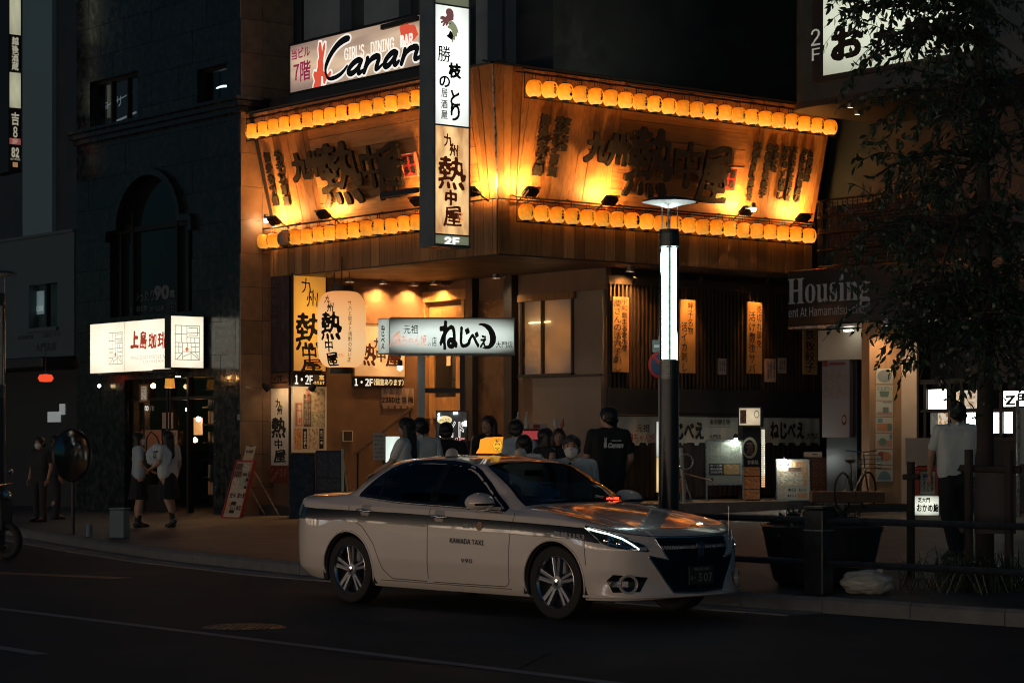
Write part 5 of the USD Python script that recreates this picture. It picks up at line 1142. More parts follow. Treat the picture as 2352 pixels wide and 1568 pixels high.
t = thing('paper_notice', 'pale paper notice on the coffee shop door glass', 'notice'); panel('sheet', t, FN2, 373, 947, 398, 984, mat('warm_grey_paper', (.36, .27, .24), .8), 0, .006, uv=False)
t = thing('poster', 'orange brown poster low on the coffee shop glass behind the two girls', 'poster'); panel('sheet', t, FN2, 326, 987, 371, 1044, mat('orange_brown_poster', (.42, .17, .09), .7), 0, .006, uv=False)
t = thing('paper_notice', 'small pale menu sheets beside the coffee shop door', 'notice'); panel('sheet', t, FN2, 383, 988, 408, 1022, mat('warm_grey_paper', (.36, .27, .24), .8), 0, .006, uv=False)
dtext(t, FN2, 'MENU', 386, 992, 405, 1000, M_ink, c=.008, kind='latin')
dtext(sf, FN2, 'ro', 333, 932, 341, 943, M_whitev, c=.002, kind='latin')
obj('number_plate', FLB.slab(FLB.at(546, 1000)[0], FLB.at(552, 1000)[0], 2.0, 2.1, 0, .01), M_steel, cof)

# ---------------------------------------------------------------- far left: low pale building and the tower behind it
p3 = seen(170, 1100, 46.0)[:2]; F3 = Frame((p3[0], p3[1], 0), -uL, nL)
M_teal = mat('pale_blue_wall', (.06, .095, .11), .7, var=.12, scale=1.5)
zt3 = F3.at(85, 545)[1]
low = thing('low_building', 'low pale bluish shop building at the far left with a small window', 'building')
WK = [F3.rect(66, 652, 132, 752)]; a0, a1, b0, b1 = WK[0]
mm = extr(sbox(-9, F3.at(85, 822)[1], 0, zt3).difference(sbox(a0, b0, a1, b1)), .3); mm.apply_translation([0, 0, -.3]); obj('wall', F3.place(mm), M_teal, low)
obj('parapet', F3.slab(-9, .02, zt3, zt3 + .06, -.35, .05), M_teal, low)
obj('lower_wall', F3.slab(-9, 0, .1, F3.at(85, 822)[1] - .003, -.6, -.32), M_dark, low)
obj('roof', prism_xy([F3.pt(-9, 0, -.3)[:2], F3.pt(0, 0, -.3)[:2], F3.pt(0, 0, -6)[:2], F3.pt(-9, 0, -6)[:2]], .1, zt3 - .05), M_dark, low)
w = part_group('window', low); obj('pane', F3.sheet(a0, a1, b0, b1, -.12)[0], M_glass, w); obj('mullion', F3.slab((a0 + a1) / 2 - .03, (a0 + a1) / 2 + .03, b0, b1, -.18, -.08), M_frame, w); obj('sill', F3.slab(a0 - .06, a1 + .06, b0 - .09, b0 - .003, -.1, .07), M_teal, w)
obj('blind', F3.slab(a0, a1, b0, b1, -.27, -.24), M_towerdark, w)
FKk = F3.off(-.2); q = FKk.rect(77, 690, 102, 722); obj('lit_print', FKk.slab(q[0], q[1], q[2], q[3] + .2, 0, .01), glow('dim_teal_print', (.14, .26, .28), .22), w)
dtext(w, FKk, 'IOX', 78, 703, 101, 715, glow('dim_pale_print', (.6, .75, .7), .22), c=.014, kind='latin', bold=1)
M_facetext = mat('dark_facade_letters', (.02, .025, .03), .6)
dtext(low, F3, '大門支店', 82, 786, 130, 806, M_facetext, c=.003, bold=1); dtext(low, F3, 'DAIMON', 42, 770, 76, 779, M_facetext, c=.003, kind='latin'); dtext(low, F3, 'SINCE 1972', 98, 764, 138, 774, M_facetext, c=.003, kind='latin')
obj('awning', F3.place(bbx(-9, -.1, F3.at(85, 850)[1], F3.at(85, 825)[1], -.3, .7, .03)), M_dark, low)
rl = seen(105, 868, 44.6); t = thing('red_lantern', 'dim red glowing lamp under the awning at the far left', 'lamp', rl); obj('shade', lathe([(0, -.08), (.12, -.07), (.16, 0), (.12, .07), (0, .08)], 20), glow('red_lamp', (1, .09, .03), .85, (.5, .05, .03)), t); obj('cord', tube([(0, 0, .07), (0, 0, .5)], .01, 5), M_black, t)
F3s = F3.off(-.3)
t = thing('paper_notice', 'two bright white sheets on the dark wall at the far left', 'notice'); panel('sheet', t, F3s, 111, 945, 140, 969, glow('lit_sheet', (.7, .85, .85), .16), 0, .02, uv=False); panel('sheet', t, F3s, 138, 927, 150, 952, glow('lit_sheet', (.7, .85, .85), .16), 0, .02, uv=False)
tw = thing('far_tower', 'tall dark tower with a pale blue corner strip at the upper left', 'building')
F4 = F3.off(-3.0)
obj('wall', F4.slab(-16, 1.0, zt3 - .1, 18, -6, 0), M_towerdark, tw)
a0, a1, _, _ = F4.rect(62, 100, 130, 300); obj('corner_strip', F4.slab(a0, a1, zt3, 18, .003, .12), mat('tower_strip', (.16, .24, .27), .6), tw)
F5 = F3.off(.4)
ts = thing('blade_sign', 'narrow vertical blade sign with lit cream and dark panels at the upper left', 'sign')
Fv = Frame(seen(19, 388, 45.5), uR, nR)
def vp(y0, y1, m, c=.02, nm='face_panel'):
    a0, _ = Fv.at(19, (y0 + y1) / 2); a1, _ = Fv.at(42, (y0 + y1) / 2); b0, b1 = Fv.at(30, y1)[1], Fv.at(30, y0)[1]
    sh, g_ = Fv.sheet(0.02, .27, b0, b1, c, 4, 6); obj(nm, sh, m, ts, uv=g_); return b0, b1
M_lb_dimcream = lightbox('lit_dim_cream', (.72, .72, .48), .55, edge=.75, noise=.1)
obj('cabinet', Fv.slab(0, .29, -.05, 7, -.8, .01), M_black, ts)
vp(-60, 80, M_lb_dimcream); vp(167, 248, M_lb_dimcream); vp(318, 332, glow('dim_red_panel', (.35, .04, .03), .5)); vp(336, 386, mat('dark_green_panel', (.02, .035, .035), .5))
def vtxt(s, y0, y1, m, w=.2, **k):
    b0, b1 = Fv.at(30, y1)[1], Fv.at(30, y0)[1]; letters(ts, Fv, s, .145, (b0 + b1) / 2, b1 - b0, m, c=.024, w=w, **k)
M_dimcream = glow('dim_cream_text', (.75, .7, .5), .35)
vtxt('越後酒蔵', 85, 162, M_dimcream, .16, vertical=True, bold=1, brush=.6); vtxt('吉8', 258, 316, M_dimcream, .17, vertical=True, bold=1); vtxt('2F', 320, 330, M_dimcream, .12, kind='latin'); vtxt('82', 339, 362, M_dimcream, .17, kind='latin', bold=2); vtxt('ALE HOUSE', 364, 368, M_dimcream, .22, kind='latin')
b0 = Fv.at(30, 384)[1]; obj('beer_glass', Fv.slab(.09, .20, b0, b0 + .1, .024, .028), glow('beer_print', (.7, .3, .1), .4), ts)
# ---------------------------------------------------------------- right hand building with the rounded bay
P0 = seen(1880, 1100, 39.5)[:2]
FRB = Frame((P0[0], P0[1], 0), -uL, nL)
M_navy_wall = mat('dark_blue_wall', (.035, .05, .058), .5, var=.12, scale=1.5)
M_cream = mat('cream_wall', (.62, .52, .40), .7, var=.06, scale=2)
rb = thing('rounded_building', 'dark building with a rounded upper bay and shop entrance, right of the restaurant', 'building')
obj('wall', prism_xy([FRB.pt(-3, 0, -1.3)[:2], FRB.pt(14, 0, -1.3)[:2], FRB.pt(14, 0, -7)[:2], FRB.pt(-3, 0, -7)[:2]], 4.1, 16), M_navy_wall, rb)
obj('inner_wall', prism_xy([FRB.pt(-.02, 0, -.5)[:2], FRB.pt(14, 0, -.5)[:2], FRB.pt(14, 0, -7)[:2], FRB.pt(-.02, 0, -7)[:2]], .1, 4.09), M_dark, rb)
# the bay
zB, aB = 7.42, .45
pts = [(aB + 12, -1.2), (aB + 12, 1.34), (aB + .45, 1.34)] + [(aB + .45 - .45 * math.sin(t), 1.34 - .45 * (1 - math.cos(t))) for t in np.linspace(.1, math.pi / 2, 12)] + [(aB, -1.2)]
bay = prism_xy([FRB.pt(a, 0, c)[:2] for a, c in pts][::-1], zB, 16)
M_bay = mat('bay_panel', (.045, .065, .075), .35, var=.1, scale=1.5)
obj('bay', bay, M_bay, rb, smooth=25)
obj('bay_rim', prism_xy([FRB.pt(a, 0, c)[:2] for a, c in [(p[0] - .02, p[1] + .03) for p in pts]][::-1], zB - .08, zB + .03), M_dark, rb, smooth=25)
for x, y, lab in ((1953, 241, 'downlight under the rounded bay, left of two'), (1969, 257, 'downlight under the rounded bay, right of two')):
    Fz = Frame((0, 0, zB - .09), (1, 0, 0), (0, 0, -1), (0, 1, 0)); a, b = Fz.at(x, y)
    t = thing('downlight', lab, 'downlight', (a, b, zB - .14)); obj('reflector', lathe([(.05, 0), (.06, 0), (.06, .06), (.0, .06)], 16), M_steel, t); obj('lamp', moved(lathe([(0, 0), (.042, 0), (.042, .01), (0, .01)], 14), (0, 0, .0)), glow('bay_lamp', (1, .62, .34), 3.0), t)
FO = FRB.off(1.36)
M_lb_oka = lightbox('lit_pale_face', (.80, .88, .68), .85, edge=.7, noise=.06, col2=(.55, .6, .42))
ok = thing('lit_sign', 'large lit cream sign with black brush hiragana on the rounded bay, behind leaves', 'sign')
a0, b0 = FO.at(1896, 175); a1, _ = FO.at(2243, 130); b1 = FO.at(1896, -60)[1]
sh, g_ = FO.sheet(a0, a1, b0, b1, .06, 16, 12); obj('face_panel', sh, M_lb_oka, ok, uv=g_); obj('cabinet', FO.slab(a0 - .25, a1 + .06, b0 - .08, b1 + .06, -.02, .05), M_dark, ok)
for s, q in (('お', (1914, 62, 1988, 138)), ('か', (2012, 55, 2064, 128)), ('め', (2078, 35, 2140, 112)), ('鮨', (2152, 28, 2212, 104))): dtext(ok, FO, s, *q, M_ink, c=.064, bold=3, brush=.5, size=64)
M_greyleaf = glow('grey_leaf', (.40, .42, .33), .5)
for tip in ((1990, 158), (2000, 146), (2004, 132), (1994, 128)):
    p, q = np.array(FO.at(1982, 136)), np.array(FO.at(*tip)); d = q - p; n_ = np.array([-d[1], d[0]]) * .16
    obj('leaf_print', FO.place(moved(extr(Polygon([p, p + d * .5 + n_, q, p + d * .5 - n_]), .003), (0, 0, .064))), M_greyleaf, ok)
M_dimteal = glow('dim_teal_letter', (.30, .36, .30), .5)
dtext(ok, FO, '2', 1868, 68, 1889, 106, M_dimteal, c=.055, kind='latin'); dtext(ok, FO, 'F', 1870, 112, 1888, 140, M_dimteal, c=.055, kind='latin')
# fascia with the Housing lettering
FH = FRB.off(.55)
hs = thing('shop_fascia', 'dark glossy shop fascia reading Housing in pale serif letters', 'sign')
a0, b0 = FH.at(1809, 750); a1, _ = FH.at(2352, 760); b1 = FH.at(1809, 622)[1]
obj('board', FH.place(bbx(a0, a1 + 2, b0, b1, -.5, 0, .02)), mat('navy_glass_board', (.012, .016, .02), .18), hs)
M_hl = glow('pale_letter', (.25, .31, .33), .05, (.10, .13, .14))
dtext(hs, FH, '𝐇𝐨𝐮𝐬𝐢𝐧𝐠', 1810, 632, 1999, 710, M_hl, c=.004, kind='math'); dtext(hs, FH, 'ent At Hamamatsu-cho', 1812, 703, 1985, 724, M_hl, c=.004, kind='latin')
obj('soffit', FH.slab(a0, a1 + 2, b0 - .05, b0 - .004, -.5, -.01), M_steel, hs)
a, b = FH.at(1925, 752); obj('lamp_tube', FH.slab(a - .06, a + .10, b - .06, b - .03, -.3, -.2), glow('fascia_tube', (.9, .95, .8), 6.0), hs)
# entrance: pale lintel, poster, dark door, wood panel with posters, cream wall
FE2 = FRB.off(.1)
a0, a1, b0, b1 = FE2.rect(1879, 756, 1992, 826); obj('lintel', FE2.slab(a0, a1, b0, b1, -.4, 0), M_cream, rb)
a0, a1, b0, b1 = FE2.rect(1890, 829, 1960, 1130); obj('door_leaf', FE2.slab(a0, a1, .3, b1, -.3, -.1), mat('dark_blue_door', (.025, .03, .036), .4), rb)
po = thing('wall_poster', 'tall dim bluish poster with portraits left of the wood panel', 'poster')
a0, a1, b0, b1 = panel('sheet', po, FE2, 1889, 826, 1952, 1004, mat('grey_blue_poster', (.20, .18, .19), .7), -.09, .01, uv=False)
panel('red_tab', po, FE2, 1890, 828, 1902, 842, M_redbrown, .01, .014, uv=False); panel('red_bar', po, FE2, 1906, 832, 1942, 838, M_redbrown, .01, .014, uv=False)
for q in ((1892, 852, 1918, 880), (1922, 852, 1950, 880), (1892, 884, 1918, 915), (1922, 884, 1950, 915)): panel('photo', po, FE2, *q, print_mat('dim_portrait', [(0, (.10, .07, .06)), (.5, (.20, .16, .15)), (.8, (.24, .2, .19))], 3), .01, .014)
a, b = FE2.at(1940, 964); obj('portrait', [FE2.place(moved(extr(affinity.scale(Point(a, b).buffer(.07), .8, 1.35), .003), (0, 0, .011)))], mat('portrait_hair', (.03, .02, .02), .8), po); obj('portrait_face', FE2.place(moved(extr(affinity.scale(Point(a, b + .01).buffer(.045), .8, 1.2), .003), (0, 0, .015))), mat('portrait_skin', (.3, .17, .12), .8), po)
FWd = Frame(seen(1997, 1160, 37.6), (math.cos(.30), math.sin(.30), 0), (math.sin(.30), -math.cos(.30), 0))
z0w = ground_z(*FWd.o[:2]); M_oak = wood('oak_panel', (.50, .30, .16), (.42, .24, .12), rand=.05)
b_top = FWd.at(1997, 740)[1]; aw = FWd.at(2070, 1000)[0]; dz = FWd.o[2]
obj('wood_panel', FWd.slab(0, aw, .03, b_top, -.3, 0), M_oak, rb)
FCw = Frame(FWd.pt(aw, 0, 0), -uL, nL); ac = FCw.at(2106, 1000)[0]
obj('cream_return', FCw.slab(.003, ac, .03, b_top, -.3, 0), M_cream, rb)
obj('jamb', FCw.slab(ac + .003, ac + .05, .03, b_top, -.3, .01), M_frame, rb)
obj('plinth', prism_xy([FWd.pt(-.6, 0, .25)[:2], FCw.pt(ac, 0, .3)[:2] + np.array([.3, -.05]), FCw.pt(ac, 0, -1)[:2], FWd.pt(-.6, 0, -1)[:2]], .1, dz + .02), M_dark, rb)
pm = [mat(f'leaflet_{k}', c, .7) for k, c in enumerate(((.62, .60, .50), (.60, .58, .46)))]
gm2 = mat('leaflet_green', (.16, .26, .20), .7); om = mat('leaflet_orange', (.62, .26, .12), .7); bm = mat('leaflet_blue', (.20, .30, .34), .7); pk = mat('leaflet_pink', (.62, .34, .24), .7)
yy = [(846, 881), (884, 919), (921, 956), (958, 993), (995, 1030), (1032, 1067), (1069, 1105)]
for k, (y0, y1) in enumerate(yy):
    t = thing('leaflet', ['cream leaflet with a round grey town print, topmost on the wood panel', 'cream leaflet with lettering over a green cup shape, second from the top', 'cream leaflet with pink floor and green box, third from the top', 'leaflet with orange room print, fourth from the top', 'leaflet with a green shape on an orange table, fifth from the top', 'leaflet with orange and blue blotches, sixth from the top', 'cream leaflet with a blue half disc, lowest on the wood panel'][k], 'leaflet', group='leaflets on the wood panel')
    t.GetAttribute('xformOp:translate').Set(Gf.Vec3d(0, 0, 0))
    a0, a1, b0, b1 = FWd.rect(2011, y0, 2050, y1); obj('sheet', FWd.slab(a0, a1, b0, b1, .002, .012), pm[k % 2], t); w_, h_ = a1 - a0, b1 - b0
    def blob(u, v, ru, rv, m, half=False, n=20):
        p = affinity.scale(Point(a0 + u * w_, b0 + v * h_).buffer(1, 8), ru * w_, rv * h_)
        if half: p = p.intersection(sbox(a0, b0 + v * h_, a1, b1))
        obj('print', FWd.place(moved(extr(p, .002), (0, 0, .0125 + .0005 * n / 20))), m, t)
    def bar(u0, u1, v0, v1, m): obj('print', FWd.slab(a0 + u0 * w_, a0 + u1 * w_, b0 + v0 * h_, b0 + v1 * h_, .012, .0145), m, t)
    if k == 0: blob(.5, .5, .42, .40, mat('leaflet_grey', (.28, .32, .32), .7)); [bar(.2 + i * .2, .34 + i * .2, .35, .62, pm[1]) for i in range(3)]
    if k == 1: dtext(t, FWd, 'suumo', 2014, 888, 2047, 896, bm, c=.013, kind='latin'); obj('print', FWd.place(moved(extr(Polygon([(a0 + w_ * u, b0 + h_ * v) for u, v in ((.2, .6), (.8, .6), (.72, .22), (.28, .22))]), .002), (0, 0, .013))), gm2, t)
    if k == 2: bar(.05, .95, .08, .3, pk); bar(.42, .75, .2, .6, gm2); bar(.4, .95, .88, .96, bm)
    if k == 3: bar(.05, .95, .1, .6, om); bar(.1, .4, .65, .92, bm); blob(.8, .35, .14, .25, gm2)
    if k == 4: bar(.05, .95, .1, .55, pk); blob(.4, .45, .22, .26, gm2); bar(.8, .95, .6, .95, bm)
    if k == 5: blob(.6, .55, .3, .3, om); bar(.05, .3, .1, .25, bm); blob(.3, .75, .2, .12, mat('leaflet_red', (.5, .12, .08), .7))
    if k == 6: blob(.5, .12, .38, .55, bm, True); bar(.1, .9, .84, .88, om); bar(.1, .9, .76, .8, om)
# lamp in the entrance ceiling
p = FCw.pt(ac * .45, b_top + .02, .55); 
t = thing('downlight', 'warm downlight over the cream entrance wall beside the wood panel', 'downlight', (p[0], p[1], p[2] - .08)); obj('reflector', moved(can, s=1.4), M_steel, t); obj('lamp', moved(disc, s=1.4), glow('entrance_lamp', (1.0, .66, .36), 330.0), t)
# lit shop windows further right
M_wlit = lightbox('lit_shop_window', (.95, 1.0, .90), 4.0, edge=.8, noise=.1); M_wlit2 = print_mat('lit_food_poster', [(0, (.05, .03, .02)), (.35, (.5, .22, .08)), (.55, (.9, .8, .6)), (.85, (1, 1, .9))], 3.5, 1.5, emis=.55); M_wdim = print_mat('dim_window_poster', [(0, (.10, .12, .12)), (.5, (.2, .22, .2)), (.8, (.36, .36, .3))], 4, 1, emis=.25)
FW2 = FRB.off(.15)
sw_ = part_group('shop_windows', rb)
for q, m in (((2132, 894, 2174, 939), M_wlit), ((2137, 948, 2153, 998), M_wdim), ((2154, 948, 2182, 998), M_wlit2), ((2196, 896, 2250, 938), M_wlit2), ((2219, 947, 2241, 998), M_wlit), ((2259, 947, 2298, 995), M_wlit), ((2306, 946, 2329, 995), M_wlit)): panel('lit_pane', sw_, FW2, *q, m, -.1, 0)
a0, a1, b0, b1 = FW2.rect(2112, 880, 2352, 1004)
obj('frame', [FW2.slab(a0, a1 + 2, b0 - .06, b0, -.1, .04), FW2.slab(a0, a1 + 2, b1, b1 + .08, -.1, .04), FW2.slab(a0, a1 + 2, FW2.at(2200, 946)[1], FW2.at(2200, 940)[1], -.1, .04)] + [FW2.slab(FW2.at(x, 940)[0] - .03, FW2.at(x, 940)[0] + .03, b0, b1, -.1, .045) for x in (2128, 2184, 2212, 2253, 2302, 2333)], M_frame, sw_)
zs = thing('lit_sign', 'white lit shop sign with bold black capitals at the right edge', 'sign'); FZ = FRB.off(.3)
panel('face_panel', zs, FZ, 2305, 897, 2380, 933, M_wlit, -.1, 0); dtext(zs, FZ, 'Z', 2310, 908, 2332, 930, M_ink, c=.004, kind='latin', bold=2); dtext(zs, FZ, 'EB', 2337, 903, 2360, 920, M_ink, c=.004, kind='latin', bold=3)
st = thing('standing_panel', 'tall pale standing panel at the right edge of the view', 'sign'); Fst = Frame(seen(2338, 1180, 30.0), (1, .1, 0), (.1, -1, 0)); q = Fst.rect(2341, 936, 2400, 1065)
obj('board', Fst.slab(*q, -.05, 0), M_cream, st); obj('legs', [Fst.slab(q[0] - .03, q[0], -.02, q[3] + .1, -.05, .02), Fst.slab(q[1], q[1] + .03, -.02, q[3] + .1, -.05, .02)], M_steel, st)
# lattice balcony at the end of the fascia
FBal = FRB.off(.35); lb = thing('lattice_balcony', 'rounded dark lattice balcony screen beside the right end of the fascia', 'balcony')
z0_, z1_ = FBal.at(1880, 690)[1], FBal.at(1880, 462)[1]
aa = FBal.at(1868, 560)[0]
curve = [FBal.pt(aa + .22 - .24 * math.cos(t), 0, -.25 + .25 * math.sin(t)) for t in np.linspace(0, math.pi / 2, 9)] + [FBal.pt(aa + .22 + s, 0, 0) for s in np.linspace(.12, 2.2, 19)]
for p in curve: obj('bar', tube([[p[0], p[1], z0_], [p[0], p[1], z1_]], .011, 5), M_frame, lb)
for z in np.linspace(z0_, z1_, 7): obj('rail', tube([[p[0], p[1], z] for p in curve], .022, 6), M_frame, lb)
obj('mesh_screen', cat_([tube([[p[0], p[1], z] for p in curve], .006, 4) for z in np.linspace(z0_, z1_, 30)]), M_frame, lb)
obj('backing', FBal.slab(aa + .25, aa + 2.4, z0_, z1_ - .1, -.2, -.16), mat('brown_reed', (.05, .035, .028), .8), lb)
# far right: lit windows of a distant block behind the leaves
fb = thing('distant_block', 'distant block with rows of lit windows behind the leaves at the upper right', 'building')
Fd2 = Frame(seen(2290, 1000, 70), (1, .1, 0), (.1, -1, 0)); a0, a1, b0, b1 = Fd2.rect(2285, -80, 2480, 1000)
obj('wall', Fd2.slab(a0, a1 + 12, -5, b1 + 6, -6, 0), M_towerdark, fb)
M_fw = glow('far_window', (.70, .80, .62), .42); M_fw2 = glow('far_window_dim', (.6, .72, .6), .16)
for j, y in enumerate((18, 48, 78, 112, 148, 178, 208, 238)):
    for k in range(5):
        x = 2306 + k * 13; q = Fd2.rect(x, y, x + 11, y + 16); obj('window', Fd2.slab(*q, .002, .02), M_fw if rng.random() < .55 else M_fw2, fb)
fs = thing('lit_sign', 'pale rounded lit sign far behind the tree at the right edge', 'sign'); sh, g_ = Fd2.sheet(*Fd2.rect(2312, 322, 2400, 480), .05, 6, 6); obj('face_panel', sh, lightbox('lit_far_sign', (.66, .72, .55), .5, edge=.4, noise=.3), fs, uv=g_); obj('cabinet', Fd2.slab(*Fd2.rect(2310, 318, 2402, 484), .0, .03), M_dark, fs)
tv = Frame(seen(2120, 700, 46), (1, 0, 0), (0, -1, 0)); 
# ---------------------------------------------------------------- street lamps of two lit tubes under a dish
M_tubelamp = glow('lamp_tube', (.78, 1.0, .94), 4.5); M_uplight = glow('lamp_uplight', (.85, 1.0, .95), 75.0)
M_dish = mat('dish_white', (.75, .76, .74), .45)
M_lampglass = pane('lamp_glass', (.97, .99, .99))
def street_lamp(x, y, label, first=None):
    gz = ground_z(x, y)
    if first is not None: return dup(first, (x, y, gz - .0), 0.5, label)
    t = thing('street_lamp', label, 'street lamp', (x, y, gz), 0.0, group='tube street lamps along the kerb')
    H = 4.10 - gz
    k = 22.8 / FD
    zz = lambda yy: EYE + (YHD - yy) * k - gz
    R = .103
    obj('pole', lathe([(0, 0), (R * 1.25, 0), (R * 1.25, .05), (R, .07), (R, zz(870)), (0, zz(870))], 28), mat('pole_dark', (.018, .024, .03), .32), t, smooth=40)
    for nm, z0, z1 in (('lower_collar', zz(870), zz(827)), ('upper_collar', zz(566), zz(536))):
        n = 7; prof = [(0, z0)]
        for q in range(n): a = z0 + (z1 - z0) * q / n; b = z0 + (z1 - z0) * (q + .7) / n; prof += [(R * 1.04, a), (R * 1.04, b), (R * .96, b + .002), (R * .96, z0 + (z1 - z0) * (q + 1) / n - .001)]
        obj(nm, lathe(prof + [(0, z1)], 28), mat('collar_metal', (.10, .11, .11), .3, metal=.8), t)
    z0, z1 = zz(827), zz(566)
    obj('core', bx(-.012, .012, -.075, .075, z0, z1), M_steel, t)
    for s in (-1, 1): obj('light_tube', moved(lathe([(0, z0 + .01), (.029, z0 + .01), (.029, z1 - .01), (0, z1 - .01)], 14), (s * .047, 0, 0)), M_tubelamp, t)
    obj('glass', lathe([(R * .98, z0), (R * .98, z1)], 32), M_lampglass, t, smooth=True)
    zt, zd = zz(537), zz(480)
    obj('mast', [tube([(0, 0, zt), (0, 0, zd + .02)], .014, 8)] + [tube([(R * .9 * math.cos(a), R * .9 * math.sin(a), zt), (R * .9 * math.cos(a), R * .9 * math.sin(a), zd + .04)], .007, 6) for a in (.3, 2.4, 4.5)], M_steel, t)
    obj('glow_lamp', moved(lathe([(0, 0), (.055, 0), (.055, .006), (0, .006)], 18), (0, 0, zt + .004)), M_uplight, t); obj('lip', lathe([(R * .98, zt - .01), (R * .98, zt + .045), (R * .90, zt + .045), (R * .90, zt - .01)], 28), M_dark, t)
    obj('dish_underside', lathe([(.0, zz(478)), (.03, zz(478)), (.10, zz(473)), (.20, zz(468)), (.28, zz(464.5))], 40), M_dish, t, smooth=True)
    obj('dish_top', lathe([(.28, zz(464.5)), (.283, zz(463)), (.20, zz(456)), (.1, zz(453)), (0, zz(452))], 40), mat('dish_dark', (.03, .035, .04), .4), t, smooth=True)
    return t
LP = seen(1537, 1300, 22.8)
lamp0 = street_lamp(LP[0], LP[1], 'street lamp of two bright tubes under a white dish, in front of the slatted wall')
lp2 = seen(-4, 1200, 32.5); lamp1 = street_lamp(lp2[0], lp2[1], 'unlit street lamp partly cut off at the left edge'); M_off = mat('unlit_tube', (.30, .30, .28), .3)
for c_ in lamp1.GetChildren():
    if c_.GetName().startswith(('light_tube', 'glow_lamp')): UsdShade.MaterialBindingAPI.Apply(c_).Bind(M_off)
# ---------------------------------------------------------------- the white taxi
from scipy.interpolate import LinearNDInterpolator, RegularGridInterpolator
M_carpaint = mat('pearl_white_paint', (.72, .63, .56), .28, coat=1.0, spec=.5)
M_carnavy = mat('navy_stripe', (.010, .014, .024), .25, coat=.8)
M_rubber = mat('tyre_rubber', (.012, .012, .013), .75)
M_blackgloss = mat('black_gloss', (.008, .008, .010), .10)
M_carinner = mat('car_interior', (.016, .016, .018), .7)
M_gap = mat('panel_gap', (.02, .019, .018), .8)
def tinted(name, t): return pane(name, t, rough=.015)
M_sideglass = tinted('tinted_glass', (.16, .18, .19)); M_windscreen = tinted('windscreen_glass', (.72, .78, .76))
TX = math.radians(-46)
taxi = thing('taxi', 'white taxi sedan with a navy side stripe and a glowing orange roof lamp', 'taxi', (1.0045, 20.1747, 0), TX)
Lv = []
S3 = np.array([(-3.945, 0), (-3.925, .45), (-3.82, .72), (-3.62, .855), (-3.25, .893), (-2.85, .90), (-2.2, .893), (-1.45, .893), (-.62, .893), (0, .90), (.36, .890), (.60, .835), (.765, .70), (.865, .50), (.92, .28), (.94, 0)])
def lev(off, z, pts=None):
    t = np.gradient(S3, axis=0); n = np.c_[t[:, 1], -t[:, 0]]; n /= np.linalg.norm(n, axis=1)[:, None]     # towards the inside
    n[0], n[-1] = (1, 0), (-1, 0)
    q = S3 + n * np.broadcast_to(off, 16)[:, None]; q[0, 1] = q[-1, 1] = 0
    return np.c_[q, np.broadcast_to(z, 16)]
A = np.array
Lv.append(lev([.10, .10, .10, .10, .09, .07, .07, .07, .07, .07, .06, .02, .0, .01, .02, .02], [.29, .29, .28, .24, .21, .19, .185, .185, .185, .19, .19, .195, .20, .205, .21, .21]))
Lv.append(lev([.05, .05, .05, .05, .05, .035, .03, .03, .03, .035, .03, .0, -.015, -.012, -.01, -.01], [.33, .33, .32, .29, .26, .25, .245, .245, .245, .25, .24, .235, .235, .24, .245, .245]))
Lv.append(lev([.02, .02, .02, .015, .012, .01, .012, .012, .012, .01, .01, .01, .01, .005, .0, .0], .34))
Lv.append(lev([.005, .005, .005, .0, .0, .0, .0, .0, .0, .0, .0, .0, .0, .0, .0, .0], .47))
Lv.append(lev(0.0, .64))
Lv.append(lev([.01, .01, .01, .006, .004, .0, .002, .002, .002, .0, .006, .02, .03, .03, .03, .03], [.84, .84, .84, .84, .82, .81, .81, .80, .79, .765, .745, .725, .70, .69, .685, .685]))
L5 = lev([.075, .07, .06, .045, .035, .025, .025, .025, .028, .03, .035, .045, .055, .06, .06, .06], [1.015, 1.015, 1.005, .985, .965, .955, .945, .935, .912, .885, .852, .815, .778, .758, .752, .75])
L6 = A([(-3.27, 0, 1.088), (-3.24, .42, 1.083), (-3.16, .60, 1.075), (-3.06, .705, 1.065), (-2.93, .765, 1.052), (-2.70, .80, 1.035), (-2.15, .82, 1.005), (-1.4, .82, .982), (-.74, .805, .955), (-.60, .775, .955), (-.50, .715, .982), (-.44, .60, .995), (-.40, .48, 1.0), (-.38, .33, 1.003), (-.365, .17, 1.005), (-.36, 0, 1.006)])
L8 = A([(-2.62, 0, 1.405), (-2.60, .36, 1.40), (-2.54, .50, 1.386), (-2.46, .565, 1.376), (-2.32, .60, 1.382), (-2.1, .615, 1.398), (-1.88, .62, 1.404), (-1.6, .62, 1.398), (-1.37, .605, 1.374), (-1.275, .585, 1.355), (-1.225, .545, 1.360), (-1.25, .44, 1.375), (-1.285, .33, 1.385), (-1.30, .22, 1.390), (-1.31, .11, 1.393), (-1.315, 0, 1.394)])
L5a = L5 + .13 * (L6 - L5); L5a[:, 2] += [.03, .03, .026, .014, .006, .004, .002, .002, .003, .008, .015, .024, .030, .032, .032, .032]
L5b = L5 + .52 * (L6 - L5); L5b[:, 2] += [.022, .022, .018, .012, .004, .0, .0, .0, .0, .010, .022, .026, .026, .026, .028, .028]
L7 = (L6 + L8) / 2; L7[:, :2] += (S3 / np.linalg.norm(S3 - [-1.8, 0], axis=1)[:, None]) * 0
bul = A([.0, .0, .0, .015, .03, .035, .035, .035, .03, .015, .004, .0, .0, .0, .0, .0]); L7[:, 1] += bul
L7[10:, 0] += [.01, .025, .03, .033, .035, .035]; L7[10:, 2] += [.0, .005, .01, .01, .01, .01]; L7[:3, 0] -= [.02, .02, .015]; L7[:3, 2] += .012
L9 = L8.copy(); L9[:, 1] *= .80; L9[:, 2] += [.018, .018, .022, .03, .034, .034, .034, .034, .036, .038, .034, .026, .024, .022, .022, .022]
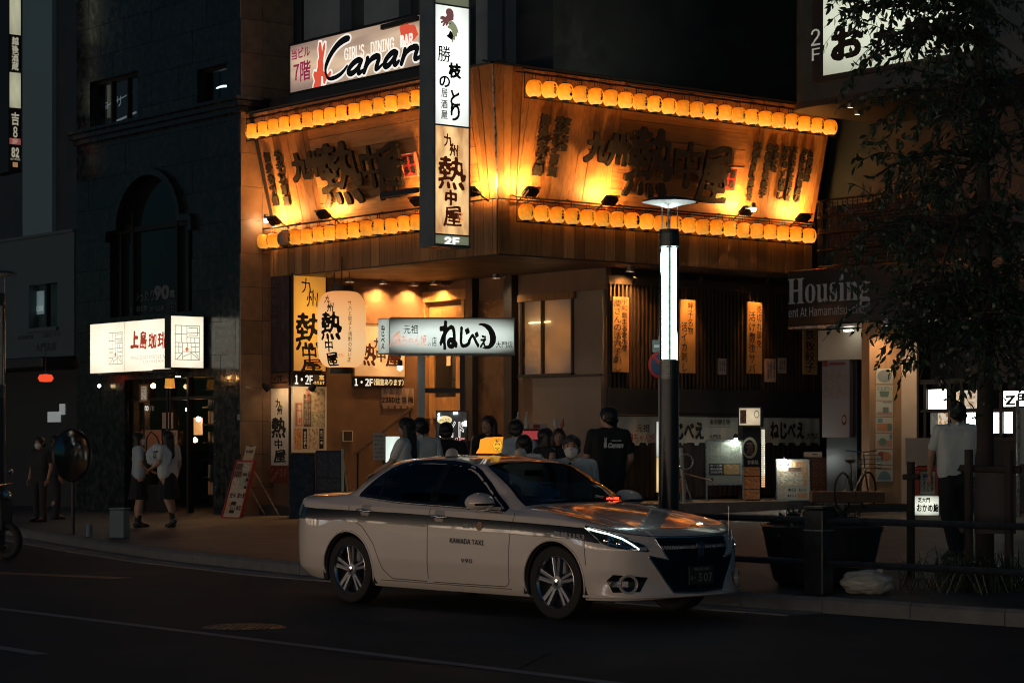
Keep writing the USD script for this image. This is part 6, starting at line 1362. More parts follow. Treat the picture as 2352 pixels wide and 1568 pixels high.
cx_ = -1.9; L9[:, 0] = cx_ + (L8[:, 0] - cx_) * .86
LA = L8.copy(); LA[:, 1] *= .42; LA[:, 0] = cx_ + (L8[:, 0] - cx_) * .6; LA[:, 2] = 1.449 - .012 * np.abs(LA[:, 0] - cx_)
LB = L8.copy(); LB[:, 1] = 0; LB[:, 0] = cx_ + (L8[:, 0] - cx_) * .35; LB[:, 2] = 1.456
Lv += [L5, L5a, L5b, L6, L7, L8, L9, LA, LB]; Lv = A(Lv); I5, I6, I8 = 6, 9, 11
tS = np.r_[0, np.cumsum(np.linalg.norm(np.diff(S3, axis=0), axis=1))]
# finer stations at the rounded corners
T = np.unique(np.r_[np.linspace(0, tS[-1], 420), tS])
dl = [0.0]
for a, b in zip(Lv[:-1], Lv[1:]): dl.append(dl[-1] + max(.03, float(np.median(np.linalg.norm(b - a, axis=1)))))
vS = A(dl); V = np.unique(np.r_[np.linspace(0, vS[-1], 105), vS])
g1 = PchipInterpolator(tS, Lv, axis=1)(T); 
for k in range(3):                                                        # a softer run round the corners than the monotone one
    c = CubicSpline(tS, Lv[:, :, k], axis=1)(T)
    g1[:, :, k] = .5 * g1[:, :, k] + .5 * c if k < 2 else g1[:, :, k]
G_ = PchipInterpolator(vS, g1, axis=0)(V)                                  # (nv, nt, 3)
a_, b_ = int(np.searchsorted(V, vS[7])), int(np.searchsorted(V, vS[9]))      # bonnet and boot: one even curve through three rows
for j in range(a_, b_ + 1):
    u = (V[j] - vS[7]) / (vS[9] - vS[7]); m_ = (vS[8] - vS[7]) / (vS[9] - vS[7])
    G_[j] = g1[7] * (u - m_) * (u - 1) / m_ + g1[8] * u * (u - 1) / (m_ * (m_ - 1)) + g1[9] * u * (u - m_) / (1 - m_)
G_[:, 0, 1] = 0; G_[:, -1, 1] = 0; G_[:, :, 1] = np.maximum(G_[:, :, 1], 0)
nv, nt = len(V), len(T)
def s_of(x, y):
    d = np.linalg.norm(g1[4][:, :2] - [x, abs(y)], axis=1); return T[int(np.argmin(d))]
# lower body as a function of (s, z)
v5 = int(np.searchsorted(V, vS[I5 + 1])); zt_ = np.linspace(.185, .99, 160); XY = np.zeros((nt, 160, 2))
for i in range(nt):
    zc_2 = np.maximum.accumulate(G_[:v5 + 1, i, 2] + np.arange(v5 + 1) * 1e-6)
    for k in range(2): XY[i, :, k] = np.interp(zt_, zc_2, G_[:v5 + 1, i, k])
szf = RegularGridInterpolator((T, zt_), XY, bounds_error=False, fill_value=None)
def low(s, z, out=0.0):
    p = szf(np.c_[s, z]); e = .01; d = szf(np.c_[s + e, z]) - szf(np.c_[s - e, z]); n = np.c_[-d[:, 1], d[:, 0]]; n /= np.linalg.norm(n, axis=1)[:, None] + 1e-9
    return np.c_[p + n * out, z]
m0, m1 = int(np.searchsorted(V, vS[I5])), int(np.searchsorted(V, vS[I8])) + 3
i0, i1 = int(np.searchsorted(T, tS[3])), int(np.searchsorted(T, tS[10]))
sub = G_[m0:m1, i0:i1].reshape(-1, 3); ghf = LinearNDInterpolator(sub[:, [0, 2]], sub[:, 1])
def side_pt(x, z, out=0.0):
    y = ghf(np.c_[x, z]); y = np.where(np.isnan(y), .84, y); return np.c_[x, y + out * .93, z + out * .3]
def flat_tri(poly, res):
    ms, (x0, y0, x1, y1) = [], poly.bounds; h = max(res * 1.6, .03)
    for i in range(int((x1 - x0) / h) + 1):
        col_ = poly.intersection(sbox(x0 + i * h, y0 - 1, x0 + (i + 1) * h, y1 + 1))
        if col_.is_empty: continue
        for j in range(int((y1 - y0) / h) + 1):
            c_ = col_.intersection(sbox(x0 - 1, y0 + j * h, x1 + 1, y0 + (j + 1) * h))
            for g_ in getattr(c_, 'geoms', [c_]):
                if g_.geom_type == 'Polygon' and g_.area > 1e-8:
                    v, f = trimesh.creation.triangulate_polygon(g_, engine='earcut'); ms.append(trimesh.Trimesh(np.c_[v, np.zeros(len(v))], f, process=False))
    m = cat_(ms); m.merge_vertices(digits_vertex=6); return m
def skin(poly, f, out, res=.035, right=True):
    """one sheet that follows the body"""
    ms = []
    for g in getattr(poly, 'geoms', [poly]):
        if g.area < 1e-8: continue
        m = flat_tri(g, res); W = f(m.vertices[:, 0], m.vertices[:, 1], out)
        ms.append(trimesh.Trimesh(W * [1, -1, 1] if right else W, m.faces, process=False))
    return cat_(ms)
WIN = Polygon([(-2.79, 1.055), (-2.70, 1.135), (-2.56, 1.24), (-2.44, 1.312), (-2.34, 1.348), (-2.18, 1.380), (-1.89, 1.392), (-1.6, 1.386), (-1.42, 1.366), (-1.30, 1.335), (-1.20, 1.295), (-1.01, 1.178), (-.83, 1.05), (-.665, .945), (-1.28, .978), (-2.15, 1.006)]).buffer(-.012, join_style=1).buffer(.012)
WINo = WIN.buffer(.018)
# body shell: wheel openings, windows and screens cut out of the grid
c = (G_[:-1, :-1] + G_[1:, 1:] + G_[:-1, 1:] + G_[1:, :-1]) / 4; tc, vc = (T[:-1] + T[1:]) / 2, (V[:-1] + V[1:]) / 2
keep = np.ones(c.shape[:2], bool); RA = .378
Gb = G_.copy()
for xw in (0.0, -2.85):
    d = np.hypot(Gb[:, :, 0] - xw, Gb[:, :, 2] - .33); near = (np.abs(d - RA) < .011) & (Gb[:, :, 1] > .5) & (Gb[:, :, 2] < .8)
    for k, o in ((0, xw), (2, .33)): Gb[:, :, k] = np.where(near, o + (Gb[:, :, k] - o) * RA / np.maximum(d, 1e-6), Gb[:, :, k])
    cc = (Gb[:-1, :-1] + Gb[1:, 1:] + Gb[:-1, 1:] + Gb[1:, :-1]) / 4
    keep &= ~((np.hypot(cc[:, :, 0] - xw, cc[:, :, 2] - .33) < RA) & (cc[:, :, 1] > .5) & (cc[:, :, 2] < .8))
from shapely import contains_xy
inw = contains_xy(WIN.buffer(-.02), c[:, :, 0], c[:, :, 2]) & (tc[None, :] > tS[3]) & (tc[None, :] < tS[10]) & (vc[:, None] > vS[I5])
keep &= ~inw
ws_v = (vc > vS[I6] + .03) & (vc < vS[I8] - .03); keep &= ~(ws_v[:, None] & (tc[None, :] > tS[10] + .035)); keep &= ~(ws_v[:, None] & (tc[None, :] < tS[2] - .05))
def grid_mesh(G, keep, mirror):
    nv_, nt_ = G.shape[:2]; idx = np.arange(nv_ * nt_).reshape(nv_, nt_); q = np.stack([idx[:-1, :-1], idx[:-1, 1:], idx[1:, 1:], idx[1:, :-1]], -1)[keep]
    W = G.reshape(-1, 3) * ([1, -1, 1] if mirror else [1, 1, 1]); f = np.vstack([q[:, [0, 1, 2]], q[:, [0, 2, 3]]])
    if not mirror: f = f[:, ::-1]
    m = trimesh.Trimesh(W, f, process=False); m.remove_unreferenced_vertices(); return m
body = cat_([grid_mesh(Gb, keep, True), grid_mesh(Gb, keep, False)]); body.merge_vertices(digits_vertex=5)
obj('body', body, M_carpaint, taxi, smooth=40)
for mir in (True, False):
    sg = -1 if mir else 1
    obj('side_window_trim', skin(WINo.difference(WIN.buffer(-.006)), side_pt, .004, .03, mir), M_blackgloss, taxi)
    obj('side_window', skin(WIN.buffer(-.004), side_pt, .002, .04, mir), M_sideglass, taxi, smooth=True)
    obj('window_post', skin(LineString([(-1.69, .95), (-1.60, 1.40)]).buffer(.045).intersection(WIN), side_pt, .004, .04, mir), M_blackgloss, taxi)
    obj('window_post', skin(LineString([(-2.48, .95), (-2.40, 1.40)]).buffer(.018).intersection(WIN), side_pt, .004, .04, mir), M_blackgloss, taxi)
    belt = LineString([(-2.80, 1.045), (-2.15, .998), (-1.28, .970), (-.66, .936)]); bp = np.array([belt.interpolate(f, normalized=True).coords[0] for f in np.linspace(0, 1, 50)]); obj('belt_trim', moved(tube(side_pt(bp[:, 0], bp[:, 1], .003), .006, 5), s=(1, sg, 1)), M_chrome, taxi)
    # stripe, gaps, handles, lettering
    sx = lambda x: A([s_of(xx, .9) for xx in x])
    XS = np.interp
    tx_, ss_ = G_[int(np.searchsorted(V, vS[4])), :, 0], T
    s_from_x = lambda x: np.interp(x, tx_[40:-60], ss_[40:-60])
    def SP(pts): return Polygon([(float(s_from_x(x)), z) for x, z in pts])
    stripe = SP([(-3.70, .935), (-3.35, .920), (-2.05, .902), (-.41, .856), (.0, .842), (.40, .825), (.47, .77), (.545, .692), (.3, .722), (-.41, .742), (-2.05, .79), (-3.55, .812), (-3.70, .812)])
    obj('side_stripe', skin(stripe, low, .0025, .03, mir), M_carnavy, taxi, smooth=True)
    def gap(pts, w=.0035, closed=False): ln = LineString([(float(s_from_x(x)), z) for x, z in pts]); gp_ = np.array([ln.interpolate(f, normalized=True).coords[0] for f in np.linspace(0, 1, 60)]); obj('panel_gap', moved(tube(low(gp_[:, 0], gp_[:, 1], .001), w, 4), s=(1, sg, 1)), M_gap, taxi)
    gap([(-.50, .94), (-.535, .85), (-.565, .60), (-.575, .30), (-.62, .265), (-1.60, .262)]); gap([(-1.66, .955), (-1.672, .80), (-1.677, .29)]); gap([(-1.70, .265), (-2.20, .27), (-2.33, .36), (-2.46, .60), (-2.62, .76), (-2.82, .84), (-2.84, .95)])
    gap([(.37, .83), (.39, .60), (.40, .50)]); gap([(-.55, .245), (-2.38, .25)], .003)
    for x0, x1, z in ((-2.70, -2.47, .918), (-1.63, -1.40, .886)):
        p = low(s_from_x(A([x0, (x0 + x1) / 2, x1])), A([z, z - .004, z - .012]), .0); o = A([0, .016, 0])
        hd = tube([p[0] + [0, .005, 0], p[0] + [.03, .03, 0], p[1] + [0, .036, 0], p[2] + [-.03, .03, 0], p[2] + [0, .005, 0]], [.009, .013, .014, .013, .009], 8); obj('door_handle', moved(hd, s=(1, sg, 1)), M_chrome, taxi, smooth=True)
        obj('handle_cup', skin(SP([(x0 + .06, z + .045), (x1 - .06, z + .04), (x1 - .05, z), (x1 - .07, z - .045), (x0 + .07, z - .04), (x0 + .05, z)]).buffer(.01), low, .0036, .03, mir), mat('cup_shade', (.36, .34, .31), .4, coat=.6), taxi)
    for xw in (0.0, -2.85):
        arc = [(xw + RA * math.cos(t), .33 + RA * math.sin(t)) for t in np.linspace(-.28, math.pi + .28, 40)]
        p = low(s_from_x(A([q[0] for q in arc])), A([max(q[1], .2) for q in arc]), .0); obj('arch_lip', moved(tube(p, .010, 6), s=(1, sg, 1)), M_carpaint, taxi, smooth=True)
        obj('wheel_well', cat_([moved(cat_([tube([(xw + (RA + .01) * math.cos(t), y * sg, .33 + (RA + .01) * math.sin(t)) for t in np.linspace(-.3, math.pi + .3, 30)], .035, 6) for y in (.84, .78, .72, .66, .60, .54)]), (0, 0, 0)), bx(xw - .37, xw + .37, *sorted((sg * .48, sg * .5)), .15, .72)]), M_rubber, taxi)
M_carletter = mat('car_lettering', (.012, .016, .03), .5); M_greylet = mat('pale_car_lettering', (.30, .31, .32), .5)
def car_text(s, x0, x1, z0, z1, m, out=.005, skew=0.0, **k):
    p = text_poly(s, **k); bx0, by0, bx1, by1 = p.bounds; p = affinity.translate(p, -bx0, -by0); p = affinity.scale(p, (x1 - x0) / (bx1 - bx0), (z1 - z0) / (by1 - by0), origin=(0, 0))
    p = affinity.affine_transform(p, [1, 0, skew, 1, float(s_from_x(x0)), z0]); obj('lettering', skin(p, low, out, .05, True), m, taxi)
car_text('KAWADA TAXI', -1.353, -.895, .640, .688, M_carletter, kind='latin', bold=1, skew=-.02); car_text('990', -1.198, -1.045, .462, .50, M_carletter, kind='latin', bold=1)
car_text('個人', -1.183, -1.03, .782, .828, M_greylet, bold=1); obj('round_emblem', skin(Point(float(s_from_x(-.955)), .806).buffer(.042), low, .005, .03, True), mat('emblem_tan', (.30, .17, .09), .5), taxi)
car_text('無線1153', .02, .385, .742, .794, M_greylet, bold=1, skew=-.06)
# screens: a black border and the glass
def sub_sheet(v0, v1, t0, t1, out):
    vi = [i for i in range(nv) if v0 - 1e-9 <= V[i] <= v1 + 1e-9]; ti = [i for i in range(nt) if t0 - 1e-9 <= T[i] <= t1 + 1e-9]
    sgm = G_[np.ix_(vi, ti)]; nrm = np.cross(np.gradient(sgm, axis=1), np.gradient(sgm, axis=0)); nrm /= np.linalg.norm(nrm, axis=-1)[..., None] + 1e-9
    cen = A([-1.6, 0, .8]); sign = np.sign(((sgm - cen) * nrm).sum(-1))[..., None]; return sgm + nrm * sign * out
def sheet_mesh(sgm, mask=None):
    k = np.ones((sgm.shape[0] - 1, sgm.shape[1] - 1), bool) if mask is None else mask
    m = cat_([grid_mesh(sgm, k, True), grid_mesh(sgm, k, False)]); m.merge_vertices(digits_vertex=5); return m
q = sub_sheet(vS[I6] + .012, vS[I8] - .012, tS[10] + .012, T[-1], .004); obj('windscreen', sheet_mesh(q), M_windscreen, taxi, smooth=True)
def frit(q, w):
    dv = np.r_[0, np.cumsum(np.linalg.norm(np.diff(q[:, q.shape[1] // 2], axis=0), axis=1))]; dt = np.r_[0, np.cumsum(np.linalg.norm(np.diff(q[q.shape[0] // 2], axis=0), axis=1))]
    return dv, dt
for (va, vb, ta, tb, nm) in ((vS[I6] + .012, vS[I8] - .012, tS[10] + .012, T[-1], 'windscreen_border'),):
    q = sub_sheet(va, vb, ta, tb, .0055); dv, dt = frit(q, 0); k = (((dv[:-1] + dv[1:]) / 2 < .05) | ((dv[:-1] + dv[1:]) / 2 > dv[-1] - .04))[:, None] | (((dt[:-1] + dt[1:]) / 2) < .035)[None, :]
    obj(nm, sheet_mesh(q, k), M_blackgloss, taxi, smooth=True)
q = sub_sheet(vS[I6] + .012, vS[I8] - .012, 0, tS[2] - .02, .004); obj('rear_window', sheet_mesh(q), M_sideglass, taxi, smooth=True)
hoodline = low(np.linspace(tS[10] + .02, tS[-1], 60), np.interp(np.linspace(tS[10] + .02, tS[-1], 60), tS, L5[:, 2]) - .004, .003)
for sg in (-1, 1): obj('bonnet_gap', moved(tube(hoodline, .004, 5), s=(1, sg, 1)), M_gap, taxi)
# bonnet creases
for sg in (-1, 1): 
    pts = A([(-.40, .56, 1.0), (-.1, .55, .982), (.2, .53, .952), (.5, .50, .90), (.72, .475, .84), (.84, .46, .775)])
    gz_ = LinearNDInterpolator(G_[m0:int(np.searchsorted(V, vS[I6])) + 1, :].reshape(-1, 3)[:, :2], G_[m0:int(np.searchsorted(V, vS[I6])) + 1, :].reshape(-1, 3)[:, 2])
    tt = np.linspace(0, 5, 40); P_ = np.c_[[np.interp(tt, range(6), pts[:, k]) for k in range(2)]].T; z = gz_(P_); ok_ = ~np.isnan(z); P_ = np.c_[P_[ok_], z[ok_] - .006]
    obj('bonnet_crease', moved(tube(P_, .012, 8), s=(1, sg, 1)), M_carpaint, taxi, smooth=True)
# front end
def FP2(pts): return Polygon([(s_of(np.interp(y, [0, .28, .5, .7, .835], [.94, .92, .865, .765, .60]), y), z) for y, z in pts])
def front_skin(pts, out, m, name, both=True, buf=0, res=.03, parent=None):
    for mir in ((True, False) if both else (True,)): obj(name, skin(FP2(pts).buffer(buf), low, out, res, mir), m, parent or taxi)
GR = [(0, .735), (.475, .738), (.40, .60), (.365, .545), (.56, .585), (.53, .545), (.315, .262), (0, .250)]
front_skin(GR, .004, mat('grille_black', (.006, .006, .007), .35), 'grille')
gp = FP2(GR); gs = [s_of(.94, 0)]
rimline = [(0, .738), (.478, .741), (.40, .60), (.366, .548), (.56, .588), (.532, .545), (.317, .258), (0, .246)]
for mir, sg in ((True, -1), (False, 1)):
    ps = list(FP2(rimline).exterior.coords)[:-1]; 
    pl = LineString([p for p in ps]); pl = np.array([pl.interpolate(f, normalized=True).coords[0] for f in np.linspace(0, 1, 90)]); obj('grille_trim', moved(tube(low(pl[:, 0], pl[:, 1], .008), .007, 6), s=(1, sg, 1)), M_chrome, taxi, smooth=True)
    # mesh of the grille
    bars = []
    s1, s0 = s_of(.94, 0), s_of(.865, .5); inner_ = gp.buffer(-.02)
    for k in range(-30, 40):
        for dirn in (1, -1):
            ln = LineString([(s1 - (k * .03), .20), (s1 - (k * .03) - dirn * .55, .80)]).intersection(inner_)
            for g_ in getattr(ln, 'geoms', [ln]):
                if g_.length > .02 and g_.geom_type == 'LineString':
                    c_ = np.array(g_.coords); c_ = np.array([c_[0] + (c_[-1] - c_[0]) * f for f in np.linspace(0, 1, 4)]); bars.append(tube(low(c_[:, 0], c_[:, 1], .007), .0034, 4, caps=False))
    obj('grille_mesh', moved(cat_(bars), s=(1, sg, 1)), mat('dark_chrome', (.10, .10, .11), .22, metal=1.0), taxi)
fx = float(low(A([s_of(.94, 0)]), A([.63]))[0][0])
FG_ = Frame((fx + .012, 0, .635), (0, 1, 0), (1, 0, 0)); em = part_group('front_emblem', taxi)
obj('crown', [FG_.place(moved(extr(LineString(p).buffer(.007), .012), (0, 0, .0))) for p in ([(-.045, .05), (-.03, -.05), (0, -.065), (.03, -.05), (.045, .05)], [(-.015, .055), (-.012, -.06)], [(.015, .055), (.012, -.06)])], M_chrome, em)
pl_ = part_group('number_plate', taxi); FPl = Frame((.965, 0, .405), (0, 1, 0), (1, 0, 0))
obj('plate', FPl.place(bbx(-.165, .165, -.0825, .0825, -.01, .006, .004)), mat('plate_dark', (.02, .028, .024), .5), pl_)
M_plt = mat('plate_text', (.25, .26, .25), .5)
for s, x, y, w, h, k in (('世田谷300', .0, .054, .20, .03, {}), ('あ', -.13, -.02, .03, .035, {}), ('・', -.085, -.02, .012, .012, dict(bold=3)), ('3', -.02, -.02, .045, .075, dict(kind='latin')), ('07', .085, -.02, .105, .075, dict(kind='latin'))):
    mm = fit_text(s, w, h, .002, **k); mm.apply_translation([x, y, .006]); obj('lettering', FPl.place(mm), M_plt, pl_)
M_hl = mat('lamp_bowl', (.05, .055, .06), .2, metal=.6)
M_drl = glow('daylight_strip', (.85, 1.0, .90), 1.5)
M_lens = pane('lamp_lens', (.9, .93, .93))
HLP = [(.375, .895, .838), (.47, .872, .775), (.56, .835, .70), (.64, .79, .668), (.80, .66, .640), (.858, .575, .628), (.832, .585, .672), (.80, .655, .703), (.74, .72, .742), (.64, .81, .785), (.50, .865, .815)]
def HS(pts): return Polygon([(s_of(x, y), z) for x, y, z in pts])
hp = HS(HLP).buffer(.006, join_style=1)
for mir, sg in ((True, -1), (False, 1)):
    hl = part_group('headlight', taxi)
    obj('bowl', skin(hp, low, .003, .03, mir), M_hl, hl); obj('bezel', moved(tube(low(*np.array([LineString(hp.exterior.coords).interpolate(f, normalized=True).coords[0] for f in np.linspace(0, 1, 70)]).T, .006), .005, 6), s=(1, sg, 1)), M_chrome, hl)
    drl = [(.40, .892, .822), (.50, .866, .802), (.62, .82, .776), (.71, .745, .738), (.77, .69, .69), (.812, .645, .648)]
    obj('light_strip', skin(LineString([(s_of(x, y), z) for x, y, z in drl])  .buffer(.008), low, .009, .02, mir), M_drl, hl)
    for (x, y, z, r) in ((.615, .825, .715, .045), (.70, .755, .692, .036)):
        c_ = low(A([s_of(x, y)]), A([z]), .004)[0]; lt = moved(lathe([(r, 0), (r * 1.0, .008), (r * .82, .010), (r * .6, .004), (0, .014)], 24), ry=math.pi / 2); lt.apply_transform(trimesh.transformations.rotation_matrix(math.atan2(c_[1] * .9, .75), (0, 0, 1))); lt.apply_translation(c_); obj('projector', moved(lt, s=(1, sg, 1)), M_chrome, hl, smooth=30)
    obj('chrome_fin', skin(LineString([(s_of(.43, .885), .792), (s_of(.53, .85), .722), (s_of(.66, .775), .684), (s_of(.82, .64), .648)]).buffer(.006), low, .008, .02, mir), M_chrome, hl)
    obj('lens', skin(hp, low, .012, .03, mir), M_lens, hl, smooth=True)
    # fog lamp in its scoop
    fp = FP2([(.56, .40), (.80, .425), (.835, .37), (.80, .27), (.62, .275)]); obj('fog_scoop', skin(fp, low, .004, .03, mir), M_blackgloss, taxi)
    cpt_ = low(A([s_of(.765, .72)]), A([.342]), .0)[0]
    fl = moved(lathe([(.082, -.10), (.086, .02), (.080, .034), (.066, .03), (.060, -.02), (0, -.03)], 28), ry=math.pi / 2); fl.apply_transform(trimesh.transformations.rotation_matrix(.55, (0, 0, 1))); fl.apply_translation(cpt_ + [.005, .01, 0]); obj('fog_lamp', moved(fl, s=(1, sg, 1)), mat('fog_ring', (.42, .40, .37), .25, coat=.6), taxi, smooth=35)
    ll = [(s_of(x, y), .228) for x, y in S3[10:]]; obj('lip', moved(tube(low(A([p[0] for p in ll]), A([p[1] for p in ll]), .012), .012, 8), s=(1, sg, 1)), M_carpaint, taxi, smooth=True)
    # tail lamp
    tp = Polygon([(s_of(x, y), z) for x, y, z in ((-3.60, .86, .945), (-3.78, .76, .955), (-3.86, .62, .95), (-3.87, .55, .83), (-3.82, .72, .80), (-3.74, .80, .81), (-3.64, .84, .86))])
    obj('tail_lamp', skin(tp.buffer(.008), low, .006, .03, mir), mat('tail_red', (.10, .006, .008), .08, coat=1.0), taxi)
    # mirror
    mr = part_group('door_mirror', taxi)
    u_, v_ = np.meshgrid(np.linspace(0, 2 * np.pi, 40, endpoint=False), np.linspace(-1, 1, 21)); r0 = np.sqrt(np.clip(1 - np.abs(v_) ** 2.6, 0, 1))
    Mx = -.86 + .10 * r0 * np.cos(u_) + np.where(np.cos(u_) > 0, .05 * r0 * np.cos(u_), 0); My = .995 + .135 * v_; Mz = 1.022 + .082 * r0 * np.sin(u_) * (1 - .12 * v_) + .012 * (1 - v_ ** 2)
    W = np.stack([Mx, My * sg, Mz], -1).reshape(-1, 3); fq = [(j * 40 + i, j * 40 + (i + 1) % 40, (j + 1) * 40 + (i + 1) % 40, (j + 1) * 40 + i) for j in range(20) for i in range(40)]
    mm_ = trimesh.Trimesh(W, [f for a_ in fq for f in ((a_[0], a_[1], a_[2]), (a_[0], a_[2], a_[3]))], process=False); obj('housing', mm_, M_carpaint, mr, smooth=True)
    band = [(-.86 + .155 * math.cos(t) * (1 if math.cos(t) > 0 else .68), .0, 0) for t in np.linspace(-1.5, 1.5, 9)]
    obj('indicator', tube([(-.86 + .150 * math.sqrt(max(0, 1 - abs(v) ** 2.6)) + .004, sg * (.995 + .135 * v), 1.012) for v in np.linspace(-.88, .88, 14)], .010, 6), M_blackgloss, mr)
    obj('stalk', cat_([moved(trimesh.convex.convex_hull(A([(-.90, .80, .955), (-.76, .80, .955), (-.90, .80, .99), (-.76, .80, .985), (-.88, .93, .965), (-.80, .93, .965), (-.88, .93, .99), (-.80, .93, .99)])), s=(1, sg, 1))]), M_carpaint, mr)
    # cowl wiper, A pillar seal
# wheels
def wheel(x, sg, steer=0.0):
    w = thing('wheel', None, None, (x, sg * .765, .33), steer + (math.pi if sg < 0 else 0), parent=taxi)
    Rr = .33
    prof = [(.232, -.10), (.30, -.108), (.322, -.095), (Rr, -.06), (Rr, .06), (.322, .095), (.30, .108), (.242, .104), (.236, .09), (.236, -.10)]
    ty = moved(lathe(prof, 48), rx=-math.pi / 2); obj('tyre', ty, M_rubber, w, smooth=35)
    M_rimd = mat('rim_dark', (.14, .15, .17), .3, metal=.8); M_rimb = mat('rim_bright', (.55, .55, .56), .22, metal=1.0)
    obj('rim', moved(lathe([(.236, -.09), (.220, .0), (.222, .07), (.238, .094), (.242, .098), (.234, .100), (.224, .085), (.212, .06), (.205, -.08)], 48), rx=-math.pi / 2), M_rimb, w, smooth=35)
    obj('dish', moved(lathe([(.21, -.02), (.0, -.02)], 40), rx=-math.pi / 2), M_rimd, w)
    for k in range(5):
        a = 2 * math.pi * k / 5 + math.pi / 2
        for o in (-.125, .125):
            a0, a1 = a + o * 1.7, a + o * 1.2
            r = [(.05, a0), (.225, a1)]
            p = [A([rr_ * math.cos(t), .075 if rr_ < .1 else .084, rr_ * math.sin(t)]) for rr_, t in r]; tdir = A([-math.sin(a), 0, math.cos(a)]) * .016
            hull = trimesh.convex.convex_hull(A([p[0] + tdir * .8, p[0] - tdir * .8, p[1] + tdir, p[1] - tdir, p[0] + tdir * 1.6 - [0, .03, 0], p[0] - tdir * 1.6 - [0, .03, 0], p[1] + tdir * 1.8 - [0, .035, 0], p[1] - tdir * 1.8 - [0, .035, 0]])); obj('spoke', hull, M_rimd, w)
            obj('spoke_edge', tube([p[0] + tdir * (1 if o > 0 else -1) + [0, .001, 0], p[1] + tdir * (1 if o > 0 else -1) + [0, .001, 0]], .004, 5), M_rimb, w)
    obj('hub', moved(lathe([(.075, 0), (.075, .05), (.06, .078), (0, .082)], 28), rx=-math.pi / 2), M_rimd, w, smooth=30)
    obj('hub_cap', moved(lathe([(.03, .08), (.028, .086), (0, .088)], 20), rx=-math.pi / 2), M_chrome, w)
    for k in range(5): a = 2 * math.pi * (k + .5) / 5; obj('nut', moved(moved(lathe([(.011, 0), (.011, .07), (0, .074)], 6), rx=-math.pi / 2), (.055 * math.cos(a), 0, .055 * math.sin(a))), M_steel, w)
for x in (0.0, -2.85):
    for sg in (-1, 1): wheel(x, sg)
# underside, cabin
obj('underbody', bx(-3.4, .66, -.76, .76, .20, .34), M_rubber, taxi)
cab = part_group('cabin', taxi)
obj('floor', bx(-3.2, -.3, -.76, .76, .3, .36), M_carinner, cab)
obj('dashboard', cat_([trimesh.convex.convex_hull(A([(-.38, y, .93) for y in (-.68, .68)] + [(-.80, y, .97) for y in (-.70, .70)] + [(-.95, y, .86) for y in (-.70, .70)] + [(-.38, y, .6) for y in (-.68, .68)] + [(-.9, y, .6) for y in (-.7, .7)]))]), M_carinner, cab)
obj('dash_mat', trimesh.convex.convex_hull(A([(-.52, -.30, .958), (-.52, .55, .958), (-.78, .58, .972), (-.78, -.35, .972), (-.52, -.3, .95), (-.78, .58, .955), (-.78, -.35, .955), (-.52, .55, .95)])), mat('dash_cloth', (.30, .34, .30), .8), cab)
M_seat = mat('seat_cloth', (.03, .03, .034), .8); M_cover = mat('white_seat_cover', (.60, .62, .56), .8)
for y in (-.37, .37):
    obj('seat', bbx(-1.75, -1.25, y - .25, y + .25, .36, .60, .05), M_seat, cab)
    bk = bbx(-.07, .07, -.25, .25, 0, .62, .05); obj('backrest', moved(bk, (-1.80, y, .55), ry=-.32), M_seat, cab); cv = bbx(-.085, .085, -.24, .24, .28, .63, .05); obj('seat_cover', moved(cv, (-1.80, y, .55), ry=-.32), M_cover, cab)
    hr_ = bbx(-.055, .055, -.13, .13, 0, .18, .04); obj('headrest', moved(hr_, (-2.01, y, 1.14), ry=-.2), M_cover if y > 0 else M_seat, cab)
obj('rear_bench', cat_([bbx(-2.85, -2.3, -.66, .66, .36, .58, .06), moved(bbx(-.08, .08, -.66, .66, 0, .62, .06), (-2.88, 0, .52), ry=-.3)]), M_seat, cab)
sw2 = trimesh.creation.torus(.185, .016, major_sections=36, minor_sections=8); sw2 = moved(sw2, (0, 0, 0), ry=math.pi / 2 - .35); obj('steering_wheel', [moved(sw2, (-1.06, -.37, .90)), tube([(-1.06, -.37, .90), (-.85, -.37, .82)], .03, 8)], M_carinner, cab, smooth=40)
obj('rear_mirror', bbx(-1.16, -1.13, -.12, .12, 1.255, 1.315, .012), M_blackgloss, cab)
sgn_ = part_group('vacancy_sign', taxi); Fvs = Frame((-.60, .52, 1.0), (.2, .98, 0), (.98, -.2, 0)); obj('box', Fvs.place(bbx(-.10, .10, -.045, .07, -.05, -.004, .006)), M_blackgloss, sgn_)
mm = fit_text('空車', .15, .06, .003, bold=1, size=40); mm.apply_translation([0, .03, -.002]); obj('lettering', Fvs.place(mm), glow('red_led', (1, .08, .03), 3.0), sgn_); mm = fit_text('TAXI', .12, .03, .003, kind='latin'); mm.apply_translation([0, -.025, -.002]); obj('lettering', Fvs.place(mm), glow('red_led', (1, .08, .03), 3.0), sgn_)
for y in (-.2, .35): obj('wiper', tube([(-.40, y, 1.008), (-.46, y + .25, 1.03), (-.47, y + .50, 1.025)], .007, 5), M_black, taxi)
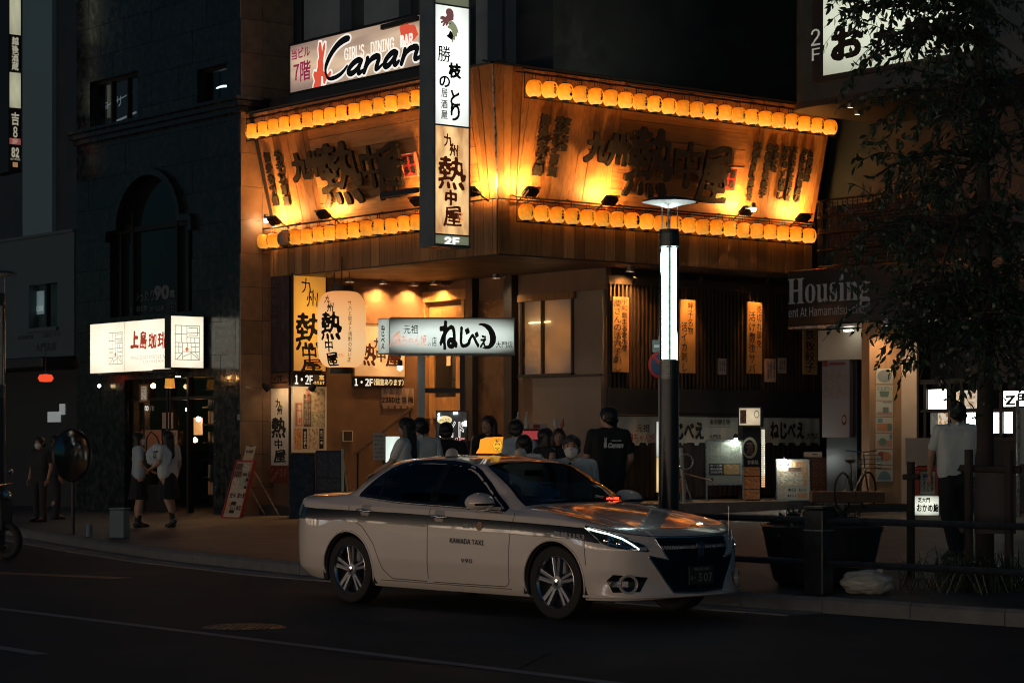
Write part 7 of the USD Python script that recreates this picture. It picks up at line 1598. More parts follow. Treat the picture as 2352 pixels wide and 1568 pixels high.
# on the roof: the glowing lamp and two white domes
rl_ = part_group('roof_lamp', taxi); FR_ = Frame((-1.70, 0, 1.462), (0, 1, 0), (1, 0, 0))
M_rl = glow('roof_lamp_orange', (1.0, .36, .02), .95, (.6, .3, .05)); M_rl2 = glow('roof_lamp_yellow', (1.0, .50, .045), .95, (.6, .4, .1))
th_ = np.linspace(0, 2 * np.pi, 40)
sh_ = Point(.0, .085).buffer(.075, 24).union(Polygon([(-.14, .012), (-.05, .012), (.06, .02), (-.02, .155), (-.085, .14), (-.10, .06)])).union(Polygon([(-.02, .10), (.085, .165), (.075, .11), (.06, .06)]))
obj('shell', FR_.place(moved(extr(sh_.buffer(.004), .14), (0, .0, -.10))), M_rl, rl_); obj('face', FR_.place(moved(extr(Point(.005, .085).buffer(.064, 24), .006), (0, 0, .038))), M_rl2, rl_)
M_brn = mat('lamp_print', (.08, .02, .005), .6)
obj('print', [FR_.place(moved(extr(g_, .002), (0, 0, .044))) for g_ in (Point(-.02, .095).buffer(.007), Point(.03, .095).buffer(.007), LineString([(-.022, .062), (.005, .05), (.03, .062)]).buffer(.003), Point(.005, .085).buffer(.064).difference(Point(.005, .085).buffer(.061)), Point(.005, .105).buffer(.012).difference(Point(.005, .105).buffer(.009)))], M_brn, rl_)
mm = fit_text('個人', .05, .02, .002, bold=1); mm.apply_translation([.005, .13, .044]); obj('lettering', FR_.place(mm), mat('lamp_red_print', (.5, .04, .01), .6), rl_); mm = fit_text('1153', .035, .012, .002, kind='latin'); mm.apply_translation([.005, .036, .044]); obj('lettering', FR_.place(mm), M_brn, rl_)
obj('base', bbx(-1.84, -1.62, -.15, .13, 1.445, 1.462, .006), M_black, rl_)
for y in (-.46, .46): dm = part_group('roof_dome', taxi); obj('dome', moved(lathe([(.075, 0), (.073, .03), (.06, .055), (.035, .072), (0, .078)], 24), (-1.80, y, 1.443), s=(.6, 1, 1)), mat('dome_white', (.6, .58, .52), .25), dm, smooth=True); obj('seat', moved(lathe([(0, -.012), (.08, -.012), (.08, .002), (0, .002)], 20), (-1.80, y, 1.443), s=(.6, 1, 1)), M_black, dm)
obj('corner_pole', [tube([(.80, .57, .68), (.80, .57, 1.00)], .004, 6), moved(trimesh.creation.icosphere(1, .011), (.80, .57, 1.0))], M_chrome, taxi)
obj('fuel_cap_mark', tube([(-2.93 + .014 * math.cos(t), -.775, 1.135 + .014 * math.sin(t)) for t in np.linspace(0, 6.28, 14)], .002, 4), M_chrome, taxi)
# ---------------------------------------------------------------- people
M_skin = mat('skin', (.42, .25, .17), .5, var=.06, scale=12); M_hair = mat('dark_hair', (.012, .010, .009), .45, bump=.4, bscale=200, stretch=(1, 1, .15))
M_hair2 = mat('brown_hair', (.030, .018, .012), .45, bump=.4, bscale=200, stretch=(1, 1, .15))
M_mask = mat('white_mask', (.66, .68, .66), .8); M_shoe = mat('dark_shoe', (.015, .014, .014), .4); M_eye = mat('eye_dark', (.01, .01, .01), .2); M_lip = mat('lip', (.30, .10, .08), .5)
CL = {k: mat(k + '_cloth', c, .85, var=.08, scale=5, bump=.25, bscale=25) for k, c in dict(white=(.58, .62, .58), black=(.014, .015, .017), navy=(.02, .024, .034), grey=(.20, .20, .20), paleblue=(.42, .52, .56), dark=(.025, .025, .028)).items()}
def sph(p, r): return mf.Manifold.sphere(r, 14).translate([float(x) for x in p])
def bone(p, r, q, s): return mf.Manifold.batch_hull([sph(p, r), sph(q, s)])
def hullof(*ps): return mf.Manifold.batch_hull([sph(p, r) for p, r in ps])
def finish(parts, ref=.022, it=6, wr=0.0, seed=0):
    M = parts[0]
    for q in parts[1:]: M = M + q
    m = man2tri(M.refine_to_length(ref)); m.merge_vertices()
    trimesh.smoothing.filter_taubin(m, lamb=.5, nu=.53, iterations=it)
    if wr:
        n = m.vertex_normals; f = meshkit.fbm(np.array(m.vertices) * [9, 9, 5] + seed, 3, seed) - .5; m.vertices = m.vertices + n * (f * wr)[:, None]
    return m
def person(label, x, y, H, rot, top='white', bottom='dark', skirt=False, hair='short', hair_m=None, arms=None, legs=None, mask=False, sleeve='short', yaw=0.0, nod=0.0, lean=0.0, female=False, face=True, gz=None, extra=None, group=None):
    gz = ground_z(x, y) if gz is None else gz
    t = thing('person', label, 'person', (x, y, gz), rot, group=group)
    k = H / 1.70; sw = .185 if female else .205
    L = lambda p: np.array([p[0], p[1] - 0 + lean * max(0, p[2] - .9), p[2]]) * k
    arms = arms or {}; legs = legs or {}
    sh = {s: L((s * sw, -.01, 1.40)) for s in (-1, 1)}; hip = {s: L((s * .095, 0, .90)) for s in (-1, 1)}
    el = {s: L(arms.get((s, 'el'), (s * (sw + .055), -.04, 1.12))) for s in (-1, 1)}; wr_ = {s: L(arms.get((s, 'wr'), (s * (sw + .05), .04, .88))) for s in (-1, 1)}
    kn = {s: L(legs.get((s, 'kn'), (s * .10, .02, .49))) for s in (-1, 1)}; an = {s: L(legs.get((s, 'an'), (s * .10, -.01, .085))) for s in (-1, 1)}
    hc = L((0, .01, 1.585)); ny = np.array([math.sin(-yaw), math.cos(yaw), 0]); fwd = np.array([ny[0], ny[1], -math.sin(nod)]); fwd /= np.linalg.norm(fwd); side = np.array([fwd[1], -fwd[0], 0]); side /= np.linalg.norm(side); up = np.cross(side, fwd)
    hp = lambda a, b, c: hc + (side * a + fwd * b + up * c) * k           # head frame: right, forward, up
    B = [hullof((hp(0, -.012, .025), .088 * k), (hp(0, .018, .03), .080 * k)), hullof((hp(0, .03, .0), .070 * k), (hp(0, .058, -.075), .034 * k), (hp(-.03, .035, -.06), .034 * k), (hp(.03, .035, -.06), .034 * k)),
         hullof((hp(0, .088, .015), .010 * k), (hp(0, .108, -.022), .012 * k), (hp(.012, .095, -.026), .010 * k), (hp(-.012, .095, -.026), .010 * k)),
         bone(L((0, -.015, 1.40)), .060 * k, hp(0, -.005, -.05), .054 * k)] + [hullof((hp(s * .082, -.005, .0), .016 * k), (hp(s * .084, -.012, .028), .017 * k)) for s in (-1, 1)]
    tors = [hullof((L((-sw * .72, 0, 1.36)), .085 * k), (L((sw * .72, 0, 1.36)), .085 * k), (L((-.10, .02, 1.12)), .095 * k), (L((.10, .02, 1.12)), .095 * k)), hullof((L((-.10, .015, 1.15)), .090 * k), (L((.10, .015, 1.15)), .090 * k), (L((-.09, 0, .93)), .095 * k), (L((.09, 0, .93)), .095 * k)), hullof((L((-sw * .9, -.01, 1.395)), .055 * k), (L((sw * .9, -.01, 1.395)), .055 * k), (L((0, -.015, 1.43)), .06 * k))]
    B += tors
    arm_u, arm_l, hands = [], [], []
    for s in (-1, 1):
        arm_u.append(bone(sh[s], .055 * k, el[s], .040 * k)); arm_l.append(bone(el[s], .040 * k, wr_[s], .027 * k))
        d = wr_[s] - el[s]; d /= np.linalg.norm(d); lat = np.cross(d, [0, 0, 1.0]) if abs(d[2]) < .9 else np.array([0, 1.0, 0]); lat /= np.linalg.norm(lat); pn = np.cross(d, lat)
        w0 = wr_[s]; palm = hullof(*[((w0 + (d * .03 + lat * o) * k), .017 * k) for o in (-.018, .018)], *[((w0 + (d * .085 + lat * o) * k), .015 * k) for o in (-.028, .028)]); hands.append(palm)
        inw = pn * (-s)
        for q, (o, ln) in enumerate(((-.030, .062), (-.010, .074), (.010, .078), (.030, .068))):
            b0 = w0 + (d * .085 + lat * o) * k; b1 = b0 + (d * ln * .5 + inw * .010) * k; b2 = b1 + (d * ln * .42 + inw * .022) * k
            hands += [bone(b0, .0095 * k, b1, .0088 * k), bone(b1, .0088 * k, b2, .0078 * k)]
        b0 = w0 + (d * .035 + lat * .025) * k; b1 = b0 + (d * .035 + lat * .03 + inw * .01) * k; hands += [bone(b0, .013 * k, b1, .0105 * k), bone(b1, .0105 * k, b1 + (d * .03 + lat * .006 + inw * .012) * k, .009 * k)]
    legsM, feet = [], []
    for s in (-1, 1):
        legsM += [bone(hip[s], .088 * k, kn[s], .056 * k), hullof((kn[s], .054 * k), (kn[s] * .6 + an[s] * .4 + np.array([0, -.02 * k, 0]), .054 * k), (an[s], .034 * k))]
        fa = legs.get((s, 'toe'), (0, 1, 0)); fa = np.array(fa, float); a = an[s]
        feet += [hullof((a + np.array([0, -.035, -.045]) * k, .036 * k), (a + fa * .06 * k + np.array([0, 0, -.045]) * k, .038 * k), (a + (fa * .16 + np.array([0, 0, -.055])) * k, .028 * k), (a, .036 * k))]
    obj('body', finish(B + arm_u + arm_l + hands + legsM + [f for f in feet], .020), M_skin, t, smooth=True)
    # clothes
    shirt = [q for q in [hullof((L((-sw * .72, 0, 1.36)), .100 * k), (L((sw * .72, 0, 1.36)), .100 * k), (L((-.105, .02, 1.12)), .112 * k), (L((.105, .02, 1.12)), .112 * k)), hullof((L((-.105, .015, 1.15)), .108 * k), (L((.105, .015, 1.15)), .108 * k), (L((-.10, 0, .94)), .112 * k), (L((.10, 0, .94)), .112 * k)), hullof((L((-sw * .92, -.01, 1.395)), .068 * k), (L((sw * .92, -.01, 1.395)), .068 * k), (L((0, -.015, 1.435)), .070 * k))]]
    for s in (-1, 1):
        e = el[s] if sleeve == 'long' else sh[s] * .35 + el[s] * .65
        if sleeve != 'none': shirt.append(bone(sh[s], .070 * k, e, .060 * k))
        if sleeve == 'long': shirt.append(bone(el[s], .056 * k, wr_[s], .040 * k))
    obj('shirt', finish(shirt, .022, 5, .022 * k, seed=int(H * 1000) % 97), CL[top], t, smooth=True)
    if top in ('white', 'paleblue') and not female:
        obj('collar', finish([hullof((L((-.055, .03, 1.47)), .018 * k), (L((0, .075, 1.42)), .014 * k)), hullof((L((.055, .03, 1.47)), .018 * k), (L((0, .075, 1.42)), .014 * k)), hullof((L((-.055, .03, 1.47)), .018 * k), (L((0, -.07, 1.475)), .018 * k)), hullof((L((.055, .03, 1.47)), .018 * k), (L((0, -.07, 1.475)), .018 * k))], .02, 2), CL[top], t, smooth=True)
    if skirt:
        a = np.linspace(0, 2 * np.pi, 48, endpoint=False); V = []
        for z, r in ((1.0, .125), (.9, .165), (.75, .19), (.60, .215), (.50, .228)):
            rr = r * k * (1 + .05 * (1.0 - z) * 2 * np.sin(12 * a)); V.append(np.c_[rr * np.cos(a), rr * np.sin(a) * .8, np.full(48, z * k)])
        fq = [(j * 48 + i, j * 48 + (i + 1) % 48, (j + 1) * 48 + (i + 1) % 48, (j + 1) * 48 + i) for j in range(4) for i in range(48)]
        obj('skirt', trimesh.Trimesh(np.vstack(V), [f for q in fq for f in ((q[0], q[2], q[1]), (q[0], q[3], q[2]))], process=False), CL[bottom], t, smooth=True)
        obj('socks', finish([bone(an[s], .040 * k, an[s] * .72 + kn[s] * .28, .050 * k) for s in (-1, 1)], .02, 2), CL['black'], t, smooth=True)
    else:
        tr = [hullof((L((-.08, 0, .97)), .110 * k), (L((.08, 0, .97)), .110 * k), (L((-.09, 0, .86)), .105 * k), (L((.09, 0, .86)), .105 * k))]
        for s in (-1, 1): tr += [bone(hip[s], .100 * k, kn[s], .075 * k), bone(kn[s], .074 * k, an[s] + np.array([0, 0, .0]), .058 * k)]
        obj('trousers', finish(tr, .024, 5, .018 * k, seed=3), CL[bottom], t, smooth=True)
    for s in (-1, 1): obj('shoe', finish([feet[(s + 1) // 2].translate([0, 0, 0]).scale([1.0, 1.0, 1.0]), hullof((an[s] + np.array([0, -.04, -.05]) * k, .040 * k), (an[s] + (np.array(legs.get((s, 'toe'), (0, 1, 0))) * .165 + np.array([0, 0, -.058])) * k, .031 * k), (an[s] + np.array([0, 0, -.02]) * k, .042 * k))], .02, 3), M_shoe, t, smooth=True)
    # hair
    hm = hair_m or M_hair
    cap = hullof((hp(0, -.022, .038), .102 * k), (hp(0, .012, .055), .088 * k)) - sph(hp(0, .13, -.03), .108 * k) - sph(hp(0, .075, -.09), .085 * k)
    parts = [cap]
    if hair == 'short': parts.append(hullof((hp(-.05, -.06, -.02), .048 * k), (hp(.05, -.06, -.02), .048 * k), (hp(0, -.065, -.05), .04 * k)))
    elif hair == 'bob': parts += [hullof((hp(s * .07, -.03, .02), .045 * k), (hp(s * .075, -.02, -.11), .035 * k), (hp(0, -.07, -.11), .045 * k)) for s in (-1, 1)]
    else:
        parts += [hullof((hp(s * .068, -.03, .03), .045 * k), (hp(s * .08, -.035, -.12), .036 * k), (hp(s * .07, -.07, -.30), .038 * k), (hp(0, -.09, -.10), .05 * k), (hp(0, -.10, -.34 if hair == 'long' else -.26), .045 * k)) for s in (-1, 1)]
    obj('hair', finish(parts, .016, 3, .018 * k, seed=11), hm, t, smooth=True)
    if face:
        for s in (-1, 1):
            obj('eye', trimesh.creation.icosphere(1, .0105 * k).apply_translation(hp(s * .034, .082, .018)), M_eye, t); obj('eyebrow', finish([bone(hp(s * .018, .092, .042), .005 * k, hp(s * .052, .078, .044), .0045 * k)], .01, 1), hm, t)
        if mask:
            obj('face_mask', finish([hullof((hp(-.05, .065, -.03), .026 * k), (hp(.05, .065, -.03), .026 * k), (hp(0, .098, -.03), .022 * k), (hp(0, .085, -.085), .025 * k), (hp(-.035, .06, -.075), .026 * k), (hp(.035, .06, -.075), .026 * k), (hp(0, .100, .0), .012 * k))], .014, 3), M_mask, t, smooth=True)
            obj('mask_loop', [tube([hp(s * .06, .06, -.01), hp(s * .085, .0, .012), hp(s * .085, -.012, -.01), hp(s * .06, .055, -.055)], .003, 4) for s in (-1, 1)], M_mask, t)
        else: obj('mouth', finish([bone(hp(-.02, .088, -.058), .006 * k, hp(.02, .088, -.058), .006 * k)], .008, 1), M_lip, t)
    return t, dict(L=L, hp=hp, k=k, wr=wr_, sh=sh, el=el)
def at_d(x, Y): return (x - CXD) / FD * Y, Y
def who(label, x, Y, ytop, rot, **k):
    X, Y = at_d(x, Y); g0 = k.pop('gz', None); g0 = ground_z(X, Y) if g0 is None else g0
    H = EYE + (YHD - ytop) * Y / FD - g0; return person(label, X, Y, H, rot, gz=g0, **k)
PI = math.pi
t, f = who('woman in a white blouse with long dark hair, holding out a printed menu', 935, 27.0, 962, 1.15, top='white', bottom='dark', female=True, hair='long', arms={(1, 'el'): (.24, .10, 1.20), (1, 'wr'): (.16, .30, 1.10), (-1, 'el'): (-.24, .10, 1.16), (-1, 'wr'): (-.16, .36, 1.04)})
t, f = who('man in a white shirt half hidden behind the woman holding the menu', 966, 28.2, 962, .35, top='white', bottom='dark', yaw=.2)
t, f = who('man in a black t-shirt seen from behind, in front of the neon stand', 1025, 28.5, 972, -.1, top='black', bottom='navy')
t, f = who('smiling woman with long brown hair and bare shoulders beside the taxi lamp', 1122, 29.0, 957, 2.9, top='black', bottom='black', sleeve='none', female=True, hair='long', hair_m=M_hair2, yaw=-.35)
t, f = who('man in a pale blue shirt seen from behind, right of the taxi lamp', 1186, 27.2, 966, .15, top='paleblue', bottom='navy', yaw=-.3)
t, f = who('short person with dark bobbed hair seen from behind over the taxi roof', 1204, 25.4, 1001, -.1, top='white', bottom='dark', hair='bob', female=True)
t, f = who('woman in a dark sleeveless dress with a pale strap, near the masked man', 1252, 27.0, 986, -1.0, top='black', bottom='black', sleeve='none', female=True, hair='bob', skirt=True)
obj('bag_strap', tube([f['L']((-.16, .12, 1.42)), f['L']((0, .17, 1.25)), f['L']((.13, .16, 1.05))], .02, 6), CL['white'], t, smooth=True)
t, f = who('young woman wearing a rabbit ear headband at the back of the crowd', 1284, 29.6, 986, 2.75, top='black', bottom='black', sleeve='none', female=True, hair='long', hair_m=M_hair2, skirt=True, yaw=.4)
for s in (-1, 1): obj('ear', finish([hullof((f['hp'](s * .035, 0, .11), .014), (f['hp'](s * .05, 0, .19), .03), (f['hp'](s * .065, .0, .28), .008))], .012, 2), CL['white'] if s > 0 else mat('pink_ear', (.45, .16, .15), .8), t, smooth=True)
t, f = who('grey haired man in a white mask and shirt, facing the street behind the taxi', 1313, 22.35, 1003, 2.95, top='white', bottom='dark', mask=True, gz=0.0, yaw=.1, hair_m=mat('greying_hair', (.035, .03, .028), .5, bump=.4, bscale=200, stretch=(1, 1, .15)))
obj('tie', finish([hullof((f['L']((0, .115, 1.42)), .014), (f['L']((0, .145, 1.25)), .022), (f['L']((0, .15, 1.05)), .026))], .02, 1), CL['navy'], t, smooth=True)
t, f = who('tall man in a black t-shirt with white script on its back, right of the crowd', 1397, 26.4, 938, .35, top='black', bottom='black', yaw=.55, arms={(-1, 'el'): (-.25, .05, 1.12), (-1, 'wr'): (-.20, .24, 1.0), (1, 'el'): (.27, -.02, 1.13), (1, 'wr'): (.24, .14, .95)})
kk = f['k']; FBk = Frame(np.array([.02, -.128, 1.30]) * kk, (1, 0, 0), (0, -1, 0))
for s, x, y, w, h, q in (('GIRLS BAR', .03, .035, .12, .018, dict(kind='latin')), ('Canan', .02, -.02, .20, .062, dict(kind='latin', slant=.3, bold=2))):
    mm = fit_text(s, w, h, .012, **q); mm.apply_translation([x, y, -.006]); obj('back_print', FBk.place(mm), M_white, t)
obj('back_print', FBk.place(moved(extr(Polygon([(-.13, -.05), (-.10, -.05), (-.095, .0), (-.10, .04), (-.095, .075), (-.11, .05), (-.125, .075), (-.12, .03), (-.13, .0)]), .012), (0, 0, -.006))), M_white, t)
# two girls in front of the coffee shop
t, f = who('girl in a white blouse and mask with a dark shoulder bag, left of the pair', 318, 36.6, 994, -1.25, top='paleblue', bottom='black', female=True, skirt=True, hair='bob', mask=True, yaw=-.15, arms={(1, 'el'): (.24, .02, 1.14), (1, 'wr'): (.20, .20, 1.02)})
bg = tag(thing('shoulder_bag', 'dark shoulder bag hanging from the left girl of the pair', 'bag', seen(354, 1052, 36.4)), None); obj('pouch', moved(bbx(-.16, .16, -.07, .07, -.17, .15, .05)), CL['black'], bg); obj('strap', tube([(-.13, 0, .14), (-.12, 0, .34), (-.05, 0, .44), (.04, 0, .36), (.13, 0, .14)], .012, 6), CL['black'], bg)
t, f = who('girl with very long dark hair and black skirt, right of the pair', 386, 36.3, 990, .9, top='white', bottom='black', female=True, skirt=True, hair='long', arms={(-1, 'el'): (-.24, -.02, 1.14), (-1, 'wr'): (-.24, .16, 1.05)}, legs={(-1, 'kn'): (-.11, -.08, .50), (-1, 'an'): (-.11, -.26, .16), (-1, 'toe'): (0, .8, -.5)})
bg = thing('plastic_bag', 'crumpled white plastic carrier bag held between the two girls', 'bag', seen(366, 1046, 36.2), .1)
m = trimesh.creation.icosphere(4, 1.0); V = np.array(m.vertices); V = np.sign(V) * np.abs(V) ** .7 * [.21, .07, .19]; V[:, 0] *= 1 - .25 * np.clip(V[:, 2] / .19, 0, 1); V += m.vertex_normals * ((meshkit.fbm(V * 14, 4, 3) - .5) * .06)[:, None]; V = V @ trimesh.transformations.rotation_matrix(.25, (0, 1, 0))[:3, :3].T
obj('bag', trimesh.Trimesh(V, m.faces, process=False), mat('bag_plastic', (.52, .60, .62), .35), bg, smooth=True)
mm = fit_text('ロフト', .12, .15, .004, bold=2, vertical=False); mm.apply_transform(trimesh.transformations.rotation_matrix(PI / 2, (1, 0, 0))); mm.apply_translation([-.03, -.098, .02]); obj('lettering', mm, mat('bag_print', (.06, .10, .13), .6), bg)
# man walking away on the right
t, f = who('man in a white short sleeved shirt and dark trousers walking away on the right', 2196, 25.4, 926, .12, top='white', bottom='black', yaw=.35, arms={(1, 'el'): (.28, -.05, 1.13), (1, 'wr'): (.27, .02, .90), (-1, 'el'): (-.28, .03, 1.13), (-1, 'wr'): (-.26, .12, .92)}, legs={(1, 'kn'): (.10, .16, .50), (1, 'an'): (.11, .22, .085), (-1, 'kn'): (-.11, -.02, .48), (-1, 'an'): (-.12, -.28, .13), (-1, 'toe'): (-.35, .85, -.3)})
# dim passers-by at the far left
t, f = who('dim figure in dark clothes with a pale mask at the far left', 92, 39.5, 1005, 2.6, top='dark', bottom='dark', mask=True)
t, f = who('dim figure in dark clothes beside the round mirror pole at the far left', 128, 40.5, 1000, -1.2, top='navy', bottom='dark', hair='bob', female=True)
# ---------------------------------------------------------------- boards, stands and street things
M_alu = mat('aluminium', (.42, .43, .42), .35, metal=.9, var=.1, scale=20)
M_redframe = mat('red_frame', (.42, .035, .02), .45)
def tilt_frame(x0, y0, x1, y1, Y, ang, lean):
    """a board standing on the ground: its lower left corner is seen at (x0, y1)"""
    u = np.array([math.cos(ang), math.sin(ang), 0]); n0 = np.array([math.sin(ang), -math.cos(ang), 0]); v = np.array([0, 0, 1.0]) * math.cos(lean) - n0 * math.sin(lean); n = np.cross(u, v)
    o = seen(x0, y1, Y); o[2] = floor_z(o[0], o[1] + .1) + .01; F = Frame(o, u, n, v); w = F.at(x1, (y0 + y1) / 2)[0]; h = F.at(x0, y0)[1]; return F, w, h
def collage(t, F, w, h, seed, rows=5, cols=3, c=.006, titles=('おすすめ', '本日', '生ビール', '宴会コース', '串焼き')):
    r = random.Random(seed); y = h * .97; k = 0
    while y > h * .08:
        hh = h * r.uniform(.10, .24); hh = min(hh, y - h * .03); x = w * .04
        while x < w * .94:
            ww = w * r.uniform(.22, .55); ww = min(ww, w * .96 - x)
            if ww > w * .06 and hh > .03:
                z = r.random()
                if z < .62: sh, g_ = F.sheet(x, x + ww - .012, y - hh + .012, y, c, 3, 3); obj('photo', sh, r.choice(PHOTOS), t, uv=g_)
                elif z < .8:
                    obj('caption_panel', F.slab(x, x + ww - .012, y - hh + .012, y, c - .002, c), M_ink, t); letters(t, F, titles[k % len(titles)], x + ww / 2, y - hh / 2, min(hh * .5, .1), M_whitesign, c=c + .001, w=ww * .7, bold=1); k += 1
                else: letters(t, F, titles[k % len(titles)], x + ww / 2, y - hh / 2, min(hh * .5, .1), M_ink, c=c, w=ww * .7, bold=1); k += 1
            x += ww
        y -= hh
# red menu board on the left
F, w, h = tilt_frame(512, 1060, 570, 1168, 39.9, -.85, .30)
t = thing('menu_board', 'red framed photo menu board leaning back against the stone pillar', 'menu board')
obj('panel', F.slab(0, w, 0, h, -.02, 0), mat('cream_board', (.55, .45, .32), .6), t); obj('frame', [F.slab(-.03, 0, -.02, h + .03, -.03, .02), F.slab(w, w + .03, -.02, h + .03, -.03, .02), F.slab(0, w, -.02, 0, -.03, .02), F.slab(0, w, h, h + .03, -.03, .02)], M_redframe, t); collage(t, F, w, h, 3)
[obj('rear_leg', tube([F.pt(q, h * .9, -.03), F.pt(q, h * .9, -.03) - np.array([0, 0, F.pt(q, h * .9)[2] - .27]) + np.array([.45, .25, 0])], .014, 6), M_alu, t) for q in (.05, w - .05)]
obj('top_leaflet', F.slab(w * .3, w * .85, h + .03, h + .30, -.02, -.005), mat('yellowed_paper', (.55, .42, .26), .8), t); letters(t, F, '食べ放題', w * .57, h + .2, .06, M_ink, c=-.003, w=w * .4); obj('clip', F.slab(w * .45, w * .7, h + .29, h + .31, -.03, .0), M_chrome, t)
# two A boards behind the taxi's tail
F, w, h = tilt_frame(664, 1040, 722, 1180, 38.9, .10, .20)
t = thing('a_board', 'dark film covered A board standing behind the tail of the taxi', 'A board'); obj('panel', F.place(bbx(0, w, 0, h, -.03, 0, .01)), mat('dark_film', (.03, .028, .03), .18, var=.4, scale=9, bump=.6, bscale=14), t); obj('rear_panel', Frame(F.pt(0, h, -.03), F.u, F.n, np.array([0, .35, -1]) / 1.06).slab(0, w, 0, h, -.02, 0), M_black, t); [obj('leg', F.slab(q, q + .03, -.16, .02, -.03, 0), M_black, t) for q in (.0, w - .03)]
F, w, h = tilt_frame(726, 1034, 784, 1155, 38.4, .12, .22)
t = thing('a_board', 'A board with dim photos and pale edges, left of the steps', 'A board'); obj('panel', F.slab(0, w, 0, h, -.02, 0), M_towerdark, t)
M_dimph = print_mat('dim_blue_photo', [(0, (.015, .018, .024)), (.5, (.05, .06, .075)), (.75, (.10, .11, .12)), (.9, (.30, .06, .04))], 5, 1.5)
for q in ((.05, .45, .62, .97), (.5, .95, .60, .97), (.05, .95, .42, .58), (.05, .5, .05, .38), (.55, .95, .05, .38)): sh, g_ = F.sheet(w * q[0], w * q[1], h * q[2], h * q[3], .004, 2, 2); obj('photo', sh, M_dimph, t, uv=g_)
M_pale_edge = mat('pale_green_edge', (.48, .52, .38), .4)
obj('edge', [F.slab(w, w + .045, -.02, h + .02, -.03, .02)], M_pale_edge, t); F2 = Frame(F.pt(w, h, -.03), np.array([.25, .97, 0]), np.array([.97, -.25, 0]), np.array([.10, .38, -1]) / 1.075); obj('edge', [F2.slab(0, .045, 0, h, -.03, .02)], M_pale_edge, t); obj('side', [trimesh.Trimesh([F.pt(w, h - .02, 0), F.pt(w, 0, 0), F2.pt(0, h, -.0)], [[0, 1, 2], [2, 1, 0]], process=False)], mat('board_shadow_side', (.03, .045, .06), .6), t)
# lit menu stand behind the woman, framed notice
t = thing('lit_stand', 'white lit menu stand glowing behind the woman with the menu', 'sign'); F = Frame(seen(886, 1100, 37.6), (1, .05, 0), (.05, -1, 0)); q = F.rect(886, 1002, 918, 1110); obj('cabinet', F.slab(*q, -.12, -.01), M_alu, t); sh, g_ = F.sheet(*q, .0, 4, 6); obj('face_panel', sh, lightbox('lit_stand_face', (.86, 1.0, .90), 1.0, edge=.8, noise=.1), t, uv=g_)
t = thing('menu_sheet', 'printed grey menu held out beside the lit stand', 'menu'); F = Frame(seen(858, 1058, 26.9), (1, -.1, 0), (-.1, -1, 0)); q = F.rect(857, 994, 884, 1056); obj('sheet', F.slab(*q, 0, .006), mat('grey_menu', (.26, .27, .26), .7), t); [letters(t, F, s, (q[0] + q[1]) / 2, q[3] - .04 - k * .05, .022, M_ink, c=.008, w=(q[1] - q[0]) * .7) for k, s in enumerate(('飲み放題', 'やきとり', '鶏ちゃん', 'もつ煮', '冷奴', '枝豆'))]
t = thing('framed_notice', 'framed photo on the brown recess wall above the steps', 'notice'); panel('photo', t, FWs, 788, 990, 808, 1012, print_mat('framed_photo', [(0, (.02, .015, .012)), (.6, (.09, .07, .05)), (.9, (.2, .15, .1))], 3), -.01, .01); frame_of(t, FWs, 788, 990, 808, 1012, .015, M_paper, -.01, .02)
# no parking sign
t = thing('no_parking_sign', 'round red and blue no parking sign on a thin pale pole beside the street lamp', 'road sign'); q = seen(1519, 1300, 23.4); gz = ground_z(q[0], q[1]); F = Frame((q[0], q[1], 0), (math.cos(.35), math.sin(.35), 0), (math.sin(.35), -math.cos(.35), 0))
zt_ = F.at(1519, 772)[1]; obj('pole', tube([(q[0], q[1], gz), (q[0], q[1], zt_)], .030, 12), mat('sign_pole', (.45, .45, .40), .5), t, smooth=40); a, b = F.at(1514, 838); R_ = .145
for nm, r0, m_, c_ in (('rim', R_, M_red, .035), ('disc', R_ * .78, mat('sign_blue', (.03, .06, .13), .5), .040)): obj(nm, F.place(moved(lathe([(0, 0), (r0, 0), (r0, .006), (0, .006)], 36), (a, b, c_))), m_, t)
obj('slash', F.place(moved(extr(LineString([(-.09, .09), (.09, -.09)]).buffer(.016), .004), (a, b, .0465))), M_red, t)
a, b = F.at(1509, 794); obj('plate', F.slab(a - .07, a + .05, b - .07, b + .06, .03, .036), mat('plate_grey', (.20, .23, .22), .6), t); obj('plate_bar', F.slab(a - .05, a + .03, b - .02, b + .01, .037, .040), M_white, t)
# slim lit sign behind it
t = thing('slim_lit_sign', 'slim vertical lit yellow and white sign behind the no parking pole', 'sign'); F = Frame(seen(1508, 1132, 38.2), (1, .1, 0), (.1, -1, 0)); q = F.rect(1508, 968, 1530, 1130); obj('cabinet', F.slab(*q, -.2, -.005), M_alu, t); sh, g_ = F.sheet(q[0], q[1], q[2], (q[2] + q[3]) / 2, .0, 3, 6); obj('face_panel', sh, lightbox('lit_slim_yellow', (1, .72, .30), 1.0, edge=.7, noise=.1), t, uv=g_); sh, g_ = F.sheet(q[0], q[1], (q[2] + q[3]) / 2 + .01, q[3], .0, 3, 6); obj('face_panel', sh, lightbox('lit_slim_white', (.9, .95, .85), .8, edge=.7, noise=.1), t, uv=g_)
[letters(t, F, c_, (q[0] + q[1]) / 2, q[3] - (k + .7) * (q[3] - q[2]) / 7.4, .1, M_ink, c=.001, w=.08, bold=1) for k, c_ in enumerate('やきとん酒場')]
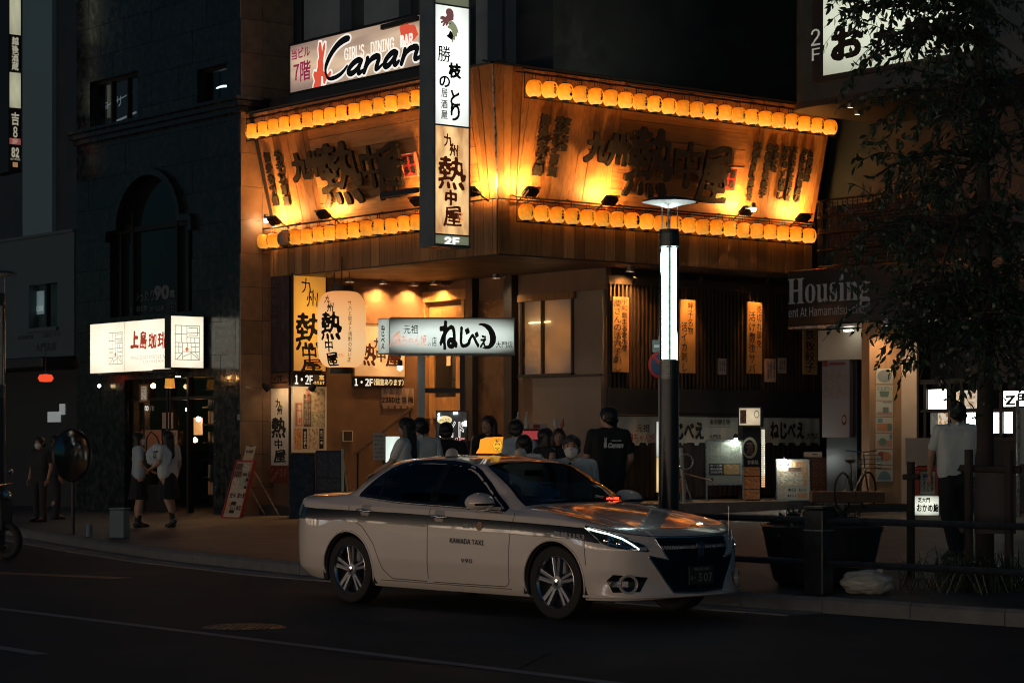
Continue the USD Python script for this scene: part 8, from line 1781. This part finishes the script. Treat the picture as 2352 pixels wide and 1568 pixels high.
# folding chair with an orange notice
p = FS.pt(FS.at(1453, 1100)[0], 0, 1.1); gz = .55; t = thing('folding_chair', 'dark folding chair with a metal frame and an orange notice, right of the crowd', 'chair', (p[0], p[1], gz), .5)
for s in (-1, 1): obj('frame', tube([(s * .2, -.25, .0), (s * .2, .0, .42), (s * .2, .14, .84), (s * .14, .16, .90)], .013, 8), M_chrome, t, smooth=True); obj('leg', tube([(s * .19, .26, 0), (s * .19, -.02, .42)], .012, 8), M_chrome, t)
obj('top_bar', tube([(-.14, .16, .90), (0, .165, .915), (.14, .16, .90)], .013, 8), M_chrome, t); obj('backrest', moved(bbx(-.19, .19, -.012, .012, .60, .86, .01), (0, .10, 0), rx=-.12), M_black, t); obj('seat', bbx(-.19, .19, -.16, .18, .42, .455, .012), M_black, t); obj('notice', bbx(-.10, .12, -.19, -.18, .16, .40, .002), mat('orange_notice', (.62, .20, .10), .7), t); obj('stretcher', tube([(-.2, -.12, .21), (.2, -.12, .21)], .01, 6), M_chrome, t)
t = thing('steel_barrier', 'pale steel A frame barrier just right of the street lamp', 'barrier'); q0 = seen(1572, 1160, 37.9); [obj('leg', tube([q0 + [.0, y_, -.05], q0 + [-.05, .1 + y_ * .1, .98]], .03, 8), mat('barrier_steel', (.30, .31, .29), .4, metal=.5), t) for y_ in (.0, .5)]; obj('ring', moved(trimesh.creation.torus(.13, .012), q0 + [.02, .02, .75], rx=PI / 2), M_chrome, t); obj('rope', tube([q0 + [0, 0, .55], q0 + [.5, .6, .42], q0 + [1.1, 1.2, .40]], .012, 6), mat('rope', (.30, .18, .12), .8), t)
# poster stand with a lamp
M_gpost = print_mat('grey_green_poster', [(0, (.10, .10, .08)), (.4, (.28, .30, .24)), (.6, (.38, .40, .32)), (.85, (.48, .5, .42))], 5, 1.5)
F, w, h = tilt_frame(1625, 1016, 1704, 1126, 38.5, .10, .06)
t = thing('poster_stand', 'aluminium poster stand with a lamp over grey green food posters', 'poster stand'); F = F.off(0, 0, .30); h -= .28; obj('frame', [F.slab(-.025, 0, -.30, h + .025, -.02, .02), F.slab(w, w + .025, -.30, h + .025, -.02, .02), F.slab(0, w, -.025, 0, -.02, .02), F.slab(0, w, h, h + .025, -.02, .02)], M_alu, t); obj('panel', F.slab(0, w, 0, h, -.015, 0), mat('pale_green_board', (.40, .43, .34), .6), t)
for q in ((.05, .32, .72, .95), (.36, .62, .72, .95), (.66, .95, .55, .95), (.05, .32, .52, .69), (.36, .62, .52, .69)): sh, g_ = F.sheet(w * q[0], w * q[1], h * q[2], h * q[3], .003, 2, 2); obj('photo', sh, M_gpost, t, uv=g_)
obj('dark_panel', F.slab(w * .05, w * .95, h * .2, h * .48, .0, .004), mat('slate_panel', (.05, .06, .06), .5), t); sh, g_ = F.sheet(w * .48, w * .93, h * .22, h * .46, .006, 2, 2); obj('photo', sh, print_mat('beer_photo', [(0, (.12, .06, .02)), (.4, (.5, .3, .1)), (.7, (.6, .45, .25))], 4), t, uv=g_)
for k, s in enumerate(('お一人様', '飲み放題', '1980円')): letters(t, F, s, w * .26, h * (.43 - k * .08), .04, M_whitesign, c=.005, w=w * .34, bold=1)
obj('caption', F.slab(w * .05, w * .95, h * .04, h * .16, 0, .004), mat('pale_strip', (.30, .32, .28), .6), t); obj('dot', F.place(moved(extr(Point(w * .14, h * .1).buffer(.025), .003), (0, 0, .004))), M_ink, t)
for q_ in (0.0, w): obj('foot', tube([F.pt(q_, -.28, -.25), F.pt(q_, -.29, .25)], .014, 6), M_alu, t)
pl = F.pt(w * .80, h + .06, .10); tl = thing('clip_lamp', 'small white clip lamp shining down on the poster stand', 'lamp', pl); obj('bulb', trimesh.creation.icosphere(2, .028), glow('white_clip_bulb', (.90, 1.0, .92), 260.0), tl); obj('shade', lathe([(.05, -.01), (.04, .05), (.015, .07)], 14), M_black, tl); obj('arm', tube([(0, 0, .06), (0, .08, .08), (0, .10, -.06)], .008, 5), M_black, tl)
# tower stand with ring emblem, sign box and light tube
Fq = Frame(seen(1706, 1150, 39.0), (math.cos(.2), math.sin(.2), 0), (math.sin(.2), -math.cos(.2), 0)); t = thing('sign_tower', 'black sign tower with a cream ring emblem, orange menu photos and a ribbed light tube', 'sign')
q = Fq.rect(1706, 975, 1746, 1154); obj('body', Fq.slab(*q, -.28, 0), M_black, t); a, b = Fq.at(1722, 1028); obj('ring', Fq.place(moved(extr(affinity.scale(Point(0, 0).buffer(.15, 24).difference(Point(-.012, -.0).buffer(.115, 24)), .92, 1.25), .01), (a, b, .0))), mat('ring_cream', (.55, .47, .33), .5), t); dtext(t, Fq, '酒', 1714, 1016, 1730, 1044, mat('ring_kanji', (.20, .12, .10), .5), c=.002, bold=1, brush=.5)
for k, (y0, y1) in enumerate(((1072, 1092), (1094, 1122), (1124, 1146))): panel('photo', t, Fq, 1707, y0, 1745, y1, print_mat(f'orange_menu_{k}', [(0, (.03, .015, .01)), (.4, (.25, .09, .03)), (.7, (.5, .22, .08))], 5, emis=.10), 0, .006)
dtext(t, Fq, '食事処', 1716, 1056, 1742, 1066, M_paper, c=.002, bold=1)
Fbx = Frame(seen(1698, 976, 38.7), (math.cos(-.25), math.sin(-.25), 0), (math.sin(-.25), -math.cos(-.25), 0)); q = Fbx.rect(1698, 937, 1746, 976); obj('box', Fbx.slab(q[0] - .02, q[1] + .02, q[2] - .03, q[3] + .03, -.30, -.004), M_black, t); sh, g_ = Fbx.sheet(*q, .0, 3, 3); obj('lit_face', sh, lightbox('lit_small_cream', (.95, .78, .50), .62, edge=.7, noise=.15), t, uv=g_); panel('photo', t, Fbx, 1700, 941, 1714, 972, M_photo4, 0, .004); a, b = Fbx.at(1738, 951); obj('round_mark', Fbx.place(moved(extr(affinity.scale(Point(0, 0).buffer(.055).difference(Point(0, 0).buffer(.045)), .8, 1.2), .003), (a, b, .001))), M_ink, t)
a0, a1, b0, b1 = Fq.rect(1750, 985, 1760, 1118); n_ = 26
for k in range(n_): bb = b0 + (b1 - b0) * k / n_; obj('tube_rib', Fq.place(moved(moved(lathe([(0, 0), (.030, 0), (.034, (b1 - b0) / n_ * .4), (.030, (b1 - b0) / n_ * .82), (0, (b1 - b0) / n_ * .82)], 12), (0, 0, 0), rx=-PI / 2), ((a0 + a1) / 2, bb, -.05))), glow('tube_cream', (.95, .85, .62), .75) if k > 4 else glow('tube_orange', (.9, .45, .2), .75), t)
# two boards at the terrace edge
F, w, h = tilt_frame(1786, 1056, 1858, 1154, 39.3, .05, .12); t = thing('menu_board', 'white photo menu board with a bright lamp at its top left corner, on the terrace', 'menu board'); obj('panel', F.slab(0, w, 0, h, -.02, 0), mat('white_menu', (.55, .54, .46), .6), t); collage(t, F, w, h, 11); obj('frame', [F.slab(-.02, 0, -.02, h + .02, -.03, .012), F.slab(w, w + .02, -.02, h + .02, -.03, .012), F.slab(0, w, h, h + .02, -.03, .012), F.slab(0, w, -.02, 0, -.03, .012)], M_alu, t); [obj('leg', tube([F.pt(q_, h * .8, -.03), F.pt(q_, 0, -.40)], .012, 6), M_alu, t) for q_ in (.03, w - .03)]
pl = F.pt(w * .22, h * .97, .10); tl = thing('clip_lamp', 'small bright clip lamp at the top left of the white menu board', 'lamp', pl); obj('bulb', trimesh.creation.icosphere(2, .026), glow('white_clip_bulb', (.90, 1.0, .92), 260.0), tl); obj('arm', tube([(0, 0, .02), (0, .06, .08), (0, .12, .0)], .008, 5), M_black, tl)
F, w, h = tilt_frame(1862, 1050, 1898, 1150, 39.9, -.1, .15); t = thing('menu_board', 'narrow dark brown menu board beside the white menu board', 'menu board'); obj('panel', F.slab(0, w, 0, h, -.03, 0), mat('dark_brown_board', (.10, .05, .03), .5), t); [obj('photo', (lambda s_: s_[0])(F.sheet(w * (.1 + .42 * (k % 2)), w * (.46 + .42 * (k % 2)), h * (.12 + .2 * (k // 2)), h * (.28 + .2 * (k // 2)), .004, 2, 2)), M_photo4, t, uv=F.sheet(0, 1, 0, 1, 0, 2, 2)[1]) for k in range(8)]
t = thing('white_box', 'small white box with a dark slot on top of the brown menu board', 'box'); obj('carton', F.place(bbx(-.12, w * .75, h + .005, h + .10, -.12, .0, .006)), mat('carton_white', (.50, .45, .38), .7), t); obj('slot', F.slab(.03, w * .45, h + .045, h + .065, .0, .002), M_ink, t)
t = thing('wooden_bench', 'low wooden box bench on the terrace beside the brown menu board', 'bench'); p = seen(1945, 1150, 36.5); obj('slab', [moved(bbx(-.6, .6, -.2, .2, -.02, .16, .01), p)], W_dk[1], t)
# table with drinks in the crowd
p = seen(1218, 985, 36.0); t = thing('drinks_cabinet', 'tall dark drinks cabinet with a pink front panel behind the crowd', 'cabinet'); gzt = ground_z(p[0], p[1])
obj('body', moved(bbx(-.26, .30, -.2, .3, gzt - p[2], 0, .012), p), M_black, t); obj('front_panel', moved(bbx(-.15, .14, -.212, -.202, -.17, -.03, .003), p), glow('pink_panel', (.62, .07, .08), .42, (.5, .09, .11)), t)
M_bottle = mat('pale_bottle', (.50, .52, .45), .25)
for k, (dx, dy, lab) in enumerate(((-.06, .0, 'pale plastic bottle standing on the serving table, right of two'), (-.20, .06, 'pale plastic bottle standing on the serving table, left of two'))): tb = thing('bottle', lab, 'bottle', p + [dx, dy, 0]); obj('glass', lathe([(0, 0), (.036, 0), (.038, .02), (.038, .15), (.028, .19), (.014, .22), (.014, .25), (0, .25)], 18), M_bottle, tb, smooth=40); obj('cap', lathe([(0, .25), (.017, .25), (.017, .275), (0, .275)], 14), M_white, tb); obj('label', lathe([(.0388, .06), (.0388, .12)], 18), M_paper, tb)
tb = thing('carton', 'low white and red carton lying on the serving table', 'carton', p + [.14, -.02, 0], .2); obj('box', bbx(-.12, .12, -.07, .07, 0, .09, .006), mat('carton_grey', (.45, .45, .40), .7), tb); obj('print', bbx(-.11, .0, -.0735, -.070, .015, .07, .001), M_red, tb)
# red stand sign with the lit base
p = seen(2122, 1188, 27.2); t = thing('stand_sign', 'red stand sign with a white lit base and black lettering, by the walking man', 'sign'); F = Frame(p, (math.cos(-.12), math.sin(-.12), 0), (math.sin(-.12), -math.cos(-.12), 0)); q = F.rect(2088, 1136, 2158, 1186)
obj('base_cabinet', F.place(bbx(q[0], q[1], q[2], q[3], -.22, -.005, .03)), mat('pale_cabinet', (.5, .52, .45), .5), t); sh, g_ = F.sheet(q[0] + .06, q[1] - .01, q[2] + .02, q[3] - .015, .002, 4, 4); obj('lit_face', sh, lightbox('lit_base', (.95, 1.0, .82), 1.0, edge=.55, noise=.1), t, uv=g_); dtext(t, F, '芝大門', 2108, 1142, 2136, 1153, M_ink, c=.004, bold=1, brush=.4); dtext(t, F, 'おかめ鮨', 2106, 1156, 2156, 1175, M_ink, c=.004, bold=1, brush=.4)
b_ = F.at(2090, 1080)[1]; obj('red_frame', [F.slab(q[0], q[0] + .13, q[3], b_, -.18, 0), F.place(bbx(q[0], q[1] - .02, b_, b_ + .05, -.2, .02, .015)), F.slab(q[1] - .05, q[1] - .02, q[3], b_, -.18, 0)], M_redframe, t); obj('poster', F.slab(q[0] + .135, q[1] - .055, q[3] + .01, b_ - .01, -.05, -.03), mat('pale_poster', (.36, .36, .31), .6), t)
for k in range(5): letters(t, F, ['にぎり', 'ちらし', '海鮮丼', '日替り', 'うな重'][k], q[0] + .19 + k * .045, (q[3] + b_) / 2 - .01, .2, M_ink, c=-.028, w=.026, vertical=True, bold=1)
obj('caption', F.slab(q[0] + .17, q[1] - .09, b_ - .09, b_ - .04, -.03, -.027), mat('poster_blue', (.05, .08, .14), .6), t); obj('top_leaflet', F.slab(q[0] - .04, q[0] + .26, b_ + .06, b_ + .40, -.12, -.10), mat('leaflet_grey2', (.40, .33, .25), .7), t)
# guard rail, bollard, planter, rubbish bag along the kerb
M_rail = mat('rail_paint', (.018, .022, .026), .35, var=.2, scale=8)
def kp(s_, off): p = KP + rd * s_ + rn * off; return np.array([p[0], p[1], ground_z(p[0], p[1])])
t = thing('guard_rail', 'dark tubular guard rail with square posts along the kerb on the right', 'guard rail')
for z in (.70, .30): obj('rail', tube([kp(-.9 + k * .5, .28) + [0, 0, z - .0] for k in range(12)], .032, 8), M_rail, t, smooth=40)
p0 = seen(1995, 1366, 20.6)
for s_ in (.95, 3.4): q = kp(s_, .28); obj('post', moved(bbx(-.11, .11, -.09, .09, 0, .80, .012), q, rz=TX), M_rail, t); obj('post_cap', moved(bbx(-.12, .12, -.10, .10, .803, .83, .008), q, rz=TX), M_rail, t); obj('band', moved(bx(-.112, .112, -.092, .092, .60, .612), q, rz=TX), M_alu, t)
pq = seen(1888, 1333, 21.9); gz = ground_z(pq[0], pq[1]); t = thing('planter', 'large round dark planter with low plants behind the guard rail', 'planter', (pq[0], pq[1], gz))
obj('pot', lathe([(0, 0), (.42, 0), (.48, .05), (.54, .30), (.58, .50), (.60, .58), (.56, .60), (.53, .55), (0, .52)], 36), mat('pot_dark', (.02, .02, .022), .5, var=.3, scale=8), t, smooth=40)
M_leafd = mat('planter_leaf', (.035, .06, .03), .4, rand=.3, var=.2, scale=9)
def leaf_cloud(n, pos, size, seed, wr=.42, up=.3, curl=True):
    r = np.random.default_rng(seed); c = pos(r, n); L_ = size * r.uniform(.7, 1.25, n); W_ = L_ * wr * r.uniform(.8, 1.2, n)
    d = r.normal(size=(n, 3)); d[:, 2] = d[:, 2] * .6 + up; d /= np.linalg.norm(d, axis=1)[:, None]; s_ = np.cross(d, r.normal(size=(n, 3))); s_ /= np.linalg.norm(s_, axis=1)[:, None]; nn = np.cross(s_, d)
    base, tip = c, c + d * L_[:, None]; m1 = c + d * (L_ * .45)[:, None] + nn * (L_ * .08)[:, None]
    V = np.stack([base, m1 + s_ * W_[:, None] / 2, tip - nn * (L_ * .06)[:, None], m1 - s_ * W_[:, None] / 2], 1).reshape(-1, 3); i = np.arange(n)[:, None] * 4
    return trimesh.Trimesh(V, np.vstack([i + [0, 1, 2], i + [0, 2, 3]]), process=False)
def dome(r, n): a = r.uniform(0, 2 * np.pi, n); q = np.sqrt(r.uniform(0, 1, n)) * .55; return np.c_[q * np.cos(a), q * np.sin(a), .52 + .26 * r.uniform(0, 1, n) * (1 - (q / .62) ** 2)]
obj('plants', leaf_cloud(900, dome, .09, 3), M_leafd, t)
pb = seen(1992, 1352, 20.75); t = thing('rubbish_bag', 'tied pale plastic rubbish bag lying behind the guard rail post', 'rubbish bag', (pb[0], pb[1], ground_z(pb[0], pb[1])))
m = trimesh.creation.icosphere(4, 1.0); V = np.array(m.vertices) * [.25, .2, .13]; V[:, 2] = np.maximum(V[:, 2], -.10); V += m.vertex_normals * ((meshkit.fbm(V * [9, 9, 22], 4, 5) - .5) * .07)[:, None]; V[:, 2] += .10; obj('bag', trimesh.Trimesh(V, m.faces, process=False), mat('pale_bag', (.46, .47, .40), .3), t, smooth=True); obj('knot', moved(trimesh.creation.icosphere(2, .035), (.12, 0, .22), s=(1, .7, 1)), mat('pale_bag', (.46, .47, .40), .3), t)
# left: utility box, small bollard, convex mirror, scooter
p = seen(275, 1246, 33.0); gz = ground_z(p[0], p[1]); t = thing('utility_box', 'pale blue grey utility box on the dark pavement at the left', 'utility box', (p[0], p[1], gz), -.3); obj('cabinet', bbx(-.12, .12, -.10, .10, 0, .42, .01), mat('box_blue', (.12, .19, .21), .5), t); obj('lid', bbx(-.13, .13, -.11, .11, .423, .45, .008), mat('box_blue', (.12, .19, .21), .5), t)
p = seen(205, 1240, 33.5); gz = ground_z(p[0], p[1]); t = thing('bollard', 'short pale bollard left of the utility box', 'bollard', (p[0], p[1], gz)); obj('post', lathe([(.05, 0), (.05, .18), (.03, .2), (0, .2)], 16), mat('box_blue', (.12, .19, .21), .5), t)
p = seen(166, 1045, 34.5); gz = ground_z(p[0], p[1]); t = thing('convex_mirror', 'oval traffic mirror on a pole at the left, nearly edge on', 'traffic mirror', (p[0], p[1], gz)); zc2 = p[2] - gz
hood_ = moved(lathe([(.40, -.04), (.42, .0), (.40, .03)], 36), rx=PI / 2); gl_ = moved(lathe([(.39, 0), (.30, .035), (.15, .06), (0, .068)], 36), rx=PI / 2)
for nm, m_, mm in (('rim', hood_, M_dark), ('glass', gl_, mat('dull_mirror', (.25, .26, .27), .12, metal=1.0))): q_ = moved(moved(m_, rz=.95), (0, 0, zc2)); obj(nm, q_, mm, t, smooth=True)
obj('pole', tube([(0, .05, 0), (0, .05, zc2 + .35)], .03, 8), M_dark, t)
p = seen(-36, 1185, 30.0); gz = 0.0; t = thing('motor_scooter', 'dark motor scooter cut off by the left edge, with small bright chrome glints', 'scooter', (p[0] - .15, p[1], gz), -.5)
for x_ in (-.6, .6): obj('wheel', moved(trimesh.creation.torus(.20, .055), (x_, 0, .255), rx=PI / 2), M_rubber, t)
obj('body', [trimesh.convex.convex_hull(np.array([(-.7, -.14, .4), (-.7, .14, .4), (-.1, -.16, .35), (-.1, .16, .35), (-.75, -.1, .72), (-.75, .1, .72), (-.15, -.15, .75), (-.15, .15, .75)])), trimesh.convex.convex_hull(np.array([(.35, -.15, .35), (.35, .15, .35), (.6, -.1, .4), (.6, .1, .4), (.42, -.18, .95), (.42, .18, .95), (.58, -.12, .9), (.58, .12, .9)])), bbx(-.15, .4, -.15, .15, .28, .36, .02)], mat('scooter_paint', (.02, .022, .03), .15, coat=1.0), t); obj('handlebar', tube([(.40, -.32, 1.02), (.45, 0, 1.0), (.40, .32, 1.02)], .014, 8), M_chrome, t); obj('headlight', moved(trimesh.creation.icosphere(2, .08), (.60, 0, .86), s=(.6, 1, .9)), M_chrome, t); obj('mirror', [moved(trimesh.creation.icosphere(2, .05), (.40, s_ * .30, 1.18), s=(.4, 1, .8)) for s_ in (-1, 1)], M_chrome, t)
# bicycle in the dark corner by the blue poster
p = seen(1965, 1145, 36.9); gz = ground_z(p[0], p[1]) + .02; t = thing('bicycle', 'dark bicycle with a front basket parked left of the wood panel', 'bicycle', (p[0], p[1], gz), 1.0)
for x_ in (-.52, .52): w_ = part_group('wheel', t); obj('tyre', moved(trimesh.creation.torus(.32, .018, major_sections=40, minor_sections=8), (x_, 0, .34), rx=PI / 2), M_rubber, w_); obj('spokes', [tube([(x_, 0, .34), (x_ + .31 * math.cos(a), 0, .34 + .31 * math.sin(a))], .0025, 3) for a in np.linspace(0, 2 * PI, 18, endpoint=False)], M_chrome, w_)
obj('frame', [tube([(-.52, 0, .34), (-.12, 0, .30), (.38, 0, .72), (.52, 0, .34)], .016, 8), tube([(-.12, 0, .30), (-.20, 0, .82)], .016, 8), tube([(-.52, 0, .34), (-.18, 0, .68)], .012, 6), tube([(.38, 0, .72), (.34, 0, 1.0)], .014, 8)], mat('bike_paint', (.03, .035, .04), .3), t); obj('saddle', moved(trimesh.creation.icosphere(2, .1), (-.21, 0, .86), s=(1.3, .8, .4)), M_black, t); obj('handlebar', tube([(.22, -.28, 1.03), (.34, 0, 1.0), (.22, .28, 1.03)], .012, 6), M_chrome, t); obj('basket', [bbx(.42, .72, -.16, .16, .72, .735, .004)] + [tube([(x_, y_, .73), (x_ * 1.03, y_ * 1.08, .95)], .004, 4) for x_ in np.linspace(.42, .72, 7) for y_ in (-.16, .16)] + [tube([(.42, -.17, z), (.73, -.17, z), (.73, .17, z), (.42, .17, z), (.42, -.17, z)], .005, 4) for z in (.8, .88, .95)], M_black, t)
# ---------------------------------------------------------------- the street tree on the right
M_bark = mat('bark', (.035, .028, .022), .85, var=.4, scale=14, bump=.6, bscale=40, stretch=(1, 1, .3))
def leaf_mat():
    n = {'oi': ('geometry', {}), 'r': ('rgb_ramp', {'ramp': [(0, (.030, .055, .028)), (.5, (.045, .075, .035)), (1, (.07, .10, .045))]}), 'p': ('principled_bsdf', {'roughness': .34, 'specular_ior_level': .5}), 't': ('translucent_bsdf', {'color': (.06, .10, .03)}), 'm': ('mix_closure', {'fac': .25})}
    return usdkit.material(stage, '/World/Looks/tree_leaf', n, [('oi.random_per_island', 'r.fac'), ('r.color', 'p.base_color'), ('p.BSDF', 'm.closure1'), ('t.BSDF', 'm.closure2')], surface='m.closure')
M_leaf = leaf_mat()
def make_tree(name, label, base, trunk_top, limbs, n_twig, leaf_len, per, seed, droop=.5, spread=.35):
    t = thing(name, label, 'tree', (0, 0, 0)); r = np.random.default_rng(seed)
    b = np.array(base, float); top = np.array(trunk_top, float)
    pts = [b + (top - b) * f + np.array([.05 * math.sin(f * 5), .04 * math.cos(f * 4), 0]) * f for f in np.linspace(0, 1, 12)]
    obj('trunk', tube(pts, np.linspace(.095, .045, 12), 12), M_bark, t, smooth=True)
    tw, lf = [], []
    for (f, end, rad) in limbs:
        p0 = np.array(pts[0]) + (np.array(pts[-1]) - pts[0]) * f; end = np.array(end, float); mid = (p0 + end) / 2 + np.array([0, 0, .25]) + r.normal(size=3) * .12
        q = np.array([p0 * (1 - s) ** 2 + 2 * mid * s * (1 - s) + end * s * s for s in np.linspace(0, 1, 10)])
        obj('limb', tube(q, np.linspace(rad, .009, 10), 7), M_bark, t, smooth=True)
        for k in range(n_twig):
            s = r.uniform(.25, 1.0); i = int(s * 9); st = q[i]; d = r.normal(size=3); d[2] *= .5; d /= np.linalg.norm(d); ln = r.uniform(.35, 1.0) * spread * 2
            a = st + d * ln * .55 + [0, 0, .05]; e = st + d * ln - np.array([0, 0, droop * ln * r.uniform(.2, 1)])
            tp = np.array([st * (1 - s_) ** 2 + 2 * a * s_ * (1 - s_) + e * s_ * s_ for s_ in np.linspace(0, 1, 7)]); tw.append(tube(tp, np.linspace(.006, .0022, 7), 4, caps=False))
            for j in range(per):
                s_ = r.uniform(.25, 1.02); p = st * (1 - s_) ** 2 + 2 * a * s_ * (1 - s_) + e * s_ * s_; td = (e - st) / np.linalg.norm(e - st)
                ld = td * .5 + r.normal(size=3) * .55 + np.array([0, 0, -.55]); ld /= np.linalg.norm(ld); sd = np.cross(ld, r.normal(size=3)); sd /= np.linalg.norm(sd); nn = np.cross(sd, ld); L_ = leaf_len * r.uniform(.65, 1.25); W_ = L_ * .36
                lf.append(np.array([p, p + ld * L_ * .35 + sd * W_ * .5 + nn * L_ * .06, p + ld * L_ * .7 + sd * W_ * .38 + nn * L_ * .05, p + ld * L_ - nn * L_ * .05, p + ld * L_ * .7 - sd * W_ * .38 + nn * L_ * .05, p + ld * L_ * .35 - sd * W_ * .5 + nn * L_ * .06]))
    obj('twigs', cat_(tw), M_bark, t, kind='stuff')
    V = np.vstack(lf); i = np.arange(len(lf))[:, None] * 6; Fc = np.vstack([i + q for q in ([0, 1, 5], [1, 2, 4], [1, 4, 5], [2, 3, 4])])
    obj('crown', trimesh.Trimesh(V, Fc, process=False), M_leaf, t, kind='stuff'); return t
tb_ = seen(2262, 1335, 21.6); bz = ground_z(tb_[0], tb_[1])
E_ = lambda x, y, Y: seen(x, y, Y)
limbs = [(.42, E_(2060, 820, 20.6), .03), (.45, E_(2010, 700, 21.4), .032), (.48, E_(2120, 760, 22.4), .03), (.5, E_(2200, 800, 20.2), .028), (.5, E_(2330, 800, 21.0), .03), (.55, E_(1965, 560, 21.0), .034), (.55, E_(2080, 560, 22.5), .03), (.58, E_(2160, 640, 20.4), .03), (.6, E_(2340, 620, 21.6), .03), (.66, E_(2020, 400, 20.8), .03), (.66, E_(2140, 470, 22.2), .03), (.7, E_(2320, 430, 20.6), .03),
         (.75, E_(2060, 250, 21.8), .03), (.78, E_(2210, 330, 20.4), .03), (.8, E_(2330, 250, 22), .028), (.84, E_(2010, 120, 20.8), .03), (.86, E_(2110, 110, 21.8), .03), (.88, E_(1935, 30, 21.2), .03), (.9, E_(2200, 90, 20.6), .028), (.92, E_(2080, 0, 21.5), .028), (.94, E_(2260, -20, 21), .028), (.96, E_(2140, -60, 21.6), .028), (.9, E_(2020, 20, 22.2), .028), (.93, E_(2230, 40, 22), .028), (.5, E_(2110, 880, 21.2), .02), (.46, E_(2260, 880, 20.6), .02), (.52, E_(2345, 900, 21.2), .02)]
make_tree('street_tree', 'slender dark street tree with drooping narrow leaves over the right side of the view', (tb_[0], tb_[1], bz), E_(2255, -150, 21.4), limbs, 27, .09, 17, 5, droop=.55, spread=.42)
# tree guard and grasses
tg = thing('tree_guard', 'dark wooden stakes and crossbars round the street tree', 'tree guard')
for x, y0, Y in ((2092, 1060, 22.6), (2225, 1032, 21.2), (2318, 1034, 21.0)): p = seen(x, y0, Y); obj('stake', tube([(p[0], p[1], ground_z(p[0], p[1])), p], .042, 8), M_bark, tg)
p, q = seen(2075, 1095, 22.6), seen(2112, 1095, 22.5); obj('crossbar', tube([p, q], .03, 8), M_bark, tg); p, q = seen(2205, 1075, 21.3), seen(2345, 1078, 21.0); obj('crossbar', tube([p, q], .035, 8), M_bark, tg)
sbd = thing('notice_board', 'dark low board standing between the stakes of the tree guard', 'board'); F = Frame(seen(2236, 1225, 21.3), (1, -.2, 0), (-.2, -1, 0)); q = F.rect(2238, 1082, 2330, 1225); obj('panel', F.slab(*q, -.04, 0), M_dark, sbd); obj('frame', [F.slab(q[0], q[1], q[3], q[3] + .03, -.05, .01)], M_black, sbd)
r = np.random.default_rng(4); bl_ = []
c0 = seen(2255, 1325, 21.0)
for k in range(420):
    p = np.array([c0[0] + r.normal() * .35, c0[1] + r.normal() * .22, 0]); p[2] = ground_z(p[0], p[1]); h = r.uniform(.18, .48); d = r.normal(size=2) * .22; w_ = .006
    a = r.uniform(0, 6.28); s_ = np.array([math.cos(a), math.sin(a), 0]) * w_; m_ = p + [d[0] * .4, d[1] * .4, h * .7]; e = p + [d[0], d[1], h * r.uniform(.75, 1)]
    bl_.append(np.array([p - s_, p + s_, m_ + s_ * .8, e, m_ - s_ * .8]))
V = np.vstack(bl_); i = np.arange(len(bl_))[:, None] * 5
tag(obj('tufted_grass', trimesh.Trimesh(V, np.vstack([i + q for q in ([0, 1, 2], [0, 2, 4], [4, 2, 3])]), process=False), mat('grass_blade', (.035, .055, .025), .45), kind='stuff'), 'tufts of long dark grass round the foot of the street tree', 'grass')
# ---------------------------------------------------------------- the shops across the road, behind the viewer: the car's paint and the glass mirror them
FOp = Frame((-rn[0] * 9.5, -rn[1] * 9.5, 0), np.r_[-rd, 0], np.r_[rn, 0])
ob = thing('opposite_building', 'row of lit shops across the road, mirrored in the taxi and the glass', 'building')
obj('wall', FOp.slab(-26, 80, 4.4, 15, -8, 0), M_towerdark, ob); obj('inner_wall', FOp.slab(-26, 80, 0, 4.4, -8, -2.5), M_dark, ob)
M_shopw = lightbox('warm_shop_window', (1.0, .74, .52), 7.0, edge=.5, noise=.35, nscale=6); M_shopc = lightbox('cool_shop_window', (.85, .95, 1.0), 3.6, edge=.5, noise=.35, nscale=6)
M_sg = [lightbox(f'opposite_sign_{k}', c, s_, edge=.8, noise=.2) for k, (c, s_) in enumerate((((1, .40, .16), 2.0), ((1, .92, .8), 2.2), ((.9, .10, .06), 1.6), ((.4, .9, .6), 1.3)))]
r_ = random.Random(2); a = -25.0; k = 0
while a < 75:
    w_ = r_.uniform(2.2, 4.2); w = part_group('shop_window', ob)
    sh, g_ = FOp.sheet(a, a + w_, .6, 2.9, -.6, 6, 6); obj('lit_pane', sh, M_shopc if k % 4 == 2 else M_shopw, w, uv=g_)
    for q in range(4): obj('mullion', FOp.slab(a + w_ * q / 3 - .04, a + w_ * q / 3 + .04, .3, 3.0, -.6, -.5), M_frame, w)
    if k % 3 != 1: sh, g_ = FOp.sheet(a + .2, a + w_ - .1, 3.35, 3.95, .1, 4, 4); obj('sign_face', sh, M_sg[k % 4], w, uv=g_)
    obj('pier', FOp.slab(a + w_ + .05, a + w_ + .55, 0, 4.39, -.7, 0), M_dark, ob); obj('stall_riser', FOp.slab(a, a + w_, 0, .58, -.7, -.45), M_dark, ob); a += w_ + .6; k += 1
